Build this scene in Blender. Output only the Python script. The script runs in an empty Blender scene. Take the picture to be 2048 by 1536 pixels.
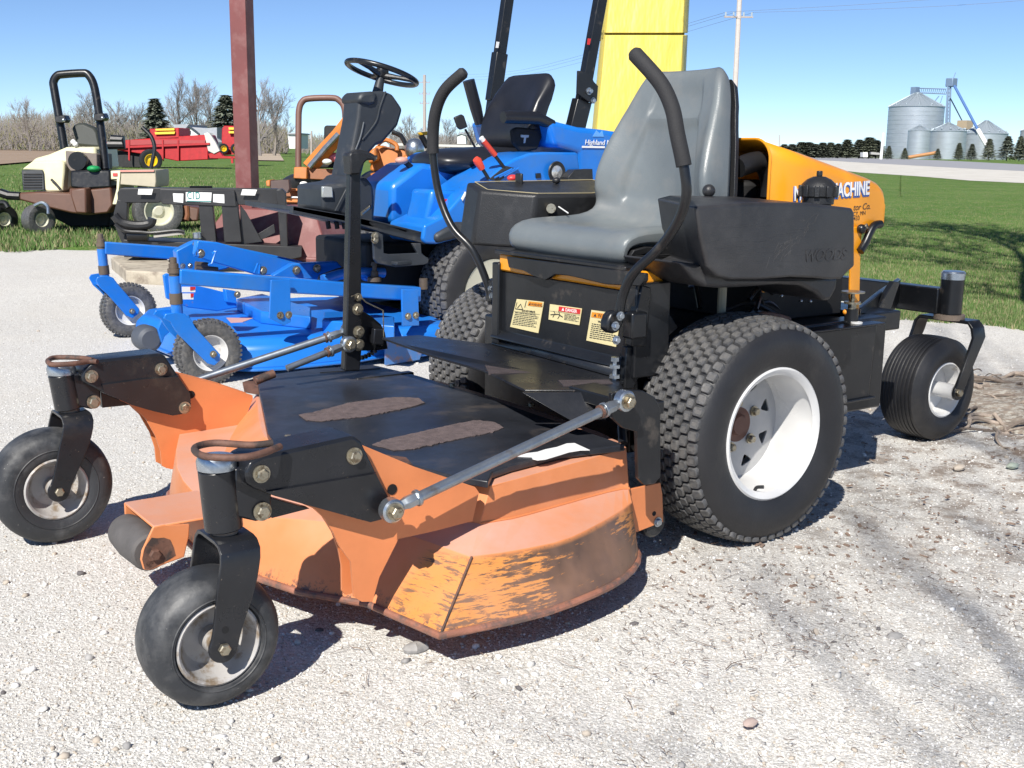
import bpy, bmesh, math, random
import numpy as np
from mathutils import Vector, Matrix
random.seed(7); RNG = np.random.default_rng(7)
S = bpy.context.scene
COL = S.collection
R = math.radians
# ---------------------------------------------------------------- camera, sky, sun, exposure
FPX, PITCH, ROLL, PHI = 2278.4, .2022, .0124, .6198       # focal length in photo pixels, angles
CAMP = Vector((-2.1491, -1.8786, .9756))
_zh = Vector((math.sin(PHI), math.cos(PHI), 0)); _xh = Vector((math.cos(PHI), -math.sin(PHI), 0)); _up = Vector((0, 0, 1))
CF = _zh*math.cos(PITCH) - _up*math.sin(PITCH)
_U = _up*math.cos(PITCH) + _zh*math.sin(PITCH)
CR = _xh*math.cos(ROLL) + _U*math.sin(ROLL)
CU = _U*math.cos(ROLL) - _xh*math.sin(ROLL)
cd = bpy.data.cameras.new('camera'); cam = bpy.data.objects.new('camera', cd); COL.objects.link(cam)
cd.sensor_fit = 'HORIZONTAL'; cd.sensor_width = 36; cd.lens = 36*FPX/2048; cd.clip_start = .05; cd.clip_end = 3000
cam.matrix_world = Matrix(((CR.x, CU.x, -CF.x, CAMP.x), (CR.y, CU.y, -CF.y, CAMP.y), (CR.z, CU.z, -CF.z, CAMP.z), (0, 0, 0, 1)))
S.camera = cam
SUN = Vector((-.83, -.60, 1.0)).normalized()
ELEV = math.asin(SUN.z); AZ = math.atan2(SUN.x, SUN.y)
w = bpy.data.worlds.new('World'); S.world = w; w.use_nodes = True
nt = w.node_tree; bg = nt.nodes['Background']; sk = nt.nodes.new('ShaderNodeTexSky')
sk.sky_type = 'NISHITA'; sk.sun_disc = False; sk.sun_elevation = ELEV; sk.sun_rotation = AZ
sk.altitude = 1200; sk.air_density = .62; sk.dust_density = .0; sk.ozone_density = 5
nt.links.new(sk.outputs[0], bg.inputs[0]); bg.inputs[1].default_value = .092
sd = bpy.data.lights.new('sun', 'SUN'); sd.energy = 4.5; sd.angle = R(.5); sd.color = (1, .955, .88)
so = bpy.data.objects.new('sun', sd); COL.objects.link(so); so.rotation_euler = SUN.to_track_quat('Z', 'Y').to_euler()
S.view_settings.view_transform = 'Standard'; S.view_settings.look = 'None'
S.view_settings.exposure = .55; S.view_settings.gamma = 1
S.render.engine = 'CYCLES'; S.render.resolution_x = 1024; S.render.resolution_y = 768
# ---------------------------------------------------------------- measuring: where a sight line meets a real plane of the thing
def P(px, py, u=None, v=None, z=None):
    d = CF + CR*((px-1024)/FPX) - CU*((py-768)/FPX)
    i, val = (0, u) if u is not None else (1, v) if v is not None else (2, z)
    return CAMP + d*((val-CAMP[i])/d[i])
def PP(pts, u=None, v=None, z=None, m=None):
    if m: pts = [m(*q) for q in pts]
    return [P(x, y, u, v, z) for x, y in pts]
def Pd(px, py, dist):                                     # point at a given distance along the view axis
    d = CF + CR*((px-1024)/FPX) - CU*((py-768)/FPX); return CAMP + d*dist
def crop(ox, oy, s): return lambda x, y: (ox+x/s, oy+y/s)
c1 = crop(0, 650, 2.926); c2 = crop(200, 850, 2.56); c3 = crop(700, 700, 2.56); c4 = crop(1200, 550, 2.415)
c5 = crop(850, 80, 2.954); c6 = crop(900, 450, 3.413); c7 = crop(1250, 250, 2.926); c8 = crop(1650, 400, 3.073)
c9 = crop(0, 750, 3.657); cA = crop(0, 120, 3.413); cB = crop(160, 420, 2.7676); cC = crop(560, 80, 3.103)
cD = crop(1500, 100, 3.737); cE = crop(560, 350, 4.096); cG = crop(540, 180, 5.12); cH = crop(180, 340, 3.531)
# ---------------------------------------------------------------- materials
MATS = {}
def mat(name, col, rough=.5, metal=0., var=.08, vscale=6., bump=0., bscale=60., col2=None, mscale=4., mlo=.5, mhi=.6, coat=0., spec=.5, rvar=.12, fn=None, aniso=(1, 1, 1), mdetail=6., speck=None):
    """principled with large and small colour variation, optional second colour in irregular patches, and bump"""
    if name in MATS: return MATS[name]
    m = bpy.data.materials.new(name); m.use_nodes = True; MATS[name] = m
    t = m.node_tree; N = t.nodes; L = t.links; b = N['Principled BSDF']
    b.inputs['Roughness'].default_value = rough; b.inputs['Metallic'].default_value = metal
    b.inputs['Coat Weight'].default_value = coat; b.inputs['Coat Roughness'].default_value = .15
    b.inputs['Specular IOR Level'].default_value = spec
    tc = N.new('ShaderNodeTexCoord'); mp = N.new('ShaderNodeMapping'); L.new(tc.outputs['Object'], mp.inputs[0]); mp.inputs['Scale'].default_value = aniso
    def noise(sc, det=5., rg=.6):
        n = N.new('ShaderNodeTexNoise'); n.inputs['Scale'].default_value = sc; n.inputs['Detail'].default_value = det; n.inputs['Roughness'].default_value = rg
        L.new(mp.outputs[0], n.inputs['Vector']); return n.outputs['Fac']
    def ramp(f, a, c):
        r = N.new('ShaderNodeMapRange'); r.inputs[1].default_value = a; r.inputs[2].default_value = c; L.new(f, r.inputs[0]); return r.outputs[0]
    def mix(f, a, c, mode='MIX'):
        x = N.new('ShaderNodeMix'); x.data_type = 'RGBA'; x.blend_type = mode
        for sock, val in ((x.inputs[0], f), (x.inputs[6], a), (x.inputs[7], c)):
            if hasattr(val, 'is_linked'): L.new(val, sock)
            else: sock.default_value = val if isinstance(val, float) else (*val[:3], 1)
        return x.outputs[2]
    n1 = noise(vscale)
    lo = [c*(1-var) for c in col]; hi = [min(1, c*(1+var)) for c in col]
    c = mix(ramp(n1, .3, .7), lo, hi)
    if col2 is not None:
        n2 = noise(mscale, mdetail, .65); c = mix(ramp(n2, mlo, mhi), c, col2)
    if speck is not None:
        n3 = noise(speck[1], 3, .7); c = mix(ramp(n3, speck[2], speck[2]+.05), c, speck[0])
    if fn: c = fn(N, L, tc, noise, ramp, mix, c)
    L.new(c, b.inputs['Base Color'])
    rr = N.new('ShaderNodeMapRange'); rr.inputs[3].default_value = max(.02, rough-rvar); rr.inputs[4].default_value = min(1, rough+rvar)
    L.new(noise(vscale*2.3), rr.inputs[0]); L.new(rr.outputs[0], b.inputs['Roughness'])
    if bump:
        bp = N.new('ShaderNodeBump'); bp.inputs['Strength'].default_value = 1; bp.inputs['Distance'].default_value = bump
        L.new(noise(bscale, 4), bp.inputs['Height']); L.new(bp.outputs[0], b.inputs['Normal'])
    return m
# ---------------------------------------------------------------- mesh builder
class MB:
    def __init__(s): s.v = []; s.f = []; s.mi = []; s.cur = 0
    def add(s, vs, fs):
        o = len(s.v); s.v += [tuple(q) for q in vs]; s.f += [tuple(o+i for i in f) for f in fs]; s.mi += [s.cur]*len(fs); return s
    def prism(s, pts, off):
        n = len(pts); off = Vector(off); a = [Vector(q) for q in pts]; b = [q+off for q in a]
        return s.add(a+b, [tuple(range(n)), tuple(range(2*n-1, n-1, -1))]+[((i+1) % n, i, n+i, n+(i+1) % n) for i in range(n)])
    def loft(s, loops, cap=True, closed=True):
        n = len(loops[0]); vs = [q for l in loops for q in l]; fs = []
        for j in range(len(loops)-1):
            for i in range(n if closed else n-1):
                k = (i+1) % n; fs.append((j*n+i, j*n+k, (j+1)*n+k, (j+1)*n+i))
        if cap: fs += [tuple(range(n-1, -1, -1)), tuple(range((len(loops)-1)*n, len(loops)*n))]
        return s.add(vs, fs)
    def box(s, c, size, rot=None):
        c = Vector(c); h = Vector(size)/2; M = rot or Matrix.Identity(3)
        vs = [c+M@Vector((x*h.x, y*h.y, z*h.z)) for z in (-1, 1) for y in (-1, 1) for x in (-1, 1)]
        return s.add(vs, [(0, 2, 3, 1), (4, 5, 7, 6), (0, 1, 5, 4), (2, 6, 7, 3), (0, 4, 6, 2), (1, 3, 7, 5)])
    def box2(s, a, b):
        a = Vector(a); b = Vector(b); return s.box((a+b)/2, [abs(x) for x in (b-a)])
    def beam(s, a, b, w, h, up=(0, 0, 1)):                # rectangular bar from a to b
        a = Vector(a); b = Vector(b); d = (b-a).normalized(); up = Vector(up)
        x = d.cross(up).normalized(); y = x.cross(d)
        M = Matrix((x, d, y)).transposed(); return s.box((a+b)/2, (w, (b-a).length, h), M)
    def tube(s, path, r, n=12, caps=True):
        path = [Vector(q) for q in path]; rs = r if isinstance(r, (list, tuple)) else [r]*len(path); loops = []
        t0 = (path[1]-path[0]).normalized(); x = t0.orthogonal().normalized()
        for i, q in enumerate(path):
            a = path[max(i-1, 0)]; b = path[min(i+1, len(path)-1)]; t = (b-a).normalized()
            x = (x - t*x.dot(t)).normalized(); y = t.cross(x)
            loops.append([q+(x*math.cos(2*math.pi*k/n)+y*math.sin(2*math.pi*k/n))*rs[i] for k in range(n)])
        return s.loft(loops, caps)
    def cyl(s, a, b, r, n=24, r2=None): return s.tube([a, b], [r, r if r2 is None else r2], n)
    def lathe(s, prof, c, axis='v', n=48, closed=False, a0=0, frame=None):
        """prof: (along, radius)"""
        c = Vector(c); loops = []
        A, X, Y = frame or {'v': (Vector((0, 1, 0)), Vector((1, 0, 0)), Vector((0, 0, 1))), 'z': (Vector((0, 0, 1)), Vector((1, 0, 0)), Vector((0, 1, 0))), 'u': (Vector((1, 0, 0)), Vector((0, 1, 0)), Vector((0, 0, 1)))}[axis]
        if closed: prof = list(prof)+[prof[0]]
        for al, r in prof: loops.append([c+A*al+(X*math.cos(a0+2*math.pi*k/n)+Y*math.sin(a0+2*math.pi*k/n))*r for k in range(n)])
        return s.loft(loops, cap=not closed)
    def hexbolt(s, c, axis, r=.011, h=.009, washer=True, a=0.2):
        ax = Vector(axis).normalized(); x = ax.orthogonal().normalized(); y = ax.cross(x); c = Vector(c)
        if washer: s.tube([c, c+ax*h*.35], r*1.35, 20); c = c+ax*h*.35
        ring = lambda rr, q: [q+(x*math.cos(a+k*math.pi/3)+y*math.sin(a+k*math.pi/3))*rr for k in range(6)]
        s.loft([ring(r, c), ring(r, c+ax*h*.8), ring(r*.8, c+ax*h)]); return s
    def sphere(s, c, r, n=16, m=10, sc=(1, 1, 1)):
        c = Vector(c); vs = [c+Vector((0, 0, r*sc[2]))]; fs = []
        for j in range(1, m):
            for i in range(n):
                a = 2*math.pi*i/n; b = math.pi*j/m; vs.append(c+Vector((math.sin(b)*math.cos(a)*r*sc[0], math.sin(b)*math.sin(a)*r*sc[1], math.cos(b)*r*sc[2])))
        vs.append(c-Vector((0, 0, r*sc[2]))); e = len(vs)-1
        for i in range(n): fs.append((0, 1+i, 1+(i+1) % n)); fs.append((e, 1+(m-2)*n+(i+1) % n, 1+(m-2)*n+i))
        for j in range(m-2):
            for i in range(n): fs.append((1+j*n+i, 1+(j+1)*n+i, 1+(j+1)*n+(i+1) % n, 1+j*n+(i+1) % n))
        return s.add(vs, fs)
    def flat(s, z0):                                      # tyre pressed flat where it stands
        s.v = [(x, y, max(z, z0)) for x, y, z in s.v]; return s
    def build(s, name, m, parent=None, smooth=35, bevel=0, seg=2, label=None, subsurf=0):
        me = bpy.data.meshes.new(name); me.from_pydata(s.v, [], s.f)
        ms = m if isinstance(m, (list, tuple)) else [m]
        for q in ms: me.materials.append(q)
        if len(ms) > 1: me.polygons.foreach_set('material_index', s.mi)
        bm = bmesh.new(); bm.from_mesh(me); bmesh.ops.recalc_face_normals(bm, faces=bm.faces); bm.to_mesh(me); bm.free()
        me.polygons.foreach_set('use_smooth', [True]*len(me.polygons)); me.set_sharp_from_angle(angle=R(smooth)); me.update()
        o = bpy.data.objects.new(name, me); COL.objects.link(o)
        if bevel:
            b = o.modifiers.new('bevel', 'BEVEL'); b.width = bevel; b.segments = seg; b.limit_method = 'ANGLE'; b.angle_limit = R(30); b.harden_normals = False
            me.set_sharp_from_angle(angle=R(89)) if False else None
        if subsurf:
            q = o.modifiers.new('sub', 'SUBSURF'); q.levels = subsurf; q.render_levels = subsurf
        if parent: setp(o, parent)
        if label: o['label'] = label
        return o
def wloc(o):
    q = Vector((0, 0, 0))
    while o: q += o.location; o = o.parent
    return q
def setp(o, parent):
    o.parent = parent; q = Vector((0, 0, 0)); p = parent
    while p is not None: q += p.location; q += p.matrix_parent_inverse.translation if p.parent else Vector((0, 0, 0)); p = p.parent
    o.matrix_parent_inverse = Matrix.Translation(-q)
def thing(name, label, cat, loc=(0, 0, 0), group=None):
    o = bpy.data.objects.new(name, None); COL.objects.link(o); o.location = loc; o.empty_display_size = .1
    o['label'] = label; o['category'] = cat
    if group: o['group'] = group
    return o
def tag(o, label, cat, group=None):
    o['label'] = label; o['category'] = cat
    if group: o['group'] = group
    return o
def arc(path, k=6):                                       # smooth curve through points
    p = [Vector(q) for q in path]; out = []
    for i in range(len(p)-1):
        a = p[max(i-1, 0)]; b = p[i]; c = p[i+1]; d = p[min(i+2, len(p)-1)]
        for j in range(k):
            t = j/k; out.append(.5*((2*b)+(c-a)*t+(2*a-5*b+4*c-d)*t*t+(3*b-a-3*c+d)*t**3))
    return out+[p[-1]]
def holed(outer, holes, thick, M, name, m, parent, bevel=0):
    """flat plate with real holes: outlines in plate coordinates, M maps plate x,y,z to the world"""
    cu = bpy.data.curves.new(name, 'CURVE'); cu.dimensions = '2D'; cu.fill_mode = 'BOTH'; cu.extrude = thick/2
    for pts in [outer]+holes:
        sp = cu.splines.new('POLY'); sp.points.add(len(pts)-1); sp.use_cyclic_u = True
        for i, q in enumerate(pts): sp.points[i].co = (q[0], q[1], 0, 1)
    t = bpy.data.objects.new('t', cu); me = bpy.data.meshes.new_from_object(t); bpy.data.objects.remove(t)
    me.transform(M); me.materials.append(m); me.name = name
    o = bpy.data.objects.new(name, me); COL.objects.link(o); me.set_sharp_from_angle(angle=R(35))
    if bevel:
        b = o.modifiers.new('bevel', 'BEVEL'); b.width = bevel; b.segments = 2; b.limit_method = 'ANGLE'
    if parent: setp(o, parent)
    return o
def vplate(name, pts, v, th, m, parent, holes=(), bevel=.0015, label=None, map_=None, basis='v'):
    """plate lying in plane v=const traced from its outline; thickness goes towards +v"""
    q = PP(pts, v=v, m=map_); out = [(a.x, a.z) for a in q]
    hs = [[(c[0]+r*math.cos(k*math.pi/9), c[1]+r*math.sin(k*math.pi/9)) for k in range(18)] for c, r in holes]
    M = Matrix(((1, 0, 0, 0), (0, 0, 1, v+th/2), (0, 1, 0, 0), (0, 0, 0, 1)))
    o = holed(out, hs, th, M, name, m, parent, bevel)
    if label: o['label'] = label
    return o
def text(name, body, origin, xdir, ydir, size, m, parent, depth=.0006, stretch=1., shear=0., align='LEFT', spacing=1., bold=0):
    cu = bpy.data.curves.new(name, 'FONT'); cu.body = body; cu.size = size; cu.extrude = depth; cu.shear = shear; cu.align_x = align; cu.space_character = spacing; cu.offset = bold
    t = bpy.data.objects.new('t', cu); me = bpy.data.meshes.new_from_object(t); bpy.data.objects.remove(t)
    x = Vector(xdir).normalized(); y = Vector(ydir); y = (y-x*y.dot(x)).normalized(); z = x.cross(y); o3 = Vector(origin)
    me.transform(Matrix(((x.x*stretch, y.x, z.x, o3.x), (x.y*stretch, y.y, z.y, o3.y), (x.z*stretch, y.z, z.z, o3.z), (0, 0, 0, 1))))
    me.materials.append(m); me.name = name; o = bpy.data.objects.new(name, me); COL.objects.link(o)
    if parent: setp(o, parent)
    return o
def quad_sheet(name, pts, n, off, m, parent, th=.0008):
    n = Vector(n).normalized(); mb = MB(); mb.prism([Vector(q)+n*off for q in pts], n*th); return mb.build(name, m, parent)
def fast_mesh(name, verts, faces, mats, midx=None, smooth=False):
    me = bpy.data.meshes.new(name); verts = np.asarray(verts, dtype=np.float32); faces = np.asarray(faces, dtype=np.int32); k = faces.shape[1]
    me.vertices.add(len(verts)); me.vertices.foreach_set('co', verts.ravel())
    me.loops.add(faces.size); me.loops.foreach_set('vertex_index', faces.ravel())
    me.polygons.add(len(faces)); me.polygons.foreach_set('loop_start', np.arange(0, faces.size, k, dtype=np.int32))
    for q in (mats if isinstance(mats, (list, tuple)) else [mats]): me.materials.append(q)
    if midx is not None: me.polygons.foreach_set('material_index', np.asarray(midx, dtype=np.int32))
    if smooth: me.polygons.foreach_set('use_smooth', np.ones(len(faces), dtype=bool))
    me.update(calc_edges=True); o = bpy.data.objects.new(name, me); COL.objects.link(o); return o
BLK = mat('black_paint', (.010, .011, .013), .32, var=.25, vscale=9, col2=(.06, .052, .045), mscale=14, mlo=.60, mhi=.72, bump=.0004, bscale=40, speck=((.12, .10, .08), 90, .72))
BLK2 = mat('worn_black_paint', (.012, .013, .016), .30, var=.3, vscale=7, col2=(.045, .039, .034), mscale=11, mlo=.58, mhi=.78, bump=.0005, bscale=50, speck=((.25, .2, .16), 120, .70))
PLA = mat('black_plastic', (.018, .0185, .020), .40, var=.25, vscale=5, col2=(.055, .054, .055), mscale=6, mlo=.55, mhi=.75, bump=.0008, bscale=300)
FOAM = mat('foam_grip', (.020, .020, .022), .75, var=.2, bump=.0012, bscale=350)
RUB = mat('tyre_rubber', (.019, .019, .021), .5, var=.2, vscale=8, col2=(.05, .047, .044), mscale=5, mlo=.55, mhi=.8, bump=.0008, bscale=120)
RUBT = mat('tread_rubber', (.080, .080, .082), .45, var=.35, vscale=40, col2=(.17, .162, .15), mscale=60, mlo=.45, mhi=.75, bump=.0012, bscale=160)
RUBD = mat('dusty_rubber', (.028, .030, .034), .55, var=.3, vscale=6, col2=(.13, .13, .13), mscale=9, mlo=.46, mhi=.72, bump=.001, bscale=90, mdetail=12., speck=((.3, .29, .27), 130, .7))
WHT = mat('white_rim_paint', (.68, .675, .66), .3, var=.05, col2=(.5, .45, .38), mscale=12, mlo=.62, mhi=.72, coat=.3)
CRM = mat('cream_rim_paint', (.62, .60, .47), .4, var=.08)
RIMD = mat('dirty_rim_paint', (.40, .385, .37), .42, var=.15, vscale=15, col2=(.20, .15, .10), mscale=22, mlo=.5, mhi=.62)
RUST = mat('rusty_steel', (.13, .065, .045), .7, var=.35, vscale=30, bump=.0008, bscale=200, col2=(.05, .035, .03), mscale=25)
DIRT = mat('caked_dirt', (.22, .17, .13), .9, var=.3, bump=.001, bscale=150)
ZINC = mat('zinc_bolt', (.42, .38, .29), .38, .85, var=.3, vscale=60, col2=(.2, .16, .11), mscale=60)
STEEL = mat('steel_rod', (.30, .33, .36), .36, .8, var=.2, vscale=20, col2=(.22, .17, .13), mscale=14, mlo=.6, mhi=.75, aniso=(1, 1, 1))
CHR = mat('galvanised_cap', (.42, .46, .50), .3, .9, var=.2, vscale=50)
def deckfn(N, L, tc, noise, ramp, mix, c):
    # scraped bare patches low on the near side skirt, streaked along the skirt, and dust films
    sx = N.new('ShaderNodeSeparateXYZ'); L.new(tc.outputs['Object'], sx.inputs[0])
    mp = N.new('ShaderNodeMapping'); mp.inputs['Scale'].default_value = (16, 16, 150); L.new(tc.outputs['Object'], mp.inputs[0])
    n = N.new('ShaderNodeTexNoise'); n.inputs['Scale'].default_value = 1; n.inputs['Detail'].default_value = 12; n.inputs['Roughness'].default_value = .74; L.new(mp.outputs[0], n.inputs['Vector'])
    mp2 = N.new('ShaderNodeMapping'); mp2.inputs['Scale'].default_value = (8, 8, 5); L.new(tc.outputs['Object'], mp2.inputs[0])
    n2 = N.new('ShaderNodeTexNoise'); n2.inputs['Scale'].default_value = 1; n2.inputs['Detail'].default_value = 3; L.new(mp2.outputs[0], n2.inputs['Vector'])
    def mth(op, a, b):
        q = N.new('ShaderNodeMath'); q.operation = op; q.use_clamp = False
        for s_, v_ in ((q.inputs[0], a), (q.inputs[1], b)):
            if hasattr(v_, 'is_linked'): L.new(v_, s_)
            else: s_.default_value = v_
        return q.outputs[0]
    # distance from the worn spot along the skirt (u about -.60)
    du = mth('ABSOLUTE', mth('SUBTRACT', sx.outputs[0], -.70), 0); band = ramp(du, .42, .04)
    area = mth('MULTIPLY', ramp(sx.outputs[1], -.0, -.035), ramp(sx.outputs[2], .192, .182))
    f = mth('ADD', mth('MULTIPLY', n.outputs[0], .65), mth('ADD', mth('MULTIPLY', n2.outputs[0], .35), mth('MULTIPLY', band, .17)))
    f = mth('MULTIPLY', ramp(f, .575, .60), area)
    ochre = mix(area, c, (.60, .24, .06)); col = mix(f, ochre, mix(ramp(n2.outputs[0], .35, .65), (.05, .036, .03), (.20, .11, .065)))
    # thin streaks, chipped edges, sun glare and dust coloured into the upward faces
    thin = noise(1, 2); mp3 = N.new('ShaderNodeMapping'); mp3.inputs['Scale'].default_value = (30, 30, 420); L.new(tc.outputs['Object'], mp3.inputs[0])
    n3 = N.new('ShaderNodeTexNoise'); n3.inputs['Scale'].default_value = 1; n3.inputs['Detail'].default_value = 6; n3.inputs['Roughness'].default_value = .6; L.new(mp3.outputs[0], n3.inputs['Vector'])
    col = mix(mth('MULTIPLY', ramp(n3.outputs[0], .63, .69), mth('MULTIPLY', area, .7)), col, (.12, .075, .05))
    de = mth('ABSOLUTE', mth('SUBTRACT', sx.outputs[2], .190), 0); low = ramp(sx.outputs[2], .112, .086)
    ee = mth('MULTIPLY', mth('MAXIMUM', mth('MULTIPLY', ramp(de, .008, .002), area), low), ramp(noise(48, 6, .75), .53, .57)); col = mix(ee, col, (.13, .075, .055))
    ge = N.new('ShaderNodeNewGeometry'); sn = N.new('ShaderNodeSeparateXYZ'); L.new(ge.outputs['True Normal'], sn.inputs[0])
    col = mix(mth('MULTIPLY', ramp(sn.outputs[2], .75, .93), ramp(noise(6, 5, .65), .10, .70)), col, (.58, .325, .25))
    nn = noise(5, 4); col = mix(mth('MULTIPLY', ramp(nn, .45, .75), .30), col, (.52, .30, .22))
    return col
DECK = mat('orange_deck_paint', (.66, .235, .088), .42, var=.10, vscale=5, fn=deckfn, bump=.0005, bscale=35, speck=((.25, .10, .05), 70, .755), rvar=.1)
ORG = mat('orange_bracket_paint', (.64, .215, .08), .42, var=.12, vscale=5, speck=((.2, .09, .05), 40, .74), bump=.0004, bscale=35)
RIMR = mat('worn_deck_rim', (.30, .13, .085), .5, var=.3, vscale=20, col2=(.14, .09, .075), mscale=18, bump=.0006, bscale=90)
YEL = mat('yellow_orange_hood_paint', (.80, .31, .012), .33, var=.05, vscale=3, coat=.25)
COVER = mat('scuffed_black_cover', (.022, .024, .03), .33, var=.3, vscale=8, col2=(.085, .072, .065), mscale=7, mlo=.56, mhi=.78, bump=.0007, bscale=12, speck=((.22, .17, .14), 160, .70))
GRIT = mat('grit_pad', (.115, .085, .082), .95, var=.3, vscale=60, bump=.0016, bscale=500, speck=((.3, .26, .24), 420, .66))
SEAT = mat('grey_seat_vinyl', (.152, .172, .180), .33, var=.07, vscale=7, bump=.0005, bscale=320, col2=(.20, .205, .20), mscale=9, mlo=.5, mhi=.75)
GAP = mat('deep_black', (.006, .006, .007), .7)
LBL = mat('cream_label', (.72, .62, .33), .5, var=.06)
LORG = mat('label_orange', (.85, .30, .02), .5); LRED = mat('label_red', (.60, .03, .03), .5); LBLK = mat('label_black', (.03, .03, .03), .6)
LWHT = mat('label_white', (.8, .8, .78), .5, var=.05, vscale=20); LBLU = mat('label_blue', (.03, .10, .35), .5); LGRN = mat('label_green', (.02, .24, .22), .5)

TNK = mat('black_tank_plastic', (.030, .030, .032), .40, var=.25, vscale=5, col2=(.055, .054, .055), mscale=6, mlo=.5, mhi=.75, bump=.0008, bscale=300)
V = Vector
GRITD = mat('dark_grit_strip', (.05, .038, .04), .85, var=.3, vscale=30, bump=.001, bscale=400)
mow = thing('zero_turn_mower', 'orange and black mower with grey bucket seat, parked nearest on the gravel', 'riding mower', (-.2, .5, 0))
def bolt(name, px, py, v, parent, m=ZINC, r=.0115, h=.009, cm=None, washer=True, **k):
    if cm: px, py = cm(px, py)
    return MB().hexbolt(P(px, py, v=v), (0, -1, 0), r, h, washer, a=random.random()).build(name, m, parent, **k)
# ---- tyres
def block_tread(mb, c, R0, halfw, rows, n, bw, bl, hgt, crown, sgroove=True, skew=.5):
    """staggered rounded blocks wrapped round a tyre; crown(y)-> radius drop at offset y"""
    for j in range(rows):
        y = -halfw+bw/2+(2*halfw-bw)*j/(rows-1); edge = j in (0, rows-1)
        sl = (crown(y+.002)-crown(y-.002))/.004
        for i in range(n):
            a = 2*math.pi*(i+(skew if j % 2 else 0))/n; e = Vector((math.cos(a), 0, math.sin(a))); t = Vector((-math.sin(a), 0, math.cos(a)))
            yy = Vector((0, 1, 0)) - e*sl; yy.normalize(); nn = t.cross(yy); nn = nn if nn.dot(e) > 0 else -nn
            o = Vector(c)+e*(R0-crown(y))+Vector((0, y, 0))
            j1 = random.uniform(.95, 1.03); hw = bw/2*.84*(1.2 if edge else 1); hl = bl/2*.76*j1; h = hgt*random.uniform(.92, 1.05)
            def ring(q, z, ch=.25):
                x, l = hw*q, hl*q; cx, cl = x*ch, l*ch*1.3
                return [o+yy*p_[0]+t*p_[1]+nn*z for p_ in ((-x+cx, -l), (x-cx, -l), (x, -l+cl), (x, l-cl), (x-cx, l), (-x+cx, l), (-x, l-cl), (-x, -l+cl))]
            mb.cur = 0; mb.loft([ring(1.06, -.003), ring(1.0, h*.82), ring(.9, h)])
            if sgroove:
                mb.cur = 1; s = .0013
                for (x0, l0, x1, l1) in ((-.45, -.28, .5, -.28), (-.45, -.28, -.45, .02), (-.45, .02, .4, .02), (.4, .02, .4, .3), (-.5, .3, .4, .3)):
                    a_ = o+yy*(x0*hw)+t*(l0*hl)+nn*(h+.0003); b_ = o+yy*(x1*hw)+t*(l1*hl)+nn*(h+.0003)
                    d = (b_-a_).normalized(); sd_ = d.cross(nn)*s; mb.add([a_-sd_, a_+sd_, b_+sd_, b_-sd_], [(0, 1, 2, 3)])
    mb.cur = 0
DARKG = mat('groove_dark', (.02, .02, .02), .9); TGRV = mat('tread_mark_grey', (.13, .125, .12), .8)
def drive_wheel(v0, sgn, parent, cu=0., cz=.285):
    """v0 outer rim plane; sgn +1: width runs towards +v"""
    c = V((cu, v0, cz)); f = lambda pr: [(sgn*a, r) for a, r in pr]
    wheel = MB().lathe(f([(.112, .001), (.112, .024), (.122, .03), (.122, .046), (.136, .048)]), c, 'v', 32).build('wheel', RUST if False else mat('brown_hub_paint', (.16, .07, .05), .6, var=.4), parent)
    rim = MB(); rim.lathe(f([(.004, .150), (-.004, .158), (-.007, .166), (-.003, .171), (.004, .170), (.012, .164), (.03, .158), (.05, .152), (.09, .149), (.17, .149), (.185, .165), (.19, .165), (.188, .16), (.172, .144), (.09, .144), (.048, .147), (.028, .152), (.010, .156)]), c, 'v', 72, closed=True)
    rim.build('rim', WHT, wheel)
    # disc with triangular hand holes
    outer = [(.146*math.cos(k*math.pi/36), .146*math.sin(k*math.pi/36)) for k in range(72)]; holes = []
    for k in range(8):
        a = 2*math.pi*(k+.45)/8; e = lambda r, da: (r*math.cos(a+da), r*math.sin(a+da)); t_ = [(.087, 0), (.120, .19), (.120, -.19)]
        h_ = []
        for q in range(3):
            p0 = V((*e(*t_[q]), 0)); pa = V((*e(*t_[q-1]), 0)); pb = V((*e(*t_[(q+1) % 3]), 0)); h_ += [tuple((p0+(pa-p0)*.22).xy), tuple((p0+((pa-p0)+(pb-p0))*.06).xy), tuple((p0+(pb-p0)*.22).xy)]
        holes.append(h_)
    M = Matrix(((1, 0, 0, c.x), (0, 0, 1, c.y+sgn*.125), (0, 1, 0, c.z), (0, 0, 0, 1)))
    holed(outer, holes, .005, M, 'wheel_disc', mat('grey_disc_paint', (.42, .42, .42), .45, var=.15), wheel, .001)
    for k in range(5):
        a = 2*math.pi*k/5+.5; MB().hexbolt(c+V((.062*math.cos(a), sgn*.120, .062*math.sin(a))), (0, -sgn, 0), .010, .012).build('lug_nut', ZINC, wheel)
    MB().tube(arc([c+V((-.035, sgn*.02, -.146)), c+V((-.036, sgn*.012, -.136)), c+V((-.03, sgn*-.004, -.132))]), .0045, 10).build('valve_stem', PLA, wheel)
    t = MB(); W = .205
    prof = [(.006, .160), (-.002, .168), (-.010, .185), (-.017, .215), (-.018, .238), (-.010, .258), (.000, .270), (.012, .277), (.04, .281), (W/2, .283), (W-.04, .281), (W-.012, .277), (W, .270), (W+.01, .258), (W+.018, .238), (W+.017, .215), (W+.01, .185), (W+.002, .168), (W-.006, .160)]
    t.cur = 2; t.lathe(f(prof), c, 'v', 96, closed=True)
    crown = lambda y: 9.5*abs(y)**3+.25*y*y
    block_tread(t, c+V((0, sgn*W/2, 0)), .2825, W/2+.004, 9, 58, (W+.008)/9, 2*math.pi*.285/58, .0095, crown)
    t.build('tyre', [RUBT, TGRV, RUB], wheel, smooth=40)
    return wheel
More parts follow.
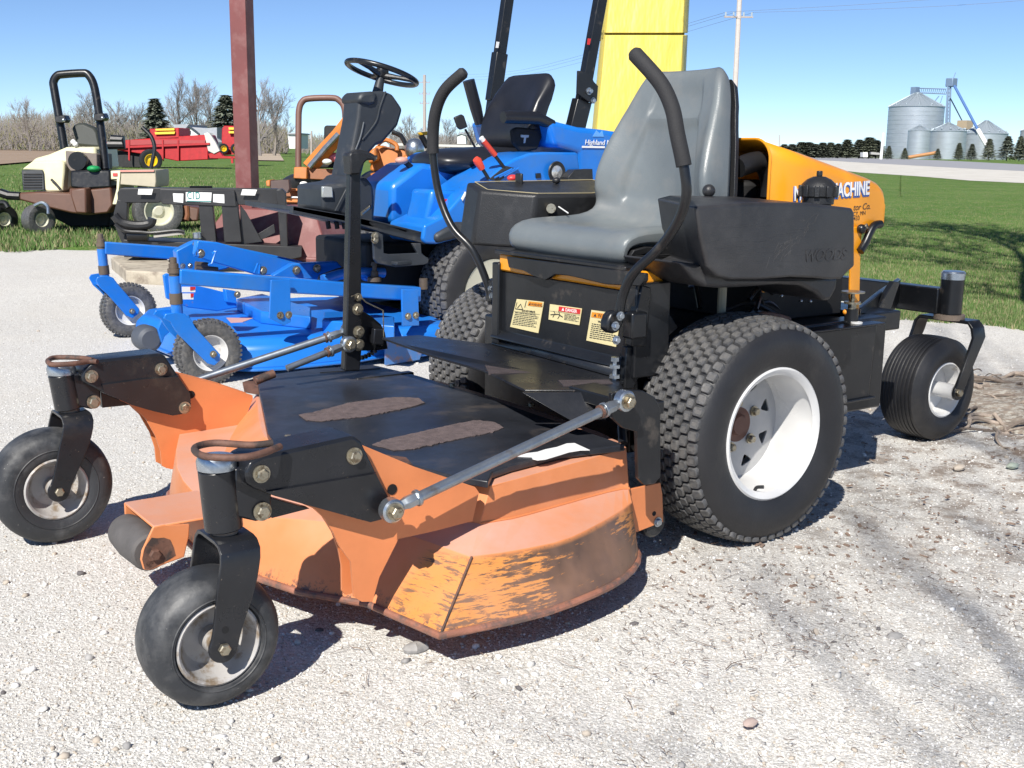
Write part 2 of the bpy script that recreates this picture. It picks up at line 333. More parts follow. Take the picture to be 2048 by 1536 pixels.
drive_wheel(0.0, 1, mow, 0, .286); drive_wheel(1.20, -1, mow, 0, .286)
# ---- black chassis between the wheels
ch = MB(); ch.box2((-.27, .24, .22), (.75, .90, .50)); ch.build('chassis', BLK, mow, bevel=.006)
MB().beam((-.0, .2, .285), (-.0, 1.0, .285), .07, .07).build('axle', BLK, mow, bevel=.004)
# side box behind the near wheel
sb = MB(); q = [P(1500, 672, v=.20), P(1755, 646, v=.20), P(1742, 795, v=.20), P(1500, 850, v=.20)]
sb.prism([V((.10, .2, .487)), V((q[1].x, .2, .487)), V((q[2].x-.01, .2, .27)), V((.10, .2, .27))], (0, .30, 0)); sb.build('side_box', BLK, mow, bevel=.004)
MB().box2((.10, .190, .266), (.655, .24, .273)).build('box_lip', BLK2, mow, bevel=.002)
MB().box2((.08, .185, .488), (.67, .52, .494)).build('box_lid', BLK2, mow, bevel=.002)
# ---- front panel with warning labels
pT, pB = P(1284, 605, u=-.30), P(1252, 743, u=-.30)
tilt = lambda z: -.30
fp = MB()
prof = [(-.300, .640), (-.300, .47), (-.318, .452), (-.318, .447), (-.292, .440)]
fp.loft([[V((a, .19, z)) for a, z in prof]+[V((a+.03, .19, z)) for a, z in reversed(prof)], [V((a, .80, z)) for a, z in prof]+[V((a+.03, .80, z)) for a, z in reversed(prof)]]); fp.build('front_panel', BLK, mow, bevel=.004)
st = MB(); st.box2((-.306, .20, .641), (-.20, .775, .690)); st.build('seat_platform', YEL, mow, bevel=.006)
for y in (.19, .775):
    MB().box2((-.314, y-.010, .43), (-.20, y+.024, .664)).build('panel_frame', BLK, mow, bevel=.004)
# wavy black lip hanging over the orange strip
lp = PP([(1330, 330), (1330, 380), (1300, 418), (1060, 405), (960, 382), (880, 362), (800, 345), (715, 338), (650, 378), (560, 345), (500, 312), (400, 290), (385, 215)], u=-.322, m=c6)
MB().prism(lp, (.012, 0, 0)).build('seat_plate_lip', BLK, mow, bevel=.002)
MB().box2((-.318, .22, .690), (.12, .78, .702)).build('seat_plate', BLK, mow, bevel=.003)
sm = MB()
for y in (.30, .62): sm.box2((-.20, y, .700), (.10, y+.05, .725))
for k in range(5): sm.box2((-.24, .26, .703+k*.004), (.06, .74, .705+k*.004))
sm.build('seat_suspension', GAP, mow)
def label(pts, cm, spec):
    q = PP(pts, u=-.3025, m=cm); th = MB().prism(q, (.0012, 0, 0)); o = th.build('warning_label', LBL, mow)
    o0 = q[0]; X = (q[1]-q[0]); Y = (q[3]-q[0]); n = V((-1, 0, 0))
    def pt(x, y, d=.0008): return o0+X*x+Y*y+n*d
    for kind, x0, y0, x1, y1, arg in spec:
        if kind == 'box': MB().prism([pt(x0, y0), pt(x1, y0), pt(x1, y1), pt(x0, y1)], n*.0003).build('colour_band', arg, o)
        elif kind == 'lines':
            mb = MB(); k = arg; r = random.Random(int(x0*100+k))
            for i in range(k):
                yy = y0+(y1-y0)*i/k; a = x0; e_ = x1 if i % 3 else x1*.9
                while a < e_:
                    b = min(e_, a+r.uniform(.03, .12)); mb.prism([pt(a, yy), pt(b, yy), pt(b, yy+(y1-y0)/k*.38), pt(a, yy+(y1-y0)/k*.38)], n*.0002); a = b+.018
            mb.build('fine_print', LBLK, o)
        elif kind == 'text': text('lettering', arg[0], pt(x0, y1, .0013), X, -Y, arg[1], arg[2], o, .0001, bold=.0002)
        elif kind == 'tri':
            MB().prism([pt(x0, y1, .0013), pt(x1, y1, .0013), pt((x0+x1)/2, y0, .0013)], n*.0002).build('warning_triangle', arg, o)
        elif kind == 'pict':
            mb = MB(); hh = lambda *a: mb.tube([pt(x, y) for x, y in a], .0011, 6)
            for a in arg: hh(*a)
            mb.build('pictogram', LBLK, o)
    return o
label([(455, 505), (640, 525), (602, 738), (410, 695)], c6, [('box', .47, .03, .97, .18, LORG), ('tri', .5, .05, .58, .16, LBLK), ('text', .6, .04, .97, .165, ('WARNING', .0105, LBLK)), ('text', .36, .3, .9, .40, ('DO NOT OPERATE', .0065, LBLK)), ('lines', .07, .46, .95, .93, 8),
    ('pict', 0, 0, 0, 0, [[(.05, .12), (.05, .34), (.33, .34)], [(.12, .3), (.2, .16), (.3, .3), (.33, .42)], [(.38, .03), (.38, .26)]]), ('box', .03, .43, .97, .437, LBLK)])
label([(682, 540), (900, 570), (882, 684), (672, 645)], c6, [('box', .30, .06, .97, .36, LRED), ('tri', .40, .10, .48, .30, LWHT), ('text', .52, .08, .97, .31, ('DANGER', .012, LWHT)), ('lines', .5, .48, .95, .9, 5), ('pict', 0, 0, 0, 0, [[(.06, .66), (.3, .56), (.45, .7)], [(.15, .4), (.2, .55), (.14, .8)], [(.3, .35), (.36, .6), (.3, .85)]]), ('box', .03, .42, .97, .43, LBLK)])
label([(965, 580), (1168, 608), (1132, 832), (930, 788)], c6, [('box', .04, .06, .97, .22, LORG), ('tri', .12, .09, .22, .19, LBLK), ('text', .27, .07, .97, .205, ('WARNING', .0155, LBLK)), ('text', .3, .3, .9, .36, ('While Operating', .007, LBLK)), ('lines', .1, .42, .95, .93, 8)])
# near side bracket plate and fender brace
br = PP([(1310, 410), (1375, 428), (1372, 480), (1340, 830), (1240, 830), (1250, 700)], v=.175, m=c6)
MB().prism(br, (0, .025, 0)).build('side_bracket', BLK, mow, bevel=.003)
MB().prism(PP([(1375, 428), (1560, 700), (1440, 800), (1340, 830)], v=.19, m=c6), (0, .01, 0)).build('brace_plate', BLK, mow, bevel=.002)
bolt('bolt', 1281, 742, .172, mow, ZINC, .009, .006, c6)
MB().prism(PP([(1205, 830), (1330, 830), (1330, 960), (1250, 1120), (1190, 1120)], v=.19, m=c6), (0, .02, 0)).build('lower_bracket', BLK, mow, bevel=.003)
# mounts and bolts of the levers
for s, y in ((0, .165), (1, .895)):
    mb = MB(); bx = -.355 if s == 0 else -.26
    mb.box2((bx, y-.02, .535), (bx+.05, y+.02, .60)); mb.build('lever_mount', BLK, mow, bevel=.006)
lv = MB(); lv.tube([P(1177, 800, u=-.33, ) if False else V((-.345, .215, .40)), V((-.345, .215, .475))], .006, 8); lv.tube([V((-.345, .215, .43)), V((-.345, .215, .438))], .014, 6); lv.tube([V((-.345, .215, .455)), V((-.345, .215, .463))], .014, 6); lv.tube([V((-.345, .215, .472)), V((-.345, .215, .482))], .011, 6)
lv.build('stop_bolt', CHR, mow); MB().box2((-.36, .195, .415), (-.305, .24, .424)).build('stop_bracket', BLK, mow, bevel=.002)
lv = MB(); b_ = P(997, 640, v=.83); lv.tube([b_-V((0, 0, .02)), b_+V((0, 0, .03))], .006, 8); lv.tube([b_, b_+V((0, 0, .008))], .013, 6); lv.build('stop_bolt', CHR, mow)
# ---- steering levers
def lever(pts, gpts, vs):
    path = [P(x, y, v=q) for (x, y), q in zip(pts, vs)]
    o = MB().tube(arc(path, 8), .0115, 16).build('steering_lever', BLK, mow)
    k = gpts; gp = arc(path, 8)[-k:]
    rs = [.0175]*len(gp); gp2 = gp+[gp[-1]+(gp[-1]-gp[-2]).normalized()*.008]; rs = rs+[.012]
    MB().tube(gp2, rs, 18).build('grip', FOAM, o); return o
lever([(1236, 645), (1246, 590), (1268, 545), (1315, 500), (1352, 450), (1372, 395), (1369, 340), (1355, 270), (1344, 215), (1320, 165), (1270, 108)], 32, (.175, .165, .13, .07, .01, -.03, -.03, -.01, .01, .04, .10))
lever([(983, 608), (972, 560), (945, 500), (905, 455), (880, 395), (868, 330), (866, 270), (872, 220), (890, 180), (926, 146)], 30, (.90, .91, .94, 1.0, 1.05, 1.07, 1.07, 1.05, 1.02, .97))
for s, (x, y) in enumerate(((1240, 632), (1230, 652), (1232, 680))): bolt('bolt', x, y, .135, mow, CHR, .008, .007)
MB().prism(PP([(1105, 600), (1150, 585), (1190, 600), (1185, 680), (1150, 735), (1110, 745), (1075, 720), (1078, 660)], v=.145, m=c6), (0, .03, 0)).build('lever_bracket', BLK, mow, bevel=.006)
bolt('bolt', 985, 592, .87, mow, CHR, .009, .007); bolt('bolt', 981, 577, .87, mow, CHR, .007, .006)
# ---- footplate
fz = .425; fl = [P(775, 688, z=.440), P(870, 712, z=.44), P(960, 738, z=fz), P(1050, 784, z=fz), P(1231, 783, z=fz), P(1252, 776, z=fz), P(1000, 722, z=fz+.002), P(985, 712, z=fz)]
top = [V(q) for q in ((-.60, .93, .452), (-.565, .70, .430), (-.545, .50, .424), (-.60, .24, .424), (-.43, .13, .424), (-.385, .135, .424), (-.33, .22, .426), (-.31, .80, .426), (-.45, .98, .44))]
MB().prism(top, (0, 0, -.006)).build('footplate', BLK2, mow, bevel=.0015)
kick = MB(); kick.add([(-.33, .205, .426), (-.31, .80, .426), (-.275, .80, .468), (-.29, .205, .468)], [(0, 1, 2, 3)]); kick.build('kick_strip', BLK2, mow).modifiers.new('s', 'SOLIDIFY').thickness = .004
lipf = [P(1050, 785, v=.24), P(1231, 784, v=.12), P(1212, 840, v=.10), P(1145, 845, v=.10)]
MB().prism([P(1044, 785, z=.4225), P(1228, 784, z=.4225), P(1212, 838, v=.095), P(1145, 843, v=.12)], V((.006, .006, 0))).build('footplate_lip', BLK2, mow, bevel=.001)
MB().prism([V((-.56, .45, .420)), V((-.43, .37, .42)), V((-.40, .42, .42)), V((-.50, .56, .42))], (0, 0, .0068)).build('grit_strip', GRITD, mow)
MB().prism([V((-.50, .22, .420)), V((-.38, .18, .42)), V((-.36, .22, .42)), V((-.47, .28, .42))], (0, 0, .0068)).build('grit_strip', GRITD, mow)
MB().box2((-.34, .2, .36), (-.28, .85, .42)).build('front_crossbar', BLK, mow, bevel=.003)
# ---- mower deck
NC = .56
near = [  # bottom(u,v,z), shoulder(u,v,z), body foot(u,v,z), body top(u,v,z)
 ((-1.300, .50, .05), (-1.285, .50, .200), (-1.17, .51, .230), (-1.100, .52, .303)),
 ((-1.280, .38, .05), (-1.260, .38, .200), (-1.14, .40, .230), (-1.060, .42, .303)),
 ((-1.186, .237, .05), (-1.160, .24, .205), (-1.07, .24, .230), (-.99, .25, .303)),
 ((-1.100, .105, .05), (-1.050, .09, .210), (-.99, .10, .230), (-.94, .11, .303)),
 ((-1.052, -.122, .05), (-.976, -.103, .192), (-.905, -.028, .226), (-.880, -.030, .303)),
 ((-.955, -.130, .05), (-.910, -.118, .192), (-.83, -.032, .224), (-.80, -.018, .303)),
 ((-.817, -.140, .05), (-.785, -.128, .192), (-.72, -.016, .222), (-.70, .002, .303)),
 ((-.670, -.120, .05), (-.690, -.106, .192), (-.62, .002, .22), (-.61, .016, .303)),
 ((-.558, -.085, .05), (-.571, -.058, .192), (-.53, .018, .218), (-.53, .034, .303)),
 ((-.468, -.028, .05), (-.497, -.022, .192), (-.475, .024, .216), (-.47, .044, .303)),
 ((-.425, .030, .05), (-.455, .019, .192), (-.445, .036, .212), (-.44, .056, .303)),
 ((-.38, .20, .05), (-.39, .20, .19), (-.40, .20, .205), (-.40, .20, .303)),
 ((-.35, .50, .05), (-.37, .50, .19), (-.38, .50, .205), (-.39, .50, .303))]
ZB = .080; bp_ = {2: (600, 1185), 3: (735, 1208), 4: (880, 1272), 5: c3(700, 1415), 6: c3(1000, 1345), 7: c3(1250, 1250), 8: c3(1400, 1170), 9: c3(1472, 1085), 10: (1268, 1092)}
near = [((tuple(P(*bp_[i], z=ZB)) if i in bp_ else (r_[0][0], r_[0][1], ZB)),)+r_[1:] for i, r_ in enumerate(near)]
far = [((-1.30, .60, ZB), (-1.285, .60, .20), (-1.18, .60, .235), (-1.10, .60, .303)),
 ((-1.28, .75, ZB), (-1.265, .75, .215), (-1.14, .76, .235), (-1.045, .76, .303)),
 ((-1.21, .985, ZB), (-1.175, .985, .236), (-1.02, .975, .24), (-.965, .96, .303)),
 ((-1.12, 1.10, ZB), (-1.09, 1.08, .236), (-.975, 1.07, .24), (-.925, 1.06, .303)),
 ((-1.04, 1.25, ZB), (-.98, 1.22, .20), (-.90, 1.14, .236), (-.87, 1.14, .303))]
far += [tuple((q[0], 2*NC-q[1], q[2]) for q in r_) for r_ in near[5:]]
loops = [[V(r_[k]) for r_ in near]+[V(r_[k]) for r_ in reversed(far)] for k in range(4)]
def dens(l):                                              # round the skirt in plan between its traced points, keep the corner
    out = []; n = len(l)
    for i in range(n):
        a, b, c, d = l[i-1], l[i], l[(i+1) % n], l[(i+2) % n]; i0 = i % n; sharp = {4, n-1-4, 3, n-1-3}
        if i0 in sharp or (i0+1) % n in sharp: out += [b, (b+c)/2]
        else:
            for t in (0, .5): out.append(.5*((2*b)+(c-a)*t+(2*a-5*b+4*c-d)*t*t+(3*b-a-3*c+d)*t**3))
    return out
L0, L1, L2, L3 = [dens(l) for l in loops]
dk = MB(); inner = [q+V((.0, 0, .0)) for q in L0]
dk.loft([L0, L1, L2, L3], cap=False); dk.add(L3, [tuple(range(len(L3)))])
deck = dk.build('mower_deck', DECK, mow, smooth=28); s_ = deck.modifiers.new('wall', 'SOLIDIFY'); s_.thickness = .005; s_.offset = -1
b = deck.modifiers.new('bevel', 'BEVEL'); b.width = .006; b.segments = 3; b.limit_method = 'ANGLE'; b.angle_limit = R(25)
MB().tube(L0+[L0[0]], .0075, 10, caps=False).build('deck_rim', RIMR, deck)
# weld beads on the skirt corner and gusset
wl = MB(); wl.tube([V(near[4][0]), V((-.976, -.106, .193))], .0026, 8); wl.build('weld_seam', RUST, deck)
wl = MB(); wl.tube([V(near[3][0]), V((-1.052, .088, .208))], .0045, 8); wl.tube([V((-1.052, .088, .211)), V((-.905, -.016, .226))], .004, 8); wl.tube(L2[8:22], .0032, 6); wl.build('weld_seam', ORG, deck)
# cover plate
def zc(q, z=.322): return P(*q, z=z)
cov = [zc((512, 753)), zc((622, 738)), zc((745, 729)), zc((800, 742)), V((-.46, .95, .322)), V((-.46, .60, .322)), zc((1250, 889)), zc((1120, 905)), zc((1022, 930)), zc((985, 943)), zc((976, 962)), zc((900, 950)), zc((825, 930)), zc((736, 902)), zc((690, 893)), zc((600, 884)), zc((549, 884)), zc((535, 866))]
cv = MB().prism(cov, (0, 0, -.016)).build('deck_cover', COVER, mow, bevel=.003)
MB().tube([zc((640, 745), .3235), zc((760, 737), .3235)], .0012, 6).build('cover_seam', GAP, cv)
for poly in ([(598, 831), (640, 822), (700, 806), (790, 795), (838, 797), (850, 806), (815, 817), (730, 834), (640, 843), (612, 842)],
             [(745, 890), (770, 880), (835, 866), (905, 850), (950, 841), (990, 845), (1007, 856), (990, 864), (920, 878), (830, 898), (790, 902)]):
    rr_ = random.Random(len(poly)); fine = []
    for i in range(len(poly)):
        a_, b_ = poly[i], poly[(i+1) % len(poly)]; k_ = max(1, int(math.hypot(b_[0]-a_[0], b_[1]-a_[1])/5))
        for j in range(k_): fine.append((a_[0]+(b_[0]-a_[0])*j/k_+rr_.gauss(0, .7), a_[1]+(b_[1]-a_[1])*j/k_+rr_.gauss(0, .45)))
    MB().prism([zc(q, .3225) for q in fine], (0, 0, .0018)).build('grip_pad', GRIT, cv)
r2 = random.Random(3)
top_ = [(857, 546), (905, 530), (960, 523), (1000, 510), (1060, 498), (1110, 480), (1150, 478), (1228, 514)]; bot_ = [(1180, 515), (1120, 525), (1080, 538), (1000, 562), (960, 566), (935, 560), (930, 550), (880, 548)]
MB().prism([zc(c3(*q), .3225) for q in top_+bot_], (0, 0, .001)).build('torn_label', LWHT, cv)
MB().prism([zc((739, 905), .3222), zc((812, 915), .3222), zc((826, 930), .3222), zc((752, 912), .3222)], (0, 0, .0006)).build('worn_patch', RUST, cv)
MB().prism([zc((484, 764), .33), zc((512, 755), .33), zc((516, 790), .31), zc((488, 785), .31)], (.012, .006, 0)).build('corner_bracket', RUST, cv, bevel=.002)
for q in ((576, 876), (1062, 812), (905, 772)): MB().hexbolt(zc(q, .3225), (0, 0, 1), .008, .006).build('cover_bolt', ZINC, cv)
# ---- caster arms, forks, wheels
def caster_front(dv, plate_pts, cm, bolts, tubet, tubeb, axle, side_pts, far):
    v0 = -.078+dv
    out = PP(plate_pts, v=v0, m=cm)
    arm = MB().prism(out, (0, .092, 0)).build('caster_arm', BLK2, mow, bevel=.006, seg=3)
    cr_ = [(600, 352), (840, 318), (1044, 303), (1112, 400), (1118, 480), (1065, 522), (1010, 530), (900, 505), (770, 468), (610, 398)] if far else [(850, 345), (1120, 300), (1412, 250), (1500, 415), (1440, 484), (1385, 498), (1280, 470), (1080, 415), (890, 362)]
    nt3 = 3; bs_ = MB(); up_ = [P(*cm(x, y-9), v=v0-.0006) for x, y in cr_[:nt3]]; md_ = [P(*cm(*q), v=v0-.0065) for q in cr_[:nt3]]; lo_r = [P(*cm(*q), v=v0-.0012) for q in cr_[nt3:]]
    bs_.add(up_+md_, [(i, i+1, nt3+i+1, nt3+i) for i in range(nt3-1)]); bs_.add(md_+lo_r, [tuple(range(nt3+len(lo_r)))]); bs_.build('pressed_fold', BLK2, arm, smooth=12)
    for x, y in bolts: bolt('bolt', x, y, v0, arm, cm=cm, r=.0118)
    tb = [P(*q, v=-.028+dv) for q in (tubet, tubeb)]; ax = (tb[0]-tb[1]).normalized(); t0, t1 = tb[1], tb[0]
    kn = [q+V((0, .0, 0)) for q in side_pts]; MB().prism(kn, (0, .052, 0)).build('knuckle_plate', BLK2, arm, bevel=.004)
    tube = MB().tube([t0, t0+(t1-t0)*.98], .0335, 32).build('pivot_tube', BLK2, arm, bevel=.002)
    MB().lathe([(0, .0345), (.014, .0345), (.022, .031), (.024, .0)], t1-ax*.002, n=32, frame=(ax, V((1, 0, 0)), V((0, 1, 0)))).build('end_cap', CHR, tube)
    MB().tube([t0-ax*.012, t0], .024, 24).build('washer', DIRT, tube)
    # carrying ring of bent rod
    zr = P(*(c1(290, 215) if far else (400, 897)), v=-.03+dv).z; r0 = .0062
    rp_ = [c1(*q) for q in ((570, 215), (520, 213), (430, 226), (320, 232), (286, 222), (284, 205), (330, 190), (470, 192), (545, 205))] if far else [(560, 893), (520, 908), (480, 915), (420, 914), (394, 906), (392, 894), (430, 886), (500, 890), (545, 886)]
    MB().tube(arc([P(*q, z=zr) for q in rp_], 6), r0, 12).build('lifting_ring', RUST, arm)
    ft = t0-ax*.012; a = P(*axle, v=-.094+dv); ctr = V((a.x, -.028+dv, a.z))
    # fork: bent strap with rounded shoulders and tapering legs
    fk = MB(); hw = .064; prof = []
    zt = ft.z; th = .008
    path = [(-hw, a.z-.004), (-hw, zt-.030), (-hw+.004, zt-.014), (-hw+.016, zt-.003), (-hw+.03, zt), (hw-.03, zt), (hw-.016, zt-.003), (hw-.004, zt-.014), (hw, zt-.030), (hw, a.z-.004)]
    sub = []
    for i in range(len(path)-1):
        n_ = 9 if i in (0, len(path)-2) else 1
        for k in range(n_): sub.append((path[i][0]+(path[i+1][0]-path[i][0])*k/n_, path[i][1]+(path[i+1][1]-path[i][1])*k/n_))
    sub.append(path[-1])
    cl = []
    for i, (y, z) in enumerate(sub):
        f = max(0, min(1, (zt-.01-z)/(zt-.01-a.z))); cx = ft.x+.004+(a.x-ft.x-.004)*(f**1.3); wdt = .036-.010*max(0, min(1, (f-.35)/.5))
        yn = V((0, 1, 0)) if i in (0,) else None
        d0 = V((0, sub[min(i+1, len(sub)-1)][0]-sub[max(i-1, 0)][0], sub[min(i+1, len(sub)-1)][1]-sub[max(i-1, 0)][1])).normalized(); nn = V((0, -d0.z, d0.y))*(th/2)
        q = V((cx, ft.y+y, z)); cl.append([q+V((-wdt, 0, 0))+nn, q+V((wdt, 0, 0))+nn, q+V((wdt, 0, 0))-nn, q+V((-wdt, 0, 0))-nn])
    for e_, yy in ((0, -hw), (1, hw)):                     # rounded lower ends
        pass
    fk.loft(cl); fork = None
    for yy in (-hw, hw): fk.tube([V((a.x, ft.y+yy-th/2+.0003, a.z)), V((a.x, ft.y+yy+th/2-.0003, a.z))], .0262, 24)
    fork = fk.build('caster_fork', BLK2, mow, bevel=.0015)
    MB().hexbolt(V((a.x, ft.y-hw-th/2, a.z)), (0, -1, 0), .011, .009, False).build('axle_bolt', ZINC, fork)
    MB().tube([V((a.x+.004, ft.y-hw-th/2-.0006, a.z+.034)), V((a.x+.004, ft.y-hw-th/2+.001, a.z+.034))], .0065, 16).build('axle_hole', GAP, fork)
    MB().tube([ctr+V((0, -hw+.004, 0)), ctr+V((0, hw-.004, 0))], .012, 16).build('axle_tube', ZINC, fork)
    R_ = a.z+.001
    wh = MB().tube([ctr-V((0, .05, 0)), ctr+V((0, .05, 0))], .022, 24).build('caster_wheel', RIMD, mow)
    MB().lathe([(-.046, .069), (-.049, .073), (-.046, .077), (-.040, .073), (-.030, .068), (-.012, .062), (.0, .06), (.012, .062), (.030, .068), (.04, .073), (.046, .077), (.049, .073), (.046, .069), (.03, .063), (.012, .057), (.004, .05), (.004, .022), (-.004, .022), (-.004, .05), (-.012, .057), (-.03, .063)], ctr, 'v', 48, closed=True).build('rim', RIMD, wh)
    R_ -= .003; k = R_/.14
    MB().lathe([(-.042, .074), (-.046, .080), (-.050, .092*k), (-.051, .105*k), (-.048, .119*k), (-.040, .130*k), (-.026, .1375*k), (-.008, .140*k), (.018, .140*k), (.038, .1375*k), (.054, .130*k), (.063, .119*k), (.067, .105*k), (.063, .092*k), (.052, .080), (.042, .074), (.03, .07), (-.03, .07)], ctr, 'v', 72, closed=True, a0=.02).flat(.0015).build('tyre', RUBD, wh, smooth=50)
    MB().lathe([(-.0502, .096*k), (-.0522, .0975*k), (-.0505, .099*k)], ctr, 'v', 72, closed=True).build('sidewall_ring', RUBD, wh)
    return arm
DV = 1.033
near_pl = [(742, 245), (768, 190), (830, 160), (1300, 56), (1338, 84), (1500, 415), (1440, 484), (1385, 498), (1280, 470), (1080, 415), (870, 358), (790, 328), (750, 300)]
far_pl = [(478, 300), (490, 262), (560, 208), (940, 166), (968, 182), (1112, 400), (1118, 480), (1065, 522), (1010, 530), (900, 505), (770, 468), (590, 390), (482, 335)]
kn_n = PP([(690, 225), (740, 215), (880, 300), (880, 480), (800, 495), (690, 470)], v=-.055, m=c2)
kn_f = PP([(425, 290), (480, 280), (590, 380), (590, 470), (540, 495), (470, 480), (430, 460)], v=-.055+DV, m=c1)
armN = caster_front(0, near_pl, c2, [(825, 250), (1300, 158)], (434, 934), (448, 1056), (447, 1297), kn_n, 0)
armF = caster_front(DV, far_pl, c1, [(535, 300), (942, 258), (1080, 483)], (124, 746), (138, 816), (118, 983), kn_f, 1)
bolt('bolt', 830, 442, -.058, armN, cm=c2, r=.0125); bolt('bolt', 548, 450, -.058+DV, armF, cm=c1, r=.0125)
# inner brace of the arms (dark, behind the front plate)
MB().prism(PP([(870, 372), (1075, 428), (880, 478)], v=-.03, m=c2), (0, .02, 0)).build('arm_brace', BLK2, armN, bevel=.001)
MB().prism(PP([(590, 392), (770, 468), (600, 485)], v=-.03+DV, m=c1), (0, .02, 0)).build('arm_brace', BLK2, armF, bevel=.001)
# orange gusset plates that carry the arms
gn = [c2(*q) for q in ((1040, 405), (1100, 430), (1150, 480), (1195, 550), (1225, 620), (1285, 700), (1300, 880), (1340, 905), (1395, 905), (1430, 780))]+[(797, 1078), (870, 1062), (945, 1042), (958, 985), (950, 974), (830, 934), (700, 880)]
vplate('arm_gusset', gn, -.048, .006, ORG, deck, holes=())
gi = [c2(*q) for q in ((1040, 405), (1090, 425), (1140, 470), (1190, 550), (1225, 650), (1238, 720), (1240, 850), (1260, 870), (1300, 860), (1330, 780), (1500, 560), (1540, 330), (1200, 250))]
q_ = vplate('arm_gusset', gi, -.004, .006, ORG, deck)
gf = [c1(*q) for q in ((700, 440), (770, 470), (850, 545), (910, 650), (940, 740), (948, 825), (975, 838), (1040, 850), (1105, 800), (1200, 640), (1420, 590), (1480, 430), (1478, 412), (1300, 352), (1045, 285), (900, 250))]
vplate('arm_gusset', gf, .985, .006, ORG, deck); 
gf2 = [(x+4, y+2) for x, y in gf]
MB().prism([V((q.x, q.y+.046, q.z)) for q in PP(gf, v=.985)], (0, .006, 0)).build('arm_gusset', ORG, deck, bevel=.001)
for m_, x, y, v_ in ((c1, 1118, 408, .9835), (c2, 1497, 330, -.0495)):
    q = P(*m_(x, y), v=v_); MB().tube([q, q+V((0, .003, 0))], .0105, 20).build('slot_hole', GAP, deck)
# roller bracket and front roller
rbv = .385
rb = PP([(905, 1020), (1120, 1108), (1200, 1092), (1390, 1090), (1385, 1180), (1350, 1335), (1250, 1370), (1100, 1430), (1050, 1425), (1028, 1350), (1038, 1285)], v=rbv, m=c9)[1:]
br_ = MB().prism(rb, (0, .006, 0)); zt = rb[0].z
br_.box2((rb[0].x, rbv, zt-.006), (rb[0].x+.19, rbv+.20, zt)); br_.box2((rb[0].x, rbv+.194, zt-.055), (rb[0].x+.19, rbv+.20, zt))
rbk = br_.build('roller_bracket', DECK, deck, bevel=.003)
q = P(*c9(1130, 1312), v=rbv); MB().hexbolt(q, (0, -1, 0), .0125, .010, False).build('bolt', RUST, rbk); hq = P(*c9(1097, 1380), v=rbv); MB().tube([hq-V((0, .0008, 0)), hq+V((0, .001, 0))], .008, 16).build('bolt_hole', GAP, rbk)
rp = [P(*c9(*w_), v=rbv-.0008) for w_ in ((1060, 1420), (1040, 1350), (1060, 1260), (1110, 1190), (1150, 1195), (1200, 1190), (1245, 1205), (1270, 1260), (1285, 1320), (1240, 1350), (1150, 1395), (1100, 1425))]
MB().prism(rp, (0, .0007, 0)).build('rust_patch', RUST, rbk)
rc = V((q.x-.004, 0, q.z)); MB().lathe([(0, .001), (0, .034), (.006, .040), (.10, .044), (.165, .040), (.172, .034), (.172, .001)], rc+V((0, rbv+.012, 0)), 'v', 40).build('front_roller', mat('grey_roller', (.095, .088, .085), .75, var=.2, vscale=20, bump=.0006, bscale=200), deck)
# ---- link rods
def rod(a, b, parent, r=.0105, ends=True):
    a, b = V(a), V(b); d = (b-a).normalized(); o = MB().tube([a+d*.06, b-d*.06], r, 16).build('link_rod', STEEL, parent)
    for e_, s in ((a, 1), (b, -1)):
        if not ends and s == 1: continue
        m = MB(); x = d*s; m.tube([e_+x*.018, e_+x*.03, e_+x*.034, e_+x*.062], [.010, .012, .0135, .0135], 6); m.tube([e_+x*.055, e_+x*.062], .0165, 16); m.build('rod_end', STEEL, o, bevel=.001)
        m = MB(); m.tube([e_-V((0, .012, 0)), e_-V((0, .009, 0)), e_+V((0, .009, 0)), e_+V((0, .012, 0))], [.019, .023, .023, .019], 28); m.build('rod_eye', CHR, o)
        MB().hexbolt(e_-V((0, .012, 0)), (0, -1, 0), .0125, .011, True).build('bolt', ZINC, o)
        if s == -1: MB().tube([e_+x*.066, e_+x*.072], .0145, 14).build('lock_nut', RUST, o)
    return o
rod(P(783, 1020, v=-.105), P(1249, 801, v=-.085), mow)
rod(P(328, 782, v=1.15), P(697, 661, v=1.03), mow); MB().tube([P(510, 762, v=1.0), P(548, 747, v=1.0)], .012, 12).build('rod_socket', RUST, mow); rod(P(535, 752, v=1.0), P(697, 688, v=1.0), mow, .0095, False)
# J shaped hanger plate and rear roller bracket
MB().prism(PP([(1340, 225), (1420, 203), (1500, 208), (1562, 242), (1590, 300), (1592, 650), (1560, 685), (1510, 692), (1478, 660), (1470, 420), (1400, 400), (1345, 350)], v=-.058, m=c3), (0, .012, 0)).build('hanger_plate', BLK, mow, bevel=.002)
MB().box2((-.50, -.046, .40), (-.42, .20, .43)).build('hanger_bar', BLK, mow, bevel=.003)
MB().prism(PP([(1418, 716), (1590, 680), (1600, 740), (1604, 880), (1540, 905), (1450, 940), (1420, 900)], v=.03, m=c3), (0, .006, 0)).build('rear_roller_bracket', ORG, deck, bevel=.001)
bolt('bolt', 1575, 880, .03, deck, CHR, .009, .006, c3); q = P(*c3(1558, 838), v=.0292); MB().tube([q, q+V((0, .001, 0))], .006, 14).build('bolt_hole', GAP, deck)
q = P(*c3(1545, 880), v=.05); MB().lathe([(0, .001), (0, .03), (.006, .036), (.10, .038), (.106, .03), (.106, .001)], V((q.x, .037, q.z)), 'v', 32).build('rear_roller', PLA, deck)
MB().tube([V((-.42, .09, .30)), V((-.40, .12, .33)), V((-.30, .14, .34))], .012, 10).build('hose', BLK, mow)
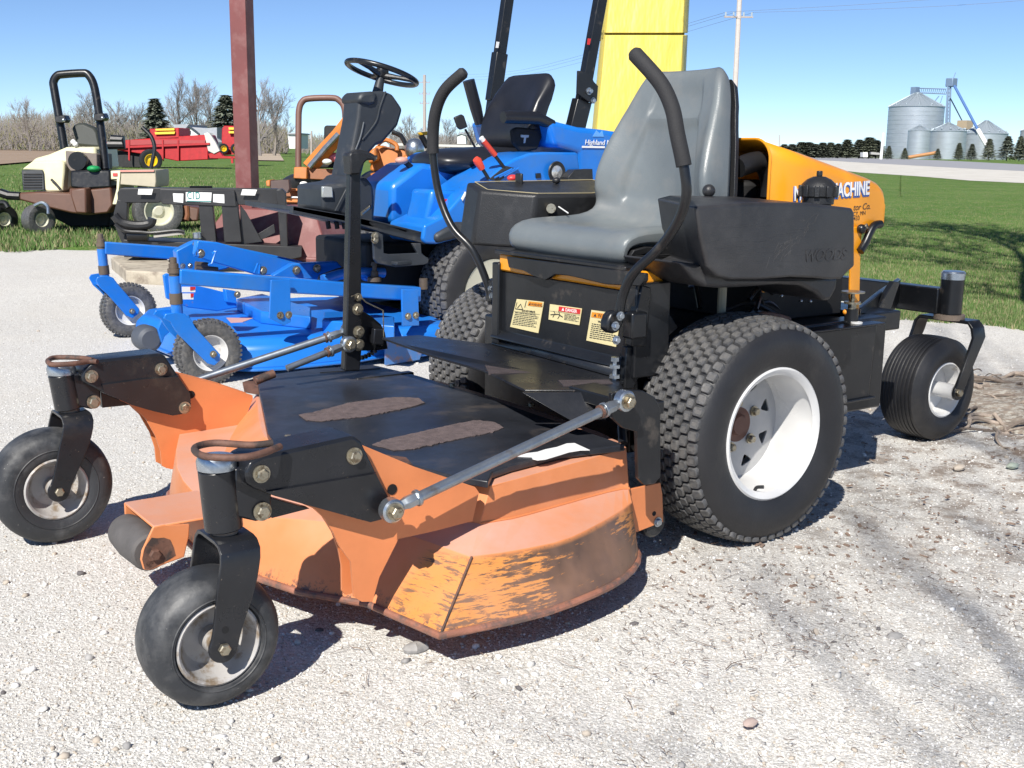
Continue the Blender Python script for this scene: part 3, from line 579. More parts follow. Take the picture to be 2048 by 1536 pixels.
# ---- height adjusting lever and toothed sector (far side)
hl = MB().prism(PP([(701, 345), (722, 345), (724, 700), (720, 742), (690, 742), (694, 640)], v=1.0), (0, .03, 0)).build('height_lever', BLK2, mow, bevel=.004)
g = [cC(*q) for q in ((432, 712), (445, 696), (500, 697), (545, 706), (590, 732), (578, 748), (545, 745), (525, 765), (508, 800), (498, 835), (440, 835), (436, 760))]
MB().prism(PP(g, v=.985), (0, .045, 0)).build('lever_handle', PLA, hl, bevel=.008)
for x, y, r_ in ((640, 1000, .0085), (635, 1100, .0125), (643, 1285, .013), (643, 1390, .013)): bolt('bolt', x, y, 1.0, hl, cm=cE, r=r_)
sec = [cE(*q) for q in ((560, 1120), (690, 1120), (760, 1165), (830, 1225), (862, 1290), (885, 1425), (790, 1440), (560, 1440))]
so_ = [P(*q, v=1.032) for q in sec]; MB().prism(so_, (0, .008, 0)).build('sector_plate', BLK, hl, bevel=.002)
th_ = MB(); cc = P(*cE(690, 1180), v=1.03)
for k in range(11):
    a = -1.75+k*.105; q = P(*cE(635, 1180), v=1.03)+V((math.cos(a)*.105, 0, math.sin(a)*.115)); th_.box(q, (.007, .010, .012), Matrix.Rotation(-(a+math.pi/2), 3, 'Y'))
th_.build('sector_teeth', BLK, hl)
MB().prism([P(*cE(*q), v=.995) for q in ((775, 1260), (860, 1270), (850, 1400), (765, 1385))], (0, .02, 0)).build('latch_plate', BLK2, hl, bevel=.003)
MB().tube([P(*cE(*q), v=.99) for q in ((585, 995), (640, 975), (700, 1040), (770, 1075), (845, 1110), (850, 1330))], .002, 6).build('wire_clip', ZINC, hl)
MB().beam(V((-.64, 1.02, .30)), V((-.45, 1.02, .30)), .03, .05).build('lower_link', BLK, mow, bevel=.003)
# ---- seat: one moulded bucket, lofted from the front lip up the back
def bucket(parent, name, m, sc, n_t=61, thick=.05, panel=None):
    """sc: list of (u, z, halfwidth, bolster, centre v, normal angle)"""
    path = sc; k = len(path); grid = []
    for (u, z, hw, bo, cv_, an) in path:
        row = []
        nx, nz = math.cos(an), math.sin(an)
        for j in range(n_t):
            t = -1+2*j/(n_t-1); h = bo*(abs(t)**2.6) - recess(t, z, an)
            edge = 0
            if abs(t) > .86: e = (abs(t)-.86)/.14; edge = -bo*.35*e*e-.012*e*e
            row.append(V((u+nx*(h+edge), cv_+t*hw, z+nz*(h+edge))))
        grid.append(row)
    back = []
    for i, (u, z, hw, bo, cv_, an) in enumerate(path):
        nx, nz = math.cos(an), math.sin(an); row = []
        for j in range(n_t):
            t = -1+2*j/(n_t-1); th = thick*(1 if abs(t) < .9 else .6); row.append(V((u-nx*th, cv_+t*hw*(.985), z-nz*th)))
        back.append(row)
    mb = MB(); loops = []
    for i in range(k): loops.append(grid[i]+list(reversed(back[i])))
    mb.loft(loops); return mb
cvs = .525; A = math.pi
seat_sc = []
def sst(a, b, x): x = max(0, min(1, (x-a)/(b-a))); return x*x*(3-2*x)
def recess(t, z, an):                                      # moulded centre panel and head panel, pressed into the vinyl
    if an > R(120) and z > .80: return .015*sst(.60, .545, abs(t)-.10*sst(1.05, .85, z)+.05)*sst(.822, .838, z)*sst(1.06, 1.045, z)+.010*sst(.56, .51, abs(t))*sst(1.07, 1.085, z)*sst(1.16, 1.145, z)
    return .0
raw = [  # u, z, half width, bolster height, angle of the surface normal (degrees; 90 is up, 180 faces the front)
 (-.262, .690, .232, .0, 178), (-.285, .715, .246, .0, 165), (-.284, .748, .252, .003, 140), (-.262, .772, .256, .008, 112), (-.21, .782, .258, .012, 96), (-.12, .776, .256, .022, 90), (-.03, .766, .252, .04, 92), (.03, .770, .240, .062, 106), (.065, .792, .240, .085, 130), (.075, .82, .239, .094, 148), (.078, .84, .238, .10, 155), (.080, .86, .237, .101, 160), (.082, .90, .234, .100, 166), (.087, .935, .228, .092, 167), (.092, .97, .222, .084, 168), (.099, 1.005, .214, .072, 168), (.103, 1.03, .208, .062, 168), (.107, 1.05, .202, .054, 168), (.111, 1.07, .197, .047, 168), (.115, 1.085, .192, .041, 168), (.122, 1.11, .185, .035, 168), (.129, 1.14, .174, .027, 167), (.134, 1.165, .165, .02, 165), (.146, 1.198, .150, .010, 140), (.165, 1.205, .140, .004, 100)]
for u, z, hw, bo, a in raw: seat_sc.append((u, z, hw, bo, cvs, R(a)))
seat = bucket(mow, 'seat', SEAT, seat_sc, thick=.050).build('seat', SEAT, mow, smooth=60, subsurf=1)
# recessed seams: raised piping lines on the back panel
def onback(t, z, off=.004):
    for i in range(len(raw)-1):
        if raw[i][1] <= z <= raw[i+1][1] and i >= 6:
            f = (z-raw[i][1])/(raw[i+1][1]-raw[i][1]); u = raw[i][0]+(raw[i+1][0]-raw[i][0])*f; bo = raw[i][3]+(raw[i+1][3]-raw[i][3])*f; hw = raw[i][2]+(raw[i+1][2]-raw[i][2])*f
            return V((u-(bo*abs(t)**2.6)-off, cvs+t*hw, z+.2*off))
# black shell behind and under the seat
sh = MB(); lo = []
for u, z, hw, bo, a in raw:
    nx, nz = math.cos(R(a)), math.sin(R(a)); f1, f2 = .040, .058
    lo.append([V((u-nx*f1, cvs-hw*1.0, z-nz*f1)), V((u-nx*f1, cvs+hw*1.0, z-nz*f1)), V((u-nx*f2, cvs+hw*.98, z-nz*f2)), V((u-nx*f2, cvs-hw*.98, z-nz*f2))])
sh.loft(lo); sh.build('seat_shell', PLA, mow, bevel=.003)
tr = MB(); tr.loft([[V((-.268, cvs-.22, .702)), V((-.268, cvs+.22, .702)), V((.06, cvs+.24, .702)), V((.06, cvs-.24, .702))], [V((-.25, cvs-.20, .680)), V((-.25, cvs+.20, .680)), V((.05, cvs+.22, .68)), V((.05, cvs-.22, .68))]]); tr.build('seat_pan', PLA, mow, bevel=.006)
q = P(*c7(490, 385), v=.27); MB().sphere(q, .017, 16, 10).build('throttle_knob', PLA, mow); MB().cyl(q, q-V((0, 0, .06)), .005, 8).build('throttle_stem', BLK, mow)
# ---- fuel tank
vt = .02
tk_n = [c7(*q) for q in ((405, 478), (700, 452), (1080, 456), (1325, 486), (1338, 510), (1338, 825), (1300, 860), (1262, 900), (1205, 905), (1100, 895), (960, 890), (760, 905), (600, 905), (530, 885), (470, 825), (430, 640))]
tn = PP(tk_n, v=vt)
tb_ = [V((q.x+(0 if i not in (0, 14, 15) else .125), .28, q.z+(.0 if i > 4 else .006))) for i, q in enumerate(tn)]
m1 = [V((q.x+(0 if i not in (0, 14, 15) else .02), vt+.045, q.z)) for i, q in enumerate(tn)]
n0 = [V((q.x, q.y+.0, q.z)) for q in tn]
cen = sum(tn, V((0, 0, 0)))/len(tn)
n_in = [V((cen.x+(q.x-cen.x)*.975, vt-.006, cen.z+(q.z-cen.z)*.95)) for q in tn]
tank = MB().loft([n_in, n0, m1, tb_]).build('fuel_tank', TNK, mow, smooth=50, bevel=.010, seg=3)
# lower sump of the tank, set further in
sp_ = [c7(*q) for q in ((320, 800), (470, 820), (600, 890), (900, 890), (1250, 890), (1240, 960), (1205, 1028), (1165, 1030), (1120, 985), (1030, 940), (900, 935), (700, 950), (560, 956), (470, 948), (400, 900), (365, 855))]
sq = PP(sp_, v=.055); MB().loft([sq, [V((q.x, .27, q.z)) for q in sq]]).build('tank_sump', TNK, tank, smooth=50, bevel=.012, seg=3)
text('embossed_lettering', 'WOODS', P(*c7(1045, 800), v=vt-.0062), (1, 0, 0), (0, 0, 1), .040, TNK, tank, .0014, stretch=1.02, shear=.25, bold=.0008)
# fold and scratches on the side
SCR = mat('scratch_grey', (.085, .085, .087), .6)
scr = MB(); rs = random.Random(5)
for k in range(26):
    x, y = rs.uniform(480, 1000), rs.uniform(600, 860); dx = rs.uniform(60, 260); dy = rs.uniform(-30, 10)
    a = P(*c7(x, y), v=vt-.0065); b = P(*c7(min(x+dx, 1240), y+dy), v=vt-.0065); m_ = (a+b)/2+V((0, 0, rs.uniform(-.004, .004))); scr.tube([a, m_, b], .00022, 4)
for k in range(70):
    t = rs.random()**.8; x, y = 1150-300*t+rs.gauss(0, 22), 500+300*t+rs.gauss(0, 10); L = rs.uniform(15, 60); an = rs.gauss(0, .3); a = P(*c7(x, y), v=vt-.0063); b = P(*c7(x-L*(.7+an), y+L*(.8-an)), v=vt-.0063); scr.tube([a, b], rs.uniform(.00015, .0004), 4)
scr.build('scratches', SCR, tank)
cc_ = P(*c7(1130, 420), v=.12); zt = tn[2].z
cap = MB(); cap.lathe([(0, .0), (0, .041), (.018, .041), (.020, .045), (.046, .047), (.054, .042), (.064, .031), (.071, .016), (.073, 0)], V((cc_.x, .12, zt-.01)), 'z', 40)
for k in range(10):
    a = k*math.pi/5; cap.box(V((cc_.x+.045*math.cos(a), .12+.045*math.sin(a), zt+.024)), (.014, .014, .030), Matrix.Rotation(a, 3, 'Z'))
cap.tube([V((cc_.x, .12, zt+.062)), V((cc_.x, .12, zt+.076))], .008, 12); cap.build('fuel_cap', PLA, tank, bevel=.002)
MB().cyl(V((cc_.x, .12, zt-.03)), V((cc_.x, .12, zt-.002)), .035, 32).build('filler_neck', PLA, tank)
# ---- engine hood: rounded arch swept back and down
def hood_sec(u, zt, zb, r, v0=.275, v1=.80):
    s = [V((u, v0, zb)), V((u, v0, zb+.006)), V((u, v0, zt-r-.006))]
    for k in range(9): a = math.pi-k*math.pi/16; s.append(V((u, v0+r+r*math.cos(a), zt-r+r*math.sin(a))))
    for k in range(9): a = math.pi/2-k*math.pi/16; s.append(V((u, v1-r+r*math.cos(a), zt-r+r*math.sin(a))))
    return s+[V((u, v1, zt-r-.006)), V((u, v1, zb))]
hs = [(.235, 1.014, .60, .055), (.40, .978, .60, .05), (.56, .940, .735, .045), (.68, .911, .752, .04), (.715, .899, .762, .035), (.733, .885, .767, .03), (.740, .862, .772, .02), (.742, .84, .775, .015)]
mb = MB(); secs = [hood_sec(*h) for h in hs]; mb.loft(secs, cap=False, closed=False); mb.add(secs[-1], [tuple(range(len(secs[-1])))])
hood = mb.build('engine_hood', YEL, mow, smooth=40); s_ = hood.modifiers.new('s', 'SOLIDIFY'); s_.thickness = .004; s_.offset = -1
MB().tube(secs[0], .004, 8).build('hood_edge', YEL, hood)
leg_ = [c7(*q) for q in ((1340, 600), (1420, 590), (1385, 640), (1378, 760), (1370, 1115), (1350, 1118), (1316, 1010), (1320, 850))]
MB().prism(PP(leg_, v=.268), (0, .006, 0)).build('hood_strap', YEL, mow, bevel=.001)
eng = MB(); eng.box2((.30, .34, .50), (.66, .74, .80)); eng.box2((.34, .40, .80), (.62, .70, .88)); eng.lathe([(0, .09), (.05, .09), (.06, .08)], V((.36, .5, .84)), 'z', 24); eng.build('engine', GAP, mow, bevel=.006)
MB().tube(arc([P(*c7(*q), v=.34) for q in ((660, 250), (760, 215), (815, 230), (850, 330), (850, 420))], 5), .028, 14).build('air_duct', PLA, mow)
MB().box2((.245, .36, .845), (.30, .62, .852)).build('engine_bracket', RUST, mow); MB().cyl(V((.27, .40, .72)), V((.27, .40, .845)), .022, 16).build('engine_post', BLK, mow)
# writing on the hood
hx, hy = V((1, 0, 0)), V((0, 0, 1)); hv = .2745
o_ = P(1587, 401, v=hv); e_ = P(1732, 389, v=hv); xd = (e_-o_)
text('lettering_shadow', "MOW'N MACHINE", o_+V((-.002, -.0002, -.003)), xd, hy, .056, LBLU, hood, .0006, stretch=xd.length/.445, bold=.0034)
text('lettering', "MOW'N MACHINE", o_+V((0, -.0012, 0)), xd, hy, .056, LWHT, hood, .0006, stretch=xd.length/.445, bold=.0012)
for s_t, x, y, sz, st_ in (('Motor Co.', 1656, 426, .030, 1.15), ('QUINCY, MN', 1652, 440, .021, 1.0), ('55433', 1668, 452, .021, 1.0)):
    pass
text('small_lettering', 'tor Co.', P(1706, 421, v=hv), xd, hy, .026, LBLK, hood, .0004, shear=.3, stretch=1.0)
text('small_lettering', 'CY, MN', P(1706, 432, v=hv), xd, hy, .017, LBLK, hood, .0004, stretch=1.0)
text('small_lettering', '433', P(1707, 441, v=hv), xd, hy, .017, LBLK, hood, .0004, stretch=1.1)
# latch handle, rear of hood
MB().tube(arc([P(*c7(*q), v=.26) for q in ((1495, 580), (1460, 588), (1435, 625), (1405, 690), (1375, 740))], 5), [.012]*4*5+[.013], 12).build('hood_latch', BLK, mow)
MB().cyl(P(*c7(1375, 610), v=.27), P(*c7(1420, 590), v=.25), .008, 12).build('latch_pin', ZINC, mow); MB().sphere(P(*c7(1383, 608), v=.26), .014).build('latch_knob', BLK, mow)
# ---- fittings under the tank, dipstick, hoses
MB().cyl(V((.02, .22, .45)), V((-.0, .20, .66)), .012, 10).build('bracket_strut', mat('olive_strut', (.30, .29, .22), .5), mow)
hz = MB(); rs = random.Random(11)
for k in range(9):
    a = V((rs.uniform(.05, .45), rs.uniform(.22, .4), rs.uniform(.50, .58))); b = a+V((rs.uniform(.05, .2), rs.uniform(-.06, .1), rs.uniform(-.05, .05))); hz.tube(arc([a, (a+b)/2+V((0, 0, .03)), b], 4), .007, 8)
hz.build('hose', BLK, mow)
MB().tube(arc([V((.08, .25, .53)), V((.2, .235, .545)), V((.32, .25, .52))], 4), .009, 8).build('rusty_pipe', RUST, mow)
q = P(*c7(1330, 1045), v=.24); MB().lathe([(0, .012), (.02, .012), (.02, .024), (.026, .024), (.026, .006), (.05, .006), (.052, .034), (.056, .034), (.056, 0)], q-V((0, 0, .02)), 'z', 20).build('dipstick', ZINC, mow)
MB().cyl(V((q.x, .24, .49)), q-V((0, 0, .015)), .02, 16).build('oil_neck', BLK, mow)
for k in range(3): MB().sphere(P(*c7((915, 1030, 1085)[k], (1000, 1030, 1032)[k]), v=.26), .005).build('fitting', CHR, mow)
q = P(*c7(1290, 1095), v=.25); MB().sphere(q, .008).build('fitting', LORG, mow)
q = P(*c7(1357, 1140), v=.215); MB().tube([V((q.x, .215, .4945)), V((q.x, .215, .499))], .017, 20).build('fuel_plug', LWHT, mow)
# ---- rear frame and caster
RV = .45
rt, rbm = P(1906, 556, v=RV), P(1899, 628, v=RV); ax = (rt-rbm).normalized()
ro = P(1915, 785, z=.182)
def zz(x, y, uu): return P(x, y, u=uu)
fr = MB(); ub = rt.x-.02; qa = P(*c8(300, 480), u=ub); qb = P(*c8(300, 625), u=ub); 
fr.box2((ub-.03, RV+.02, .435), (ub+.03, 1.08, .525)); fr.build('rear_crossbar', BLK, mow, bevel=.004)
fr = MB(); fr.prism([V((.70, .30, .30)), V((.70, .30, .52)), V((.95, .42, .54)), V((1.33, .62, .545)), V((1.33, .62, .46)), V((.95, .42, .36))], (.02, .03, 0)); fr.build('rear_frame_rail', BLK, mow, bevel=.004)
fr = MB(); fr.box2((.60, .30, .44), (.90, .80, .50)); fr.box2((.76, .46, .50), (.78, .62, .63)); fr.build('rear_engine_tray', BLK, mow, bevel=.005)
MB().prism(PP([(225, 690), (330, 660), (425, 500), (462, 505), (430, 600), (385, 740), (318, 1050), (300, 1050), (318, 790)], v=.42, m=c8), (0, .02, 0)).build('frame_gusset', BLK, mow, bevel=.002)
rtube = MB().tube([rbm, rt], .039, 32).build('pivot_tube', BLK, mow, bevel=.002)
MB().lathe([(0, .0405), (.022, .0405), (.028, .036), (.030, 0)], rt-ax*.004, n=32, frame=(ax, V((1, 0, 0)), V((0, 1, 0)))).build('end_cap', CHR, rtube)
MB().tube([rbm-ax*.018, rbm], .052, 28).build('washer', DIRT, rtube)
rc = V((ro.x+.0, RV+.015, ro.z)); hw = rc.y-ro.y; fz_ = rbm.z-.02
fk = MB(); path = [(-hw, rc.z), (-hw, rc.z+.08), (-hw, fz_-.05), (-hw+.008, fz_-.018), (-hw+.024, fz_), (hw-.024, fz_), (hw-.008, fz_-.018), (hw, fz_-.05), (hw, rc.z+.08), (hw, rc.z)]
cl = []
for i, (y, z) in enumerate(path):
    f = max(0, min(1, (fz_-.05-z)/(fz_-.05-rc.z))); cx = rt.x+.02+(rc.x-rt.x-.02)*f; wd = .034 if f < .5 else .026
    dd = V((0, path[min(i+1, 9)][0]-path[max(i-1, 0)][0], path[min(i+1, 9)][1]-path[max(i-1, 0)][1])).normalized(); nn = V((0, -dd.z, dd.y))*.006
    q = V((cx, rc.y+y, z)); cl.append([q+V((-wd, 0, 0))+nn, q+V((wd, 0, 0))+nn, q+V((wd, 0, 0))-nn, q+V((-wd, 0, 0))-nn])
fk.loft(cl); fk.tube([V((rc.x, rc.y-hw-.0055, rc.z)), V((rc.x, rc.y-hw+.0055, rc.z))], .0262, 24); fk = fk.build('caster_fork', BLK, mow, bevel=.002)
MB().hexbolt(V((rc.x, rc.y-hw-.006, rc.z)), (0, -1, 0), .014, .01, False).build('axle_bolt', ZINC, fk)
wh = MB().tube([rc-V((0, hw-.008, 0)), rc+V((0, hw-.008, 0))], .026, 28).build('caster_wheel', WHT, mow)
MB().lathe([(-.073, .088), (-.077, .092), (-.074, .097), (-.06, .09), (-.03, .085), (.03, .085), (.06, .09), (.074, .097), (.077, .092), (.073, .088), (.06, .083), (.02, .079), (.01, .027), (-.01, .027), (-.02, .079), (-.06, .083)], rc, 'v', 48, closed=True).build('rim', WHT, wh)
T = [(-.072, .095), (-.082, .108), (-.087, .125), (-.085, .143), (-.078, .160), (-.066, .1715)]
for k in range(-4, 5):
    y = k*.0145; rr = .1815-.9*abs(y)**2*1.6; T += [(y-.0055, rr), (y-.0045, rr+.0005), (y+.0045, rr+.0005), (y+.0055, rr), (y+.0065, rr-.0025), (y+.008, rr-.0025)]
T += [(.070, .1715), (.078, .160), (.085, .143), (.087, .125), (.082, .108), (.072, .095), (.05, .09), (-.05, .09)]
MB().lathe(T, rc, 'v', 72, closed=True).build('tyre', RUB, wh, smooth=45)
# ---- control console on the far side
ct = [P(*c5(*q), v=v_) for q, v_ in (((262, 842), 1.04), ((855, 842), .78), ((848, 905), .78))]
cz_ = .868
con = [V((-.225, 1.07, .880)), V((-.235, .98, .858)), V((-.14, .83, .850)), V((.06, .80, .850)), V((.28, .86, .862)), V((.28, 1.07, .885))]
lowc = [V((q.x+(.0 if q.x < 0 else 0), q.y+(0.02 if q.y < .9 else 0), z)) for q, z in zip(con, (.70, .695, .69, .69, .69, .70))]
lowc[0].x -= .03; lowc[1].x -= .03
console = MB().loft([lowc, con]).build('control_console', PLA, mow, smooth=30, bevel=.010, seg=3)
bl_ = [q+(V((.04, .94, .866))-q)*.09+V((0, 0, .0015)) for q in con]
MB().tube(bl_+[bl_[0]], .0016, 6, caps=False).build('panel_border', mat('tan_line', (.35, .30, .18), .6), console)
def onc(x, y): return P(*c5(x, y), z=.853+(895-y)*.00035)
q = onc(440, 868); g_ = MB().lathe([(0, .034), (.006, .034), (.008, .030), (.008, 0)], q, 'z', 32).build('gauge', CHR, console); MB().lathe([(0, .028), (.0092, .028), (.0093, 0)], q, 'z', 32).build('gauge_face', mat('gauge_blue', (.10, .13, .20), .2), g_)
q = onc(555, 880); MB().lathe([(0, .020), (.014, .018), (.016, 0)], q, 'z', 24).build('key_switch', PLA, console); MB().box(q+V((0, 0, .03)), (.010, .034, .036)).build('switch_knob', PLA, console, bevel=.004)
q = onc(520, 838); MB().sphere(q+V((0, 0, .012)), .017, sc=(1.3, 1, .7)).build('red_knob', mat('red_knob', (.65, .05, .05), .4), console)
q = onc(745, 880); MB().cyl(q, q+V((.02, 0, .02)), .005, 8).build('control_stem', BLK, console); MB().sphere(q+V((.02, 0, .026)), .013, sc=(1, 1, .8)).build('control_knob', PLA, console)
for x, y in ((640, 880), (690, 862), (650, 895)): q = onc(x, y); MB().box(q+V((0, 0, .004)), (.018, .012, .008)).build('rocker_switch', PLA, console, bevel=.001)
MB().tube([P(*c5(745, 995), v=.83), P(*c5(745, 995), v=.81)], .014, 18).build('socket', ZINC, console)
MB().tube([P(*c5(790, 985), v=.80), P(*c5(845, 1022), v=.72)], .002, 6).build('cable', LWHT, console)
MB().box2((-.02, .84, .60), (.2, 1.03, .70)).build('console_bracket', BLK, mow, bevel=.01)
# warm exhaust box behind the seat
BLU = mat('blue_tractor_paint', (.010, .165, .60), .32, var=.12, vscale=3, coat=.3, col2=(.045, .17, .46), mscale=4, mlo=.5, mhi=.75, speck=((.25, .25, .24), 60, .74))
BLUW = mat('blue_worn_paint', (.012, .175, .64), .4, var=.12, vscale=4, col2=(.25, .16, .11), mscale=6, mlo=.68, mhi=.73)
DGR = mat('dark_grey_plastic', (.030, .035, .042), .5, var=.2, col2=(.09, .085, .08), mscale=8, mlo=.58, mhi=.75)
VIN = mat('black_seat_vinyl', (.014, .015, .02), .35, var=.2)
GRS = mat('greasy_metal', (.13, .10, .075), .6, .3, var=.3)
REDP = mat('red_lever', (.70, .07, .04), .4)
tr_ = thing('front_mower_tractor', 'blue front-mount mower tractor with steering wheel and black roll bar, behind the orange mower', 'tractor', (.9, 3.4, 0))
def vp(name, pts, cm, v, th, m, parent, bevel=.006, smooth=35, **k):
    return MB().prism(PP(pts, v=v, m=cm), (0, th, 0)).build(name, m, parent, bevel=bevel, smooth=smooth, **k)
def small_wheel(c, R_, rr, hw, parent, tyre_m, rim_m, lugs=0, hub=.02):
    wh = MB().tube([c-V((0, hw*1.05, 0)), c+V((0, hw*1.05, 0))], hub, 20).build('wheel', rim_m, parent)
    MB().lathe([(-hw*.82, rr), (-hw*.86, rr+.004), (-hw*.8, rr+.007), (-hw*.6, rr-.003), (-hw*.25, rr*.85), (-hw*.15, hub), (hw*.15, hub), (hw*.25, rr*.85), (hw*.6, rr-.003), (hw*.8, rr+.007), (hw*.86, rr+.004), (hw*.82, rr), (hw*.5, rr-.008), (hw*.1, rr*.8), (hw*.05, hub), (-hw*.05, hub), (-hw*.1, rr*.8), (-hw*.5, rr-.008)], c, 'v', 40, closed=True).build('rim', rim_m, wh)
    t = MB(); d = R_-rr
    t.lathe([(-hw*.8, rr), (-hw*1.0, rr+d*.25), (-hw*1.06, rr+d*.5), (-hw, rr+d*.75), (-hw*.8, rr+d*.93), (-hw*.4, R_-.001), (hw*.4, R_-.001), (hw*.8, rr+d*.93), (hw, rr+d*.75), (hw*1.06, rr+d*.5), (hw, rr+d*.25), (hw*.8, rr), (hw*.5, rr-.004), (-hw*.5, rr-.004)], c, 'v', 56, closed=True)
    if lugs:
        for k in range(lugs):
            a = 2*math.pi*k/lugs
            for s in (-1, 0, 1):
                aa = a+(math.pi/lugs if s == 0 else 0); e = V((math.cos(aa), 0, math.sin(aa))); t.box(c+e*(R_+(.001 if s == 0 else -.005))+V((0, s*hw*.66, 0)), (R_*2*math.pi/lugs*.5, hw*.52, .010), Matrix.Rotation(-(aa-math.pi/2), 3, 'Y'))
    t.build('tyre', tyre_m, wh, smooth=40); return wh
# casters of the blue deck
def blue_caster(vo, axle_px, tube_t, tube_b, strap, cm, dv):
    a = P(*axle_px, v=vo); c = V((a.x, vo+.055, max(a.z, .125)))
    tv = vo+.05; t0, t1 = P(*tube_b, v=tv), P(*tube_t, v=tv); ax = (t1-t0).normalized()
    cf = MB().tube([t0-ax*.01, t1-ax*.10], .024, 20).build('caster_tube', BLU, tr_)
    MB().lathe([(0, .021), (.012, .021), (.012, .026), (.030, .026), (.030, .020), (.050, .020), (.052, .014), (.075, .014), (.078, 0)], t1-ax*.10, n=20, frame=(ax, V((1, 0, 0)), V((0, 1, 0)))).build('spindle_top', GRS, cf)
    MB().tube([t0+ax*.03, t0+ax*.075], .0265, 20).build('spacer_rings', GRS, cf)
    f_ = vp('caster_fork', strap, cm, vo-.008, .008, BLU, tr_, .003)
    MB().prism([q+V((0, .12, 0)) for q in PP(strap, v=vo-.008, m=cm)], (0, .008, 0)).build('fork_leg', BLU, f_, bevel=.002)
    MB().box2((t0.x-.035, vo-.006, t0.z-.030), (t0.x+.035, vo+.118, t0.z-.014)).build('fork_crown', BLU, f_, bevel=.006)
    MB().hexbolt(V((a.x, vo-.008, c.z)), (0, -1, 0), .011, .012).build('axle_bolt', ZINC, f_)
    small_wheel(c, .138, .072, .044, tr_, RUBT, WHT, 44); return c
blue_caster(2.68, (425, 713), (345, 503), (354, 622), [(462, 600), (475, 575), (530, 568), (580, 575), (612, 600), (640, 650), (778, 800), (776, 835), (745, 862), (705, 850), (545, 690), (520, 655), (500, 620)], cB, 0)
blue_caster(4.03, (263, 622), (199, 458), (210, 560), [(88, 390), (98, 370), (150, 362), (185, 375), (212, 412), (330, 548), (325, 575), (290, 600), (255, 585), (150, 465), (110, 430)], cB, 0)
# arms and frame of the deck
an = vp('deck_arm', [(555, 328), (1080, 370), (1480, 403), (1890, 428), (1890, 508), (1480, 480), (1060, 456), (555, 412)], cB, 2.70, .06, BLU, tr_)
vp('arm_bracket', [(1058, 388), (1165, 385), (1168, 620), (1130, 640), (1050, 600)], cB, 2.665, .012, BLU, an, .002); vp('arm_bracket', [(1782, 440), (1872, 437), (1878, 640), (1786, 642)], cB, 2.665, .012, BLU, an, .002)
for x, y in ((1108, 583), (1155, 580), (1815, 588), (1858, 582)): bolt('bolt', x, y, 2.664, an, ZINC, .012, .008, cB)
af = vp('deck_arm', [(108, 508), (640, 548), (900, 570), (900, 660), (620, 636), (108, 596)], cH, 4.05, .06, BLU, tr_)
fp_ = vp('lift_frame', [(610, 570), (720, 512), (760, 498), (900, 510), (1010, 540), (1480, 640), (1560, 668), (1360, 740), (1290, 748), (1130, 715), (1000, 682), (960, 700), (900, 712), (640, 706), (620, 640)], cH, 3.62, .06, BLU, tr_)
vp('lift_frame', [(760, 498), (900, 512), (1480, 660), (1290, 745), (1180, 742), (830, 640), (745, 600)], cH, 3.40, .05, BLU, tr_)
vp('hinge_bracket', [(1290, 748), (1430, 662), (1745, 645), (1795, 700), (1620, 740), (1610, 775), (1420, 770)], cH, 3.36, .05, BLU, tr_)
for x, y in ((742, 522), (862, 516), (655, 678), (707, 676)): bolt('bolt', x, y, 3.6, fp_, CHR, .010, .007, cH)
for x, y in ((780, 590), (1220, 710), (1457, 708), (1602, 695)): bolt('bolt', x, y, 3.355, fp_, ZINC, .016, .012, cH)
for a, b_ in (((745, 665), (830, 672)), ((745, 690), (900, 705))): MB().tube([P(*cH(*a), v=3.5), P(*cH(*b_), v=3.5)], .014, 10).build('linkage_pin', GRS, fp_)
for pts in ([(735, 600), (760, 540), (765, 610), (735, 605)], [(1160, 725), (1185, 660), (1200, 665), (1195, 730)], [(860, 590), (890, 570), (860, 660), (835, 672)]): MB().tube([P(*cH(*q), v=3.345) for q in pts], .005, 8).build('spring_clip', BLU, fp_)
MB().tube(arc([P(*cH(*q), v=3.3) for q in ((1630, 770), (1750, 725), (1900, 690))], 5), .022, 12).build('rubber_hose', DGR, tr_)
MB().tube(arc([P(*cE(*q), v=3.15) for q in ((350, 860), (500, 815), (620, 800), (850, 800))], 5), .026, 12).build('blue_tube', BLU, tr_)
q = P(*cE(775, 870), v=3.1); MB().lathe([(0, .035), (.02, .035), (.024, .02), (.05, .018), (.052, .012), (.075, .012), (.078, .018), (.095, .014), (.097, 0)], q, 'z', 20).build('spindle_grease_fitting', GRS, tr_)
vp('tube_bracket', [(670, 800), (860, 788), (900, 800), (900, 870), (860, 885), (700, 870)], cE, 3.16, .04, BLU, tr_)
q = P(*cE(1175, 900), v=2.75); MB().cyl(q-V((0, 0, .02)), q+V((0, 0, .03)), .02, 14).build('spindle_top', GRS, tr_)
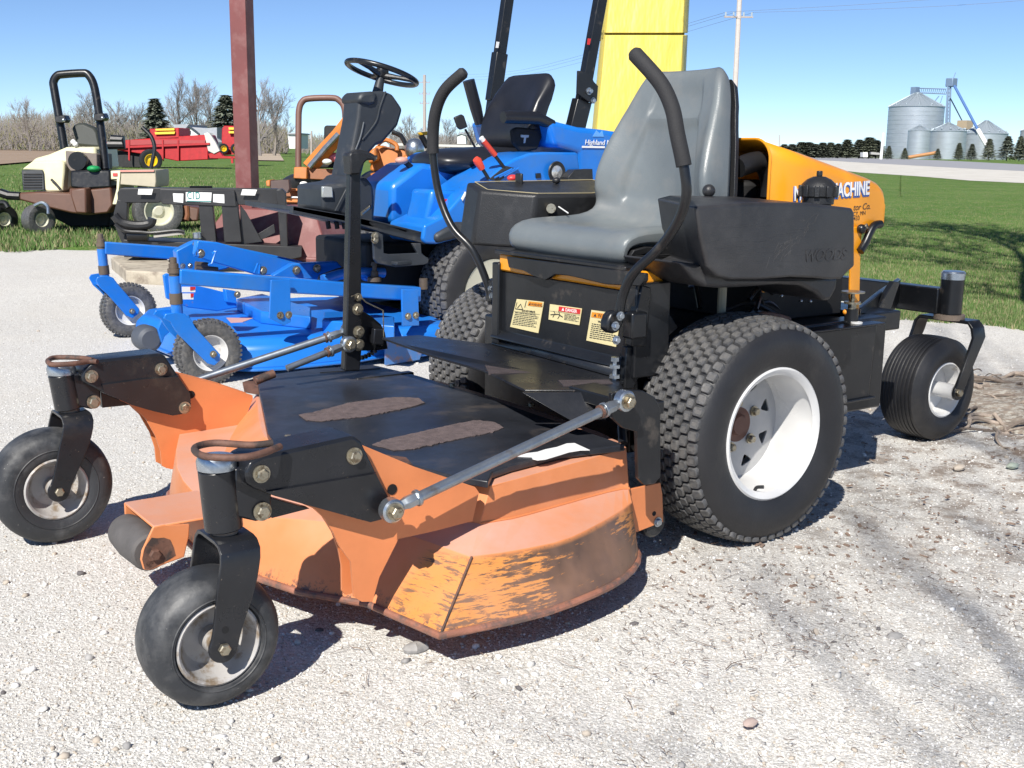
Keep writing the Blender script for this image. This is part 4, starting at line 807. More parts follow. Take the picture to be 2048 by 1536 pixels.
# deck pan
plan = [(-.40, 3.0), (-.36, 2.84), (-.24, 2.74), (-.1, 2.70), (.25, 2.70), (.42, 2.74), (.50, 2.68), (.80, 2.68), (.85, 2.9), (.85, 3.95), (.6, 4.05), (-.1, 4.08), (-.32, 4.0), (-.42, 3.8)]
dmb = MB(); dz = .02
dmb.loft([[V((x, y, .045-dz)) for x, y in plan], [V((x*.985, y+(.02 if y < 3.4 else -.02), .14-dz)) for x, y in plan], [V((x*.95+.01, y+(.06 if y < 3.4 else -.06), .175-dz)) for x, y in plan]])
dk2 = dmb.build('blue_mower_deck', BLUW, tr_, bevel=.012, seg=3)
MB().tube([V((x, y, .045-dz)) for x, y in plan]+[V((plan[0][0], plan[0][1], .045-dz))], .008, 8).build('deck_rim', BLU, dk2)
db = MB(); db.prism([P(*cB(*q), z=.215) for q in ((865, 490), (1010, 462), (1280, 540), (1275, 590), (1000, 560))], (0, 0, -.06)); db.build('deck_rib_box', BLU, dk2, bevel=.006)
MB().prism([P(*cB(*q), z=.205) for q in ((1350, 565), (1500, 560), (1740, 590), (1740, 640), (1340, 610))], (0, 0, -.06)).build('deck_rib_box', BLU, dk2, bevel=.006)
MB().prism([P(*cB(*q), z=.20) for q in ((810, 598), (960, 600), (900, 622), (835, 625))], (0, 0, .002)).build('faded_sticker', mat('pinkish_sticker', (.6, .35, .32), .6), dk2)
for (x0, y0, x1, y1) in ((565, 425, 640, 455), (568, 462, 630, 495)):
    o = MB().prism(PP([(x0, y0), (x1, y0), (x1-2, y1), (x0, y1)], v=2.9, m=cB), (0, .002, 0)).build('warning_sticker', LWHT, dk2)
    MB().prism(PP([(x0+45, y0), (x1, y0), (x1-2, y1-15), (x0+45, y1-10)], v=2.898, m=cB), (0, .001, 0)).build('red_band', LRED, o)
vp('deck_side_wall', [(462, 362), (485, 350), (560, 400), (700, 430), (860, 470), (870, 540), (760, 560), (600, 540), (480, 490)], cB, 3.5, .02, BLUW, dk2, .004)
vp('deck_post', [(805, 440), (865, 450), (868, 520), (815, 510)], cB, 3.3, .04, BLU, dk2, .003); bolt('bolt', 870, 468, 3.29, dk2, ZINC, .012, .012, cB)
MB().prism(PP([(430, 660), (455, 600), (520, 560), (540, 640), (470, 700), (455, 740)], v=3.1, m=cB), (0, .02, 0)).build('roller_bracket', BLU, dk2, bevel=.004)
q = P(302, 680, v=3.12); MB().lathe([(0, .01), (0, .04), (.012, .055), (.05, .06), (.10, .058), (.13, .04), (.13, .01)], q, 'v', 28).build('anti_scalp_roller', mat('roller_grey_blue', (.07, .08, .10), .6), dk2)
vp('chute_plate', [(1690, 700), (1920, 720), (1880, 830), (1690, 860)], cB, 2.66, .01, mat('chipped_blue_panel', (.06, .17, .42), .5, col2=(.28, .15, .08), mscale=12, mlo=.5, mhi=.62), dk2, .002)
# drive wheels, axle, chassis
def tread_wheel(c, parent, sgn, R_=.31, W=.24, rr=.165):
    f = lambda pr: [(sgn*a, r) for a, r in pr]
    wh = MB().lathe(f([(.05, .001), (.05, .05), (.06, .055), (.09, .06)]), c, 'v', 24).build('drive_wheel', CRM, parent)
    MB().lathe(f([(.0, rr-.004), (-.004, rr+.004), (.006, rr+.006), (.03, rr-.008), (.055, rr-.014), (.06, .10), (.055, .03), (.05, .001)]), c, 'v', 56).build('rim', CRM, wh)
    for k in range(8): a = k*math.pi/4+.2; MB().tube([c+V((.125*math.cos(a), sgn*.054, .125*math.sin(a))), c+V((.125*math.cos(a), sgn*.060, .125*math.sin(a)))], .006, 10).build('rim_hole', GAP, wh)
    t = MB(); t.cur = 2; t.lathe(f([(.005, rr), (-.012, rr+.02), (-.02, rr+.06), (-.012, R_-.045), (.004, R_-.02), (.02, R_-.01), (W-.02, R_-.01), (W-.004, R_-.02), (W+.012, R_-.045), (W+.02, rr+.06), (W+.012, rr+.02), (W-.005, rr)]), c, 'v', 72, closed=True)
    block_tread(t, c+V((0, sgn*W/2, 0)), R_-.010, W/2+.004, 8, 40, (W+.008)/8, 2*math.pi*R_/40, .011, lambda y: 9*abs(y)**3+.3*y*y, sgroove=False)
    t.build('tyre', [RUBT, TGRV, RUB], wh, smooth=40)
tread_wheel(V((1.10, 2.85, .27)), tr_, 1); tread_wheel(V((1.10, 4.05, .27)), tr_, -1)
small_wheel(V((2.35, 3.0, .22)), .22, .11, .07, tr_, RUB, CRM, 0, .03); small_wheel(V((2.35, 3.9, .22)), .22, .11, .07, tr_, RUB, CRM, 0, .03)
cb = MB(); cb.box2((.55, 3.15, .22), (2.3, 3.75, .52)); cb.box2((.95, 3.05, .2), (1.25, 3.85, .36)); cb.build('chassis', GAP, tr_, bevel=.02)
# foot platform
pl_n = PP([(105, 255), (112, 252), (580, 335), (700, 355), (1180, 470), (1192, 490), (1190, 570), (1160, 555), (900, 490), (660, 415), (570, 395), (105, 318)], v=2.90, m=cE)
plf = MB(); top1 = [pl_n[0], pl_n[2], pl_n[3], pl_n[4]]
plf.prism(pl_n, (0, .04, 0)); plf.prism([pl_n[0], pl_n[2], pl_n[4], pl_n[5], pl_n[5]+V((-.01, 0, -.02)), pl_n[2]+V((0, 0, -.03)), pl_n[0]+V((0, 0, -.02))], (0, .55, 0)); plf.build('foot_platform', DGR, tr_, bevel=.006)
stp = vp('step', [(765, 475), (800, 465), (845, 490), (850, 640), (900, 650), (1130, 640), (1085, 560), (1155, 560), (1160, 640), (1220, 690), (1215, 720), (1180, 735), (950, 755), (800, 725), (775, 690)], cE, 2.84, .02, DGR, tr_, .003)
MB().prism([P(*cE(*q), z=P(*cE(950, 740), v=2.84).z+.02) for q in ((800, 690), (845, 640), (1130, 615), (1218, 680), (960, 715))], (0, 0, -.015)).build('step_tread', DGR, stp, bevel=.003)
bolt('bolt', 775, 500, 2.835, stp, ZINC, .014, .012, cE); bolt('bolt', 775, 530, 2.835, stp, ZINC, .014, .012, cE)
# lamp housing at the foot of the column, pedals
lb = vp('column_base', [(345, 90), (560, 60), (590, 20), (640, 0), (720, 20), (770, 90), (780, 180), (780, 420), (640, 370), (345, 290), (350, 200)], cE, 3.18, .30, DGR, tr_, .02)
vp('head_lamp', [(348, 92), (432, 98), (440, 190), (350, 188)], cE, 3.165, .02, mat('lamp_glass', (.45, .47, .46), .12, .3), lb, .006)
vp('base_rib', [(555, 85), (590, 75), (480, 300), (450, 295)], cE, 3.17, .012, DGR, lb, .003)
MB().cyl(P(*cE(665, 320), v=3.0), P(*cE(735, 262), v=3.05), .008, 10).build('pedal_rod', ZINC, lb); MB().sphere(P(*cE(735, 262), v=3.05), .012).build('pedal_knob', BLK, lb)
for x in (390, 460, 520): MB().cyl(P(*cE(x, 380), v=3.1), P(*cE(x+10, 440), v=3.1), .012, 8).build('pedal_link', GAP, tr_)
# steering column and boot
sc_ = vp('steering_column', [(575, 320), (640, 315), (700, 335), (745, 400), (765, 430), (735, 530), (640, 640), (600, 655), (560, 700), (540, 720), (500, 880), (460, 900), (400, 880), (410, 840), (465, 560), (480, 480), (490, 350), (520, 325)], cC, 3.33, .17, DGR, tr_, .03, seg=3)
MB().tube(arc([P(*cC(*q), v=3.325) for q in ((520, 510), (500, 600), (470, 680))], 4), .004, 8).build('column_seam', mat('column_seam_grey', (.12, .13, .14), .6), sc_)
MB().tube(arc([P(*cC(*q), v=3.328) for q in ((655, 320), (620, 420), (600, 500), (560, 560), (510, 620))], 4), .005, 8).build('column_edge', DGR, sc_)
vp('column_cap', [(488, 345), (520, 322), (575, 318), (610, 330), (600, 400), (560, 410), (488, 392)], cC, 3.315, .20, DGR, sc_, .02)
stn = (P(*cC(630, 250), v=3.42)-P(*cC(600, 330), v=3.42)).normalized(); stn = V((.29, -.02, .955)).normalized()
swc = P(*cC(632, 205), v=3.42)
MB().tube([P(*cC(605, 330), v=3.42), swc-stn*.02], [.028, .02], 16).build('steering_shaft', DGR, sc_)
X_ = stn.orthogonal().normalized(); Y_ = stn.cross(X_); sw = MB(); Rw = .183
sw.tube([swc+X_*Rw*math.cos(a)+Y_*Rw*math.sin(a) for a in [k*math.pi/24 for k in range(49)]], .0135, 12, caps=False)
sw = sw.build('steering_wheel', BLK, tr_)
for a in (.6, 2.7, 4.7): e_ = X_*math.cos(a)+Y_*math.sin(a); MB().tube([swc-stn*.012, swc-stn*.004+e_*.09, swc+e_*Rw], [.02, .012, .012], 10).build('spoke', BLK, sw)
MB().lathe([(-.02, .028), (.0, .034), (.018, .032), (.026, .022), (.028, 0)], swc, n=24, frame=(stn, X_, Y_)).build('wheel_hub', BLK, sw)
MB().tube(arc([P(*cC(*q), v=3.1) for q in ((430, 710), (470, 695), (540, 706), (590, 735))], 4), [.012]*12+[.018], 10).build('side_handle', PLA, tr_)
# body panels: cowl, inner shade panel, near fender with lamp, rear hood
vp('cowl', [(590, 1100), (590, 930), (640, 905), (700, 850), (780, 790), (860, 720), (900, 700), (990, 690), (1100, 760), (1200, 900), (1200, 1150), (960, 1160), (700, 1145)], cC, 3.62, .12, BLU, tr_, .02)
vp('seat_base', [(690, 900), (880, 760), (930, 770), (1250, 800), (1250, 1130), (880, 1170), (690, 1140)], cC, 3.25, .36, BLU, tr_, .03)
fd = [(905, 1265), (885, 1240), (895, 1150), (1000, 1100), (1060, 1040), (1130, 960), (1200, 925), (1290, 862), (1390, 775), (1460, 735), (1550, 702), (1640, 695), (1850, 698), (1862, 800), (1850, 1000), (1700, 1180), (1120, 1230), (975, 1268)]
fe = vp('fender', fd, cC, 2.88, .34, BLU, tr_, .03, seg=4)
vp('fender', [(940, 928), (1150, 938), (1125, 1100), (1040, 1160), (980, 1200), (890, 1160), (930, 1000)], cC, 2.98, .2, BLU, tr_, .02)
vp('rear_hood', [(1660, 500), (1700, 498), (1860, 540), (2010, 555), (2300, 600), (2400, 680), (2400, 1000), (1860, 1000), (1860, 700), (1700, 660)], cC, 3.02, .75, BLU, tr_, .04, seg=4)
vp('fender_guard', [(1810, 1240), (1120, 1230), (975, 1265), (960, 1210), (1100, 1130), (1250, 1130), (1810, 1100)], cC, 2.86, .30, DGR, tr_, .02)
vp('cowl_shade_plate', [(1125, 985), (1150, 940), (1160, 950), (1135, 1000)], cC, 2.87, .004, LWHT, tr_, .001)
o = vp('warning_sticker', [(1010, 985), (1060, 990), (1055, 1012), (1025, 1045), (1008, 1010)], cC, 2.972, .003, LWHT, tr_, .0005); vp('red_band', [(1012, 985), (1060, 990), (1056, 1010), (1014, 1008)], cC, 2.970, .001, LRED, o, 0)
q = P(*cC(1712, 820), v=2.868); hl_ = MB().lathe([(0, .048), (-.008, .056), (-.014, .052), (-.010, .046)], q, 'v', 32).build('fender_lamp', PLA, fe); MB().lathe([(-.004, .047), (-.012, .03), (-.014, 0)], q, 'v', 28).build('lamp_lens', mat('clear_lens', (.55, .56, .55), .08, .6, var=.5, vscale=60), hl_)
vp('fender_socket', [(1590, 828), (1620, 826), (1620, 856), (1592, 858)], cC, 2.872, .01, BLK, fe, .002)
vp('lever_slot_plate', [(1300, 862), (1400, 780), (1440, 790), (1480, 800), (1400, 850), (1360, 880)], cC, 2.874, .006, DGR, fe, .002)
for k in range(3): MB().tube([P(*cC(1330+k*30, 855-k*4), v=2.868), P(*cC(1440+k*20, 800-k*2), v=2.868)], .005, 6).build('lever_slot', BLU, fe)
MB().cyl(P(*cC(1295, 862), v=2.86), P(*cC(1250, 790), v=2.86), .009, 10).build('lever_rod', BLK, fe); MB().tube([P(*cC(1255, 800), v=2.86), P(*cC(1225, 750), v=2.86), P(*cC(1213, 738), v=2.86)], [.016, .022, .016], 12).build('lever_grip', REDP, fe)
MB().cyl(P(*cC(1390, 790), v=2.88), P(*cC(1320, 700), v=2.88), .009, 10).build('lever_rod', BLK, fe); MB().tube([P(*cC(1335, 715), v=2.88), P(*cC(1262, 625), v=2.88)], .014, 12).build('lever_grip', REDP, fe); MB().tube([P(*cC(1262, 625), v=2.88), P(*cC(1248, 606), v=2.88)], .013, 12).build('lever_tip', LWHT, fe)
MB().cyl(P(*cC(1210, 665), v=3.0), P(*cC(1150, 555), v=3.0), .006, 8).build('stalk', BLK, tr_); vp('stalk_paddle', [(1085, 480), (1130, 460), (1145, 470), (1168, 540), (1125, 558), (1108, 545)], cC, 2.98, .02, PLA, tr_, .006)
MB().sphere(P(*cC(755, 748), v=3.3), .028, sc=(1.3, 1, .7)).build('shift_knob', mat('pink_knob', (.6, .32, .25), .5), tr_); MB().tube([P(*cC(775, 755), v=3.3), P(*cC(820, 795), v=3.3)], .015, 8).build('shift_stem', BLK, tr_)
MB().cyl(P(*cC(915, 665), v=3.5), P(*cC(875, 590), v=3.5), .016, 10).build('throttle_lever', BLK, tr_); vp('throttle_tip', [(862, 575), (918, 568), (920, 590), (872, 592)], cC, 3.49, .02, mat('yellow_tip', (.7, .42, .02), .5), tr_, .004)
# seat
cus = MB(); cl = []
cc0 = P(*cC(1160, 770), v=3.35)
for k, (du, s1, s2) in enumerate(((-.27, .05, .03), (-.26, .16, .06), (-.20, .22, .085), (0, .25, .10), (.2, .25, .10), (.28, .2, .07))):
    cl.append([cc0+V((du*1.25+.06, s1*math.cos(a), s2*math.sin(a)*.85+.01)) for a in [2*math.pi*i/24 for i in range(24)]])
cus.loft(cl); bs = cus.build('seat_cushion', VIN, tr_, smooth=60, subsurf=1)
bk = [(1290, 650), (1270, 600), (1270, 500), (1290, 420), (1330, 330), (1370, 265), (1420, 225), (1500, 215), (1600, 208), (1625, 225), (1615, 330), (1580, 450), (1560, 560), (1540, 660), (1440, 690)]
bk3 = [(P(*cC(*q), v=3.12)) for q in bk]
sb_ = MB(); pts = PP(bk, v=3.14, m=cC); cn = sum(pts, V((0, 0, 0)))/len(pts)
# backrest lofted across v, tapering rounded at both sides
def sl_(f, y, sh_): return [V((cn.x+(q.x-cn.x)*f+sh_, y, cn.z+(q.z-cn.z)*f)) for q in pts]
uL = P(*cC(1290, 650), v=3.35); 
prof = [(-.03, .0), (-.07, .06), (-.05, .16), (.0, .28), (.05, .40), (.09, .44), (.13, .44), (.14, .36), (.10, .24), (.06, .08), (.05, .0)]
base = P(*cC(1330, 655), v=3.12); lo = []
for y, f, bo in ((-.02, .80, .05), (0, .93, .06), (.04, 1.0, .05), (.10, 1.0, .015), (.22, 1.0, 0), (.34, 1.0, .015), (.40, 1.0, .05), (.44, .93, .06), (.46, .8, .05)):
    lo.append([V((base.x+.30+(a*.75)-bo*(1-b_*1.2 if b_ < .4 else 0), 3.12+y*1.0, base.z-.02+b_*(f if b_ > .3 else 1)*.93)) for a, b_ in prof])
sb_.loft(lo); sb_.build('seat_back', VIN, tr_, smooth=60, subsurf=1)
MB().tube([P(*cC(1385, 480), v=3.05), P(*cC(1420, 478), v=3.05), P(*cC(1600, 485), v=3.05), P(*cC(1690, 525), v=3.05)], [.03, .034, .034, .026], 14).build('armrest', VIN, tr_)
MB().tube([P(*cC(1170, 250), v=3.62), P(*cC(1215, 420), v=3.62), P(*cC(1240, 520), v=3.62)], [.034, .034, .028], 14).build('armrest', VIN, tr_)
vp('seat_hinge', [(1440, 560), (1470, 540), (1600, 550), (1630, 600), (1600, 680), (1500, 700), (1450, 640)], cC, 3.10, .03, GAP, tr_, .01)
vp('hinge_mark', [(1495, 588), (1545, 590), (1543, 604), (1528, 606), (1522, 640), (1512, 640), (1515, 606), (1495, 603)], cC, 3.095, .003, mat('pale_grey_mark', (.45, .5, .55), .5), tr_, 0)
# roll bar
rp = [(P(*cC(1840, 690), v=3.08), P(*cC(1905, 60), v=3.08))]
rr = MB(); a0, a1 = P(*cC(1800, 680), v=3.08), P(*cC(1870, 400), v=3.08); a2 = P(*cC(1942, 0), v=3.08); d_ = (a2-a1).normalized(); a3 = a1+d_*(2.25-a1.z)/d_.z
b0, b1 = P(*cC(1320, 400), v=3.86), P(*cC(1376, 0), v=3.86); d2 = (b1-b0).normalized(); b3 = b0+d2*(2.25-b0.z)/d2.z; b00 = b0-d2*.3
rol = MB().beam(a0, a1+d_*.02, .055, .10, (1, 0, 0)).build('roll_bar', BLK, tr_, bevel=.004)
MB().beam(a1, a3, .05, .062, (1, 0, 0)).build('upright', BLK, rol, bevel=.004); MB().beam(b00, b3, .05, .062, (1, 0, 0)).build('upright', BLK, rol, bevel=.004); MB().beam(a3, b3, .05, .06).build('top_bar', BLK, rol, bevel=.004)
MB().beam(b0+d2*.02, b0+d2*.3, .06, .08, (1, 0, 0)).build('socket_sleeve', BLK, rol, bevel=.004)
vp('pivot_plate', [(1850, 190), (1920, 200), (1950, 260), (1975, 285), (1968, 380), (1940, 395), (1900, 370), (1845, 330)], cC, 3.03, .012, BLK, rol, .002); bolt('pin', 1915, 318, 3.03, rol, CHR, .014, .02, cC); bolt('pin', 1943, 376, 3.03, rol, CHR, .012, .012, cC)
vp('red_white_tag', [(1345, 10), (1362, 12), (1355, 50), (1340, 48)], cC, 3.82, .003, LWHT, rol, 0)
vp('red_white_tag', [(1912, -10), (1930, -8), (1922, 30), (1908, 28)], cC, 3.04, .003, LRED, rol, 0)
text('side_lettering', 'Highland Mo', P(*cC(1890, 650), v=3.015), (1, 0, 0), (0, 0, 1), .040, LWHT, tr_, .0008, shear=.2); MB().box(P(*cC(1945, 664), v=3.014), (.16, .001, .010)).build('small_print_line', LWHT, tr_)
MB().prism(PP([(1940, 600), (1965, 560), (1985, 580), (2000, 560), (2010, 600)], v=3.017, m=cC), (0, .002, 0)).build('peak_mark', mat('light_blue_mark', (.12, .35, .75), .5), tr_)
# deck of the tractor: black box between seat and console
vp('battery_cover', [(1800, 1000), (1790, 850), (1830, 805), (1940, 800), (1945, 900), (1800, 930)], cC, 2.80, .06, PLA, tr_, .01)
MAR = mat('maroon_painted_steel', (.19, .062, .058), .5, var=.12, vscale=3, col2=(.26, .13, .12), mscale=5, mlo=.5, mhi=.7)
BEI = mat('beige_hood_paint', (.70, .66, .43), .4, var=.06); BRN = mat('brown_frame_paint', (.115, .052, .032), .45, var=.15)
OLD = mat('faded_orange_tractor', (.52, .17, .03), .5, var=.15, vscale=5, col2=(.35, .13, .05), mscale=8, mlo=.55, mhi=.7); OLDR = mat('old_brown_orange', (.24, .085, .03), .55, var=.2)
REDM = mat('red_machinery_paint', (.40, .007, .012), .5, var=.15, spec=.3); YELM = mat('yellow_machinery_paint', (.82, .52, .01), .4)
CONC = mat('old_concrete', (.42, .37, .29), .9, var=.2, vscale=6, col2=(.22, .18, .14), mscale=9, mlo=.5, mhi=.7, bump=.006, bscale=25)
SGN = mat('yellow_sign_panel', (.66, .52, .085), .45, var=.10, vscale=1.2, coat=.15, bump=.03, bscale=1.4, aniso=(2.2, 2.2, .5), col2=(.52, .42, .10), mscale=1.5, mlo=.55, mhi=.8)
FH = _zh.copy()
def dp(name, pts, cm, dist, th, m, parent=None, bevel=0, smooth=35, **k):
    """slab standing at its own distance, facing the yard; thickness runs away from the camera"""
    q = [Pd(*(cm(*p) if cm else p), dist) for p in pts]
    return MB().prism(q, FH*th).build(name, m, parent, bevel=bevel, smooth=smooth, **k)
def dq(x, y, cm, dist): return Pd(*(cm(x, y) if cm else (x, y)), dist)
def dtube(pts, cm, dist, r, n=10, k=0):
    q = [dq(x, y, cm, dist) for x, y in pts]; return MB().tube(arc(q, k) if k else q, r, n)
def wheel_at(c, axis, R_, rr, hw, parent, tm, rm):
    A = V(axis).normalized(); X = V((0, 0, 1)); Y = A.cross(X); fr = (A, X, Y)
    wh = MB().lathe([(-hw*.5, 0), (-hw*.55, rr*.3), (-hw*.3, rr*.5), (-hw*.3, rr*.9), (-hw*.9, rr*.97), (-hw*.9, rr*1.05), (hw*.9, rr*1.05), (hw*.9, rr*.97), (hw*.3, rr*.9), (hw*.3, rr*.5), (hw*.5, rr*.3), (hw*.5, 0)], c, n=32, frame=fr).build('wheel', rm, parent)
    MB().lathe([(-hw*.85, rr), (-hw*1.05, (rr+R_)/2), (-hw*.9, R_*.96), (-hw*.6, R_), (hw*.6, R_), (hw*.9, R_*.96), (hw*1.05, (rr+R_)/2), (hw*.85, rr)], c, n=40, closed=True, frame=fr).build('tyre', tm, wh, smooth=50); return wh
# ---- black loader attachment frame standing on concrete blocks
A_, B_ = V((.50, 7.15, 0)), V((1.72, 6.55, 0)); fx = (B_-A_).normalized(); fn_ = V((fx.y, -fx.x, 0)); fn_ = fn_ if fn_.y < 0 else -fn_
def PF(px, py, off=0.):
    d = CF + CR*((px-1024)/FPX) - CU*((py-768)/FPX); o = A_+fn_*off; return CAMP+d*((o-CAMP).dot(fn_)/d.dot(fn_))
CHB = mat('charcoal_frame_paint', (.030, .030, .031), .45, var=.2, col2=(.07, .065, .06), mscale=6, mlo=.6, mhi=.8)
cid = thing('loader_attachment', 'black steel loader attachment frame with white stickers, standing behind the blue mower deck', 'attachment', (1.0, 7.0, 0))
def fpl(name, pts, cm, off, th, m, parent, bevel=.006): return MB().prism([PF(*cm(*q), off) for q in pts], -fn_*th).build(name, m, parent, bevel=bevel)
top = fpl('top_beam', [(800, 905), (820, 875), (1100, 872), (1890, 880), (1915, 905), (1890, 1000), (1100, 965), (1085, 975), (830, 975), (803, 950)], cA, 0, .16, CHB, cid)
fpl('cross_plate', [(1090, 880), (1600, 888), (1615, 1000), (1560, 1000), (1110, 985), (1090, 960)], cA, .03, .03, CHB, cid)
for x0, x1 in ((1355, 1478), (1510, 1650)): fpl('upright_plate', [(x0, 960), (x1-30, 965), (x1, 1245), (x0+20, 1245)], cA, .02, .10, CHB, cid)
fpl('gusset', [(1640, 990), (1680, 1040), (1790, 1240), (1640, 1260)], cA, -.02, .02, CHB, cid, .002); fpl('brace', [(1680, 1235), (1870, 1120), (1880, 1180), (1740, 1250)], cA, -.05, .03, CHB, cid, .002)
fpl('end_plate', [(1885, 885), (1925, 880), (1950, 905), (1968, 1345), (1920, 1350), (1895, 1000)], cA, .04, .16, CHB, cid)
fpl('left_leg', [(800, 950), (870, 975), (860, 1200), (900, 1250), (830, 1250), (790, 1150), (775, 1050)], cA, .0, .10, CHB, cid)
bs = fpl('base_skid', [(840, 1225), (960, 1232), (1910, 1270), (2060, 1275), (2060, 1345), (1910, 1380), (845, 1345)], cA, .05, .40, CHB, cid)
MB().tube(arc([PF(*cA(*q), .08) for q in ((780, 1060), (830, 1110), (930, 1130), (1020, 1120), (1040, 1080))], 5), .035, 10).build('hydraulic_hose', PLA, cid)
MB().tube(arc([PF(*cA(*q), .10) for q in ((785, 1120), (850, 1165), (960, 1175), (1040, 1180), (1200, 1165), (1260, 1175))], 5), .014, 8).build('hydraulic_hose', PLA, cid)
MB().tube([PF(*cA(*q), .05) for q in ((870, 1195), (1010, 1195))], .05, 12).build('coupling', BLK, cid); MB().tube([PF(*cA(*q), .07) for q in ((1345, 1180), (1348, 1215))], .035, 12).build('coupling_knob', CHR, cid)
fpl('pale_bar', [(1045, 1195), (1250, 1170), (1265, 1190), (1050, 1215)], cA, .10, .03, mat('pale_bar', (.42, .40, .35), .6), cid, .004)
for pts in ([(945, 880), (1045, 880), (1035, 920), (940, 918)], [(1655, 882), (1755, 885), (1740, 925), (1643, 922)], [(1180, 910), (1252, 912), (1250, 975), (1185, 968)], [(1455, 915), (1530, 918), (1532, 978), (1455, 970)]): fpl('sticker', pts, cA, .034, .004, LWHT, cid, 0)
pl = fpl('name_plate', [(1268, 902), (1445, 905), (1440, 972), (1268, 965)], cA, .035, .004, LWHT, cid, .0)
o_ = PF(*cA(1276, 948), .037); e_ = PF(*cA(1372, 950), .037)
text('lettering', 'CID', o_, e_-o_, (0, 0, 1), .080, LGRN, pl, .001, stretch=(e_-o_).length/.165, bold=0, spacing=1.25)
fpl('plate_line', [(1275, 960), (1440, 962), (1440, 968), (1275, 965)], cA, .0365, .001, LGRN, pl, 0)
th_ = MB()
for k in range(14): q = PF(*cA(1300+k*11, 868), -.02); th_.box(q, (.012, .012, .02))
th_.build('knurled_edge', BLK, cid)
# concrete blocks
for nm, pts, z, h, lab in (('concrete_block', [(222, 515), (243, 508), (330, 512), (345, 530), (338, 545), (252, 541)], .10, .10, 'flat grey concrete block under the left end of the black loader frame'),):
    o = MB().prism([P(x, y, z=z) for x, y in pts], (0, 0, -h)).build(nm, CONC, None, bevel=.01); tag(o, lab, 'block')
# ---- maroon sign post with its flared base and kerb
pc = Pd(497, 430, 9.6); pc = V((pc.x, pc.y, 0)); pr_ = thing('sign_post', 'tall maroon square steel post with flared base, left of the steering wheel', 'post', pc)
def sq(c, h, z, rot=PHI): 
    x = V((math.cos(PHI+.25), -math.sin(PHI+.25), 0)); y = V((math.sin(PHI+.25), math.cos(PHI+.25), 0)); return [V((c.x, c.y, z))+x*a*h+y*b_*h for a, b_ in ((-1, -1), (1, -1), (1, 1), (-1, 1))]
pm = MB().loft([sq(pc, .072, .0), sq(pc, .072, 6.5)]).build('post', MAR, pr_, bevel=.004)
c2b = pc+_xh*.33+FH*.15
MB().loft([sq(c2b, .62, .08), sq(c2b, .40, .48)]).build('flared_base', MAR, pr_, bevel=.01)
for k in range(4): MB().tube([sq(c2b, .60, .1)[k], sq(c2b, .60, .1)[(k+1) % 4]], .02, 8).build('base_trim', MAR, pr_)
MB().loft([sq(c2b, .80, -.02), sq(c2b, .74, .08)]).build('concrete_footing', CONC, pr_, bevel=.015)
# ---- yellow sign column
yd = 10.5; yt = thing('sign_column', 'tall yellow metal sign column with a dark joint line, behind the grey seat', 'sign', V((Pd(1280, 300, yd).x, Pd(1280, 300, yd).y, 0)))
def ycol(y0, y1, name):
    def xl(y): return 1210-(y)*.094
    def xr(y): return 1377-(y)*.047
    lo = []
    for y in (y0, y1): lo.append([dq(xl(y)+8, y, None, yd+.04), dq(xl(y), y, None, yd+.12), dq(xl(y)-2, y, None, yd+.5), dq(xr(y)+2, y, None, yd+.5), dq(xr(y), y, None, yd+.12), dq(xr(y)-8, y, None, yd+.04)])
    return MB().loft(lo).build(name, SGN, yt, bevel=.006)
ycol(70, 520, 'lower_panel'); ycol(-420, 66, 'upper_panel')
def xl(y): return 1210-y*.094
MB().prism([dq(1206, 60, None, yd+.08), dq(1370, 60, None, yd+.08), dq(1368, 76, None, yd+.08), dq(1204, 76, None, yd+.08)], FH*.3).build('joint_gap', mat('joint_dark', (.2, .16, .03), .7), yt)  # dark line of the joint between the two panels
# ---- beige and brown mower with roll bar at the left
bd = 12.9; bg_ = thing('roll_bar_mower', 'beige and brown mower with black roll bar at the left edge of the yard', 'riding mower', V((Pd(150, 440, bd).x, Pd(150, 440, bd).y, 0)))
dp('hood', [(218, 690), (232, 672), (330, 645), (450, 595), (650, 592), (665, 750), (480, 760), (480, 870), (430, 905), (300, 900), (290, 760), (145, 745)], cA, bd, .75, BEI, bg_, .03)
dp('hood_nose', [(145, 748), (220, 690), (415, 685), (440, 700), (440, 760), (430, 898), (320, 900), (300, 885), (290, 755)], cA, bd-.12, .3, BEI, bg_, .03)
gr_ = dp('grille', [(145, 752), (285, 750), (298, 770), (305, 890), (155, 890)], cA, bd-.14, .2, DGR, bg_, .01)
for k in range(6): dp('grille_slot', [(158, 775+k*18), (285, 775+k*18), (286, 783+k*18), (159, 783+k*18)], cA, bd-.15, .02, GAP, gr_)
lt = dtube([(350, 815), (380, 845), (410, 880)], cA, bd-.15, .014).build('hood_latch', BLK, bg_)
o = MB().lathe([(0, 0), (0, .10), (.05, .105), (.12, .09), (.12, 0)], dq(525, 690, cA, bd-.2), n=24, frame=(FH, V((0, 0, 1)), _xh)).build('air_cleaner', BLK, bg_)
dp('engine_bay', [(445, 620), (660, 640), (665, 750), (480, 760), (450, 720)], cA, bd-.05, .5, mat('bay_grey', (.16, .13, .11), .6), bg_, .01)
dp('black_tank', [(480, 755), (750, 752), (755, 870), (580, 880), (480, 870)], cA, bd-.3, .6, BLK, bg_, .02); MB().sphere(dq(640, 742, cA, bd-.3), .06, sc=(1.2, 1.2, .6)).build('green_cap', mat('green_cap', (.01, .28, .08), .5), bg_)
dp('side_console', [(755, 755), (1060, 748), (1065, 830), (1060, 870), (820, 850), (800, 985), (765, 985), (795, 880), (800, 830), (755, 815)], cA, bd-.35, .5, mat('console_tan', (.42, .37, .27), .5), bg_, .01)
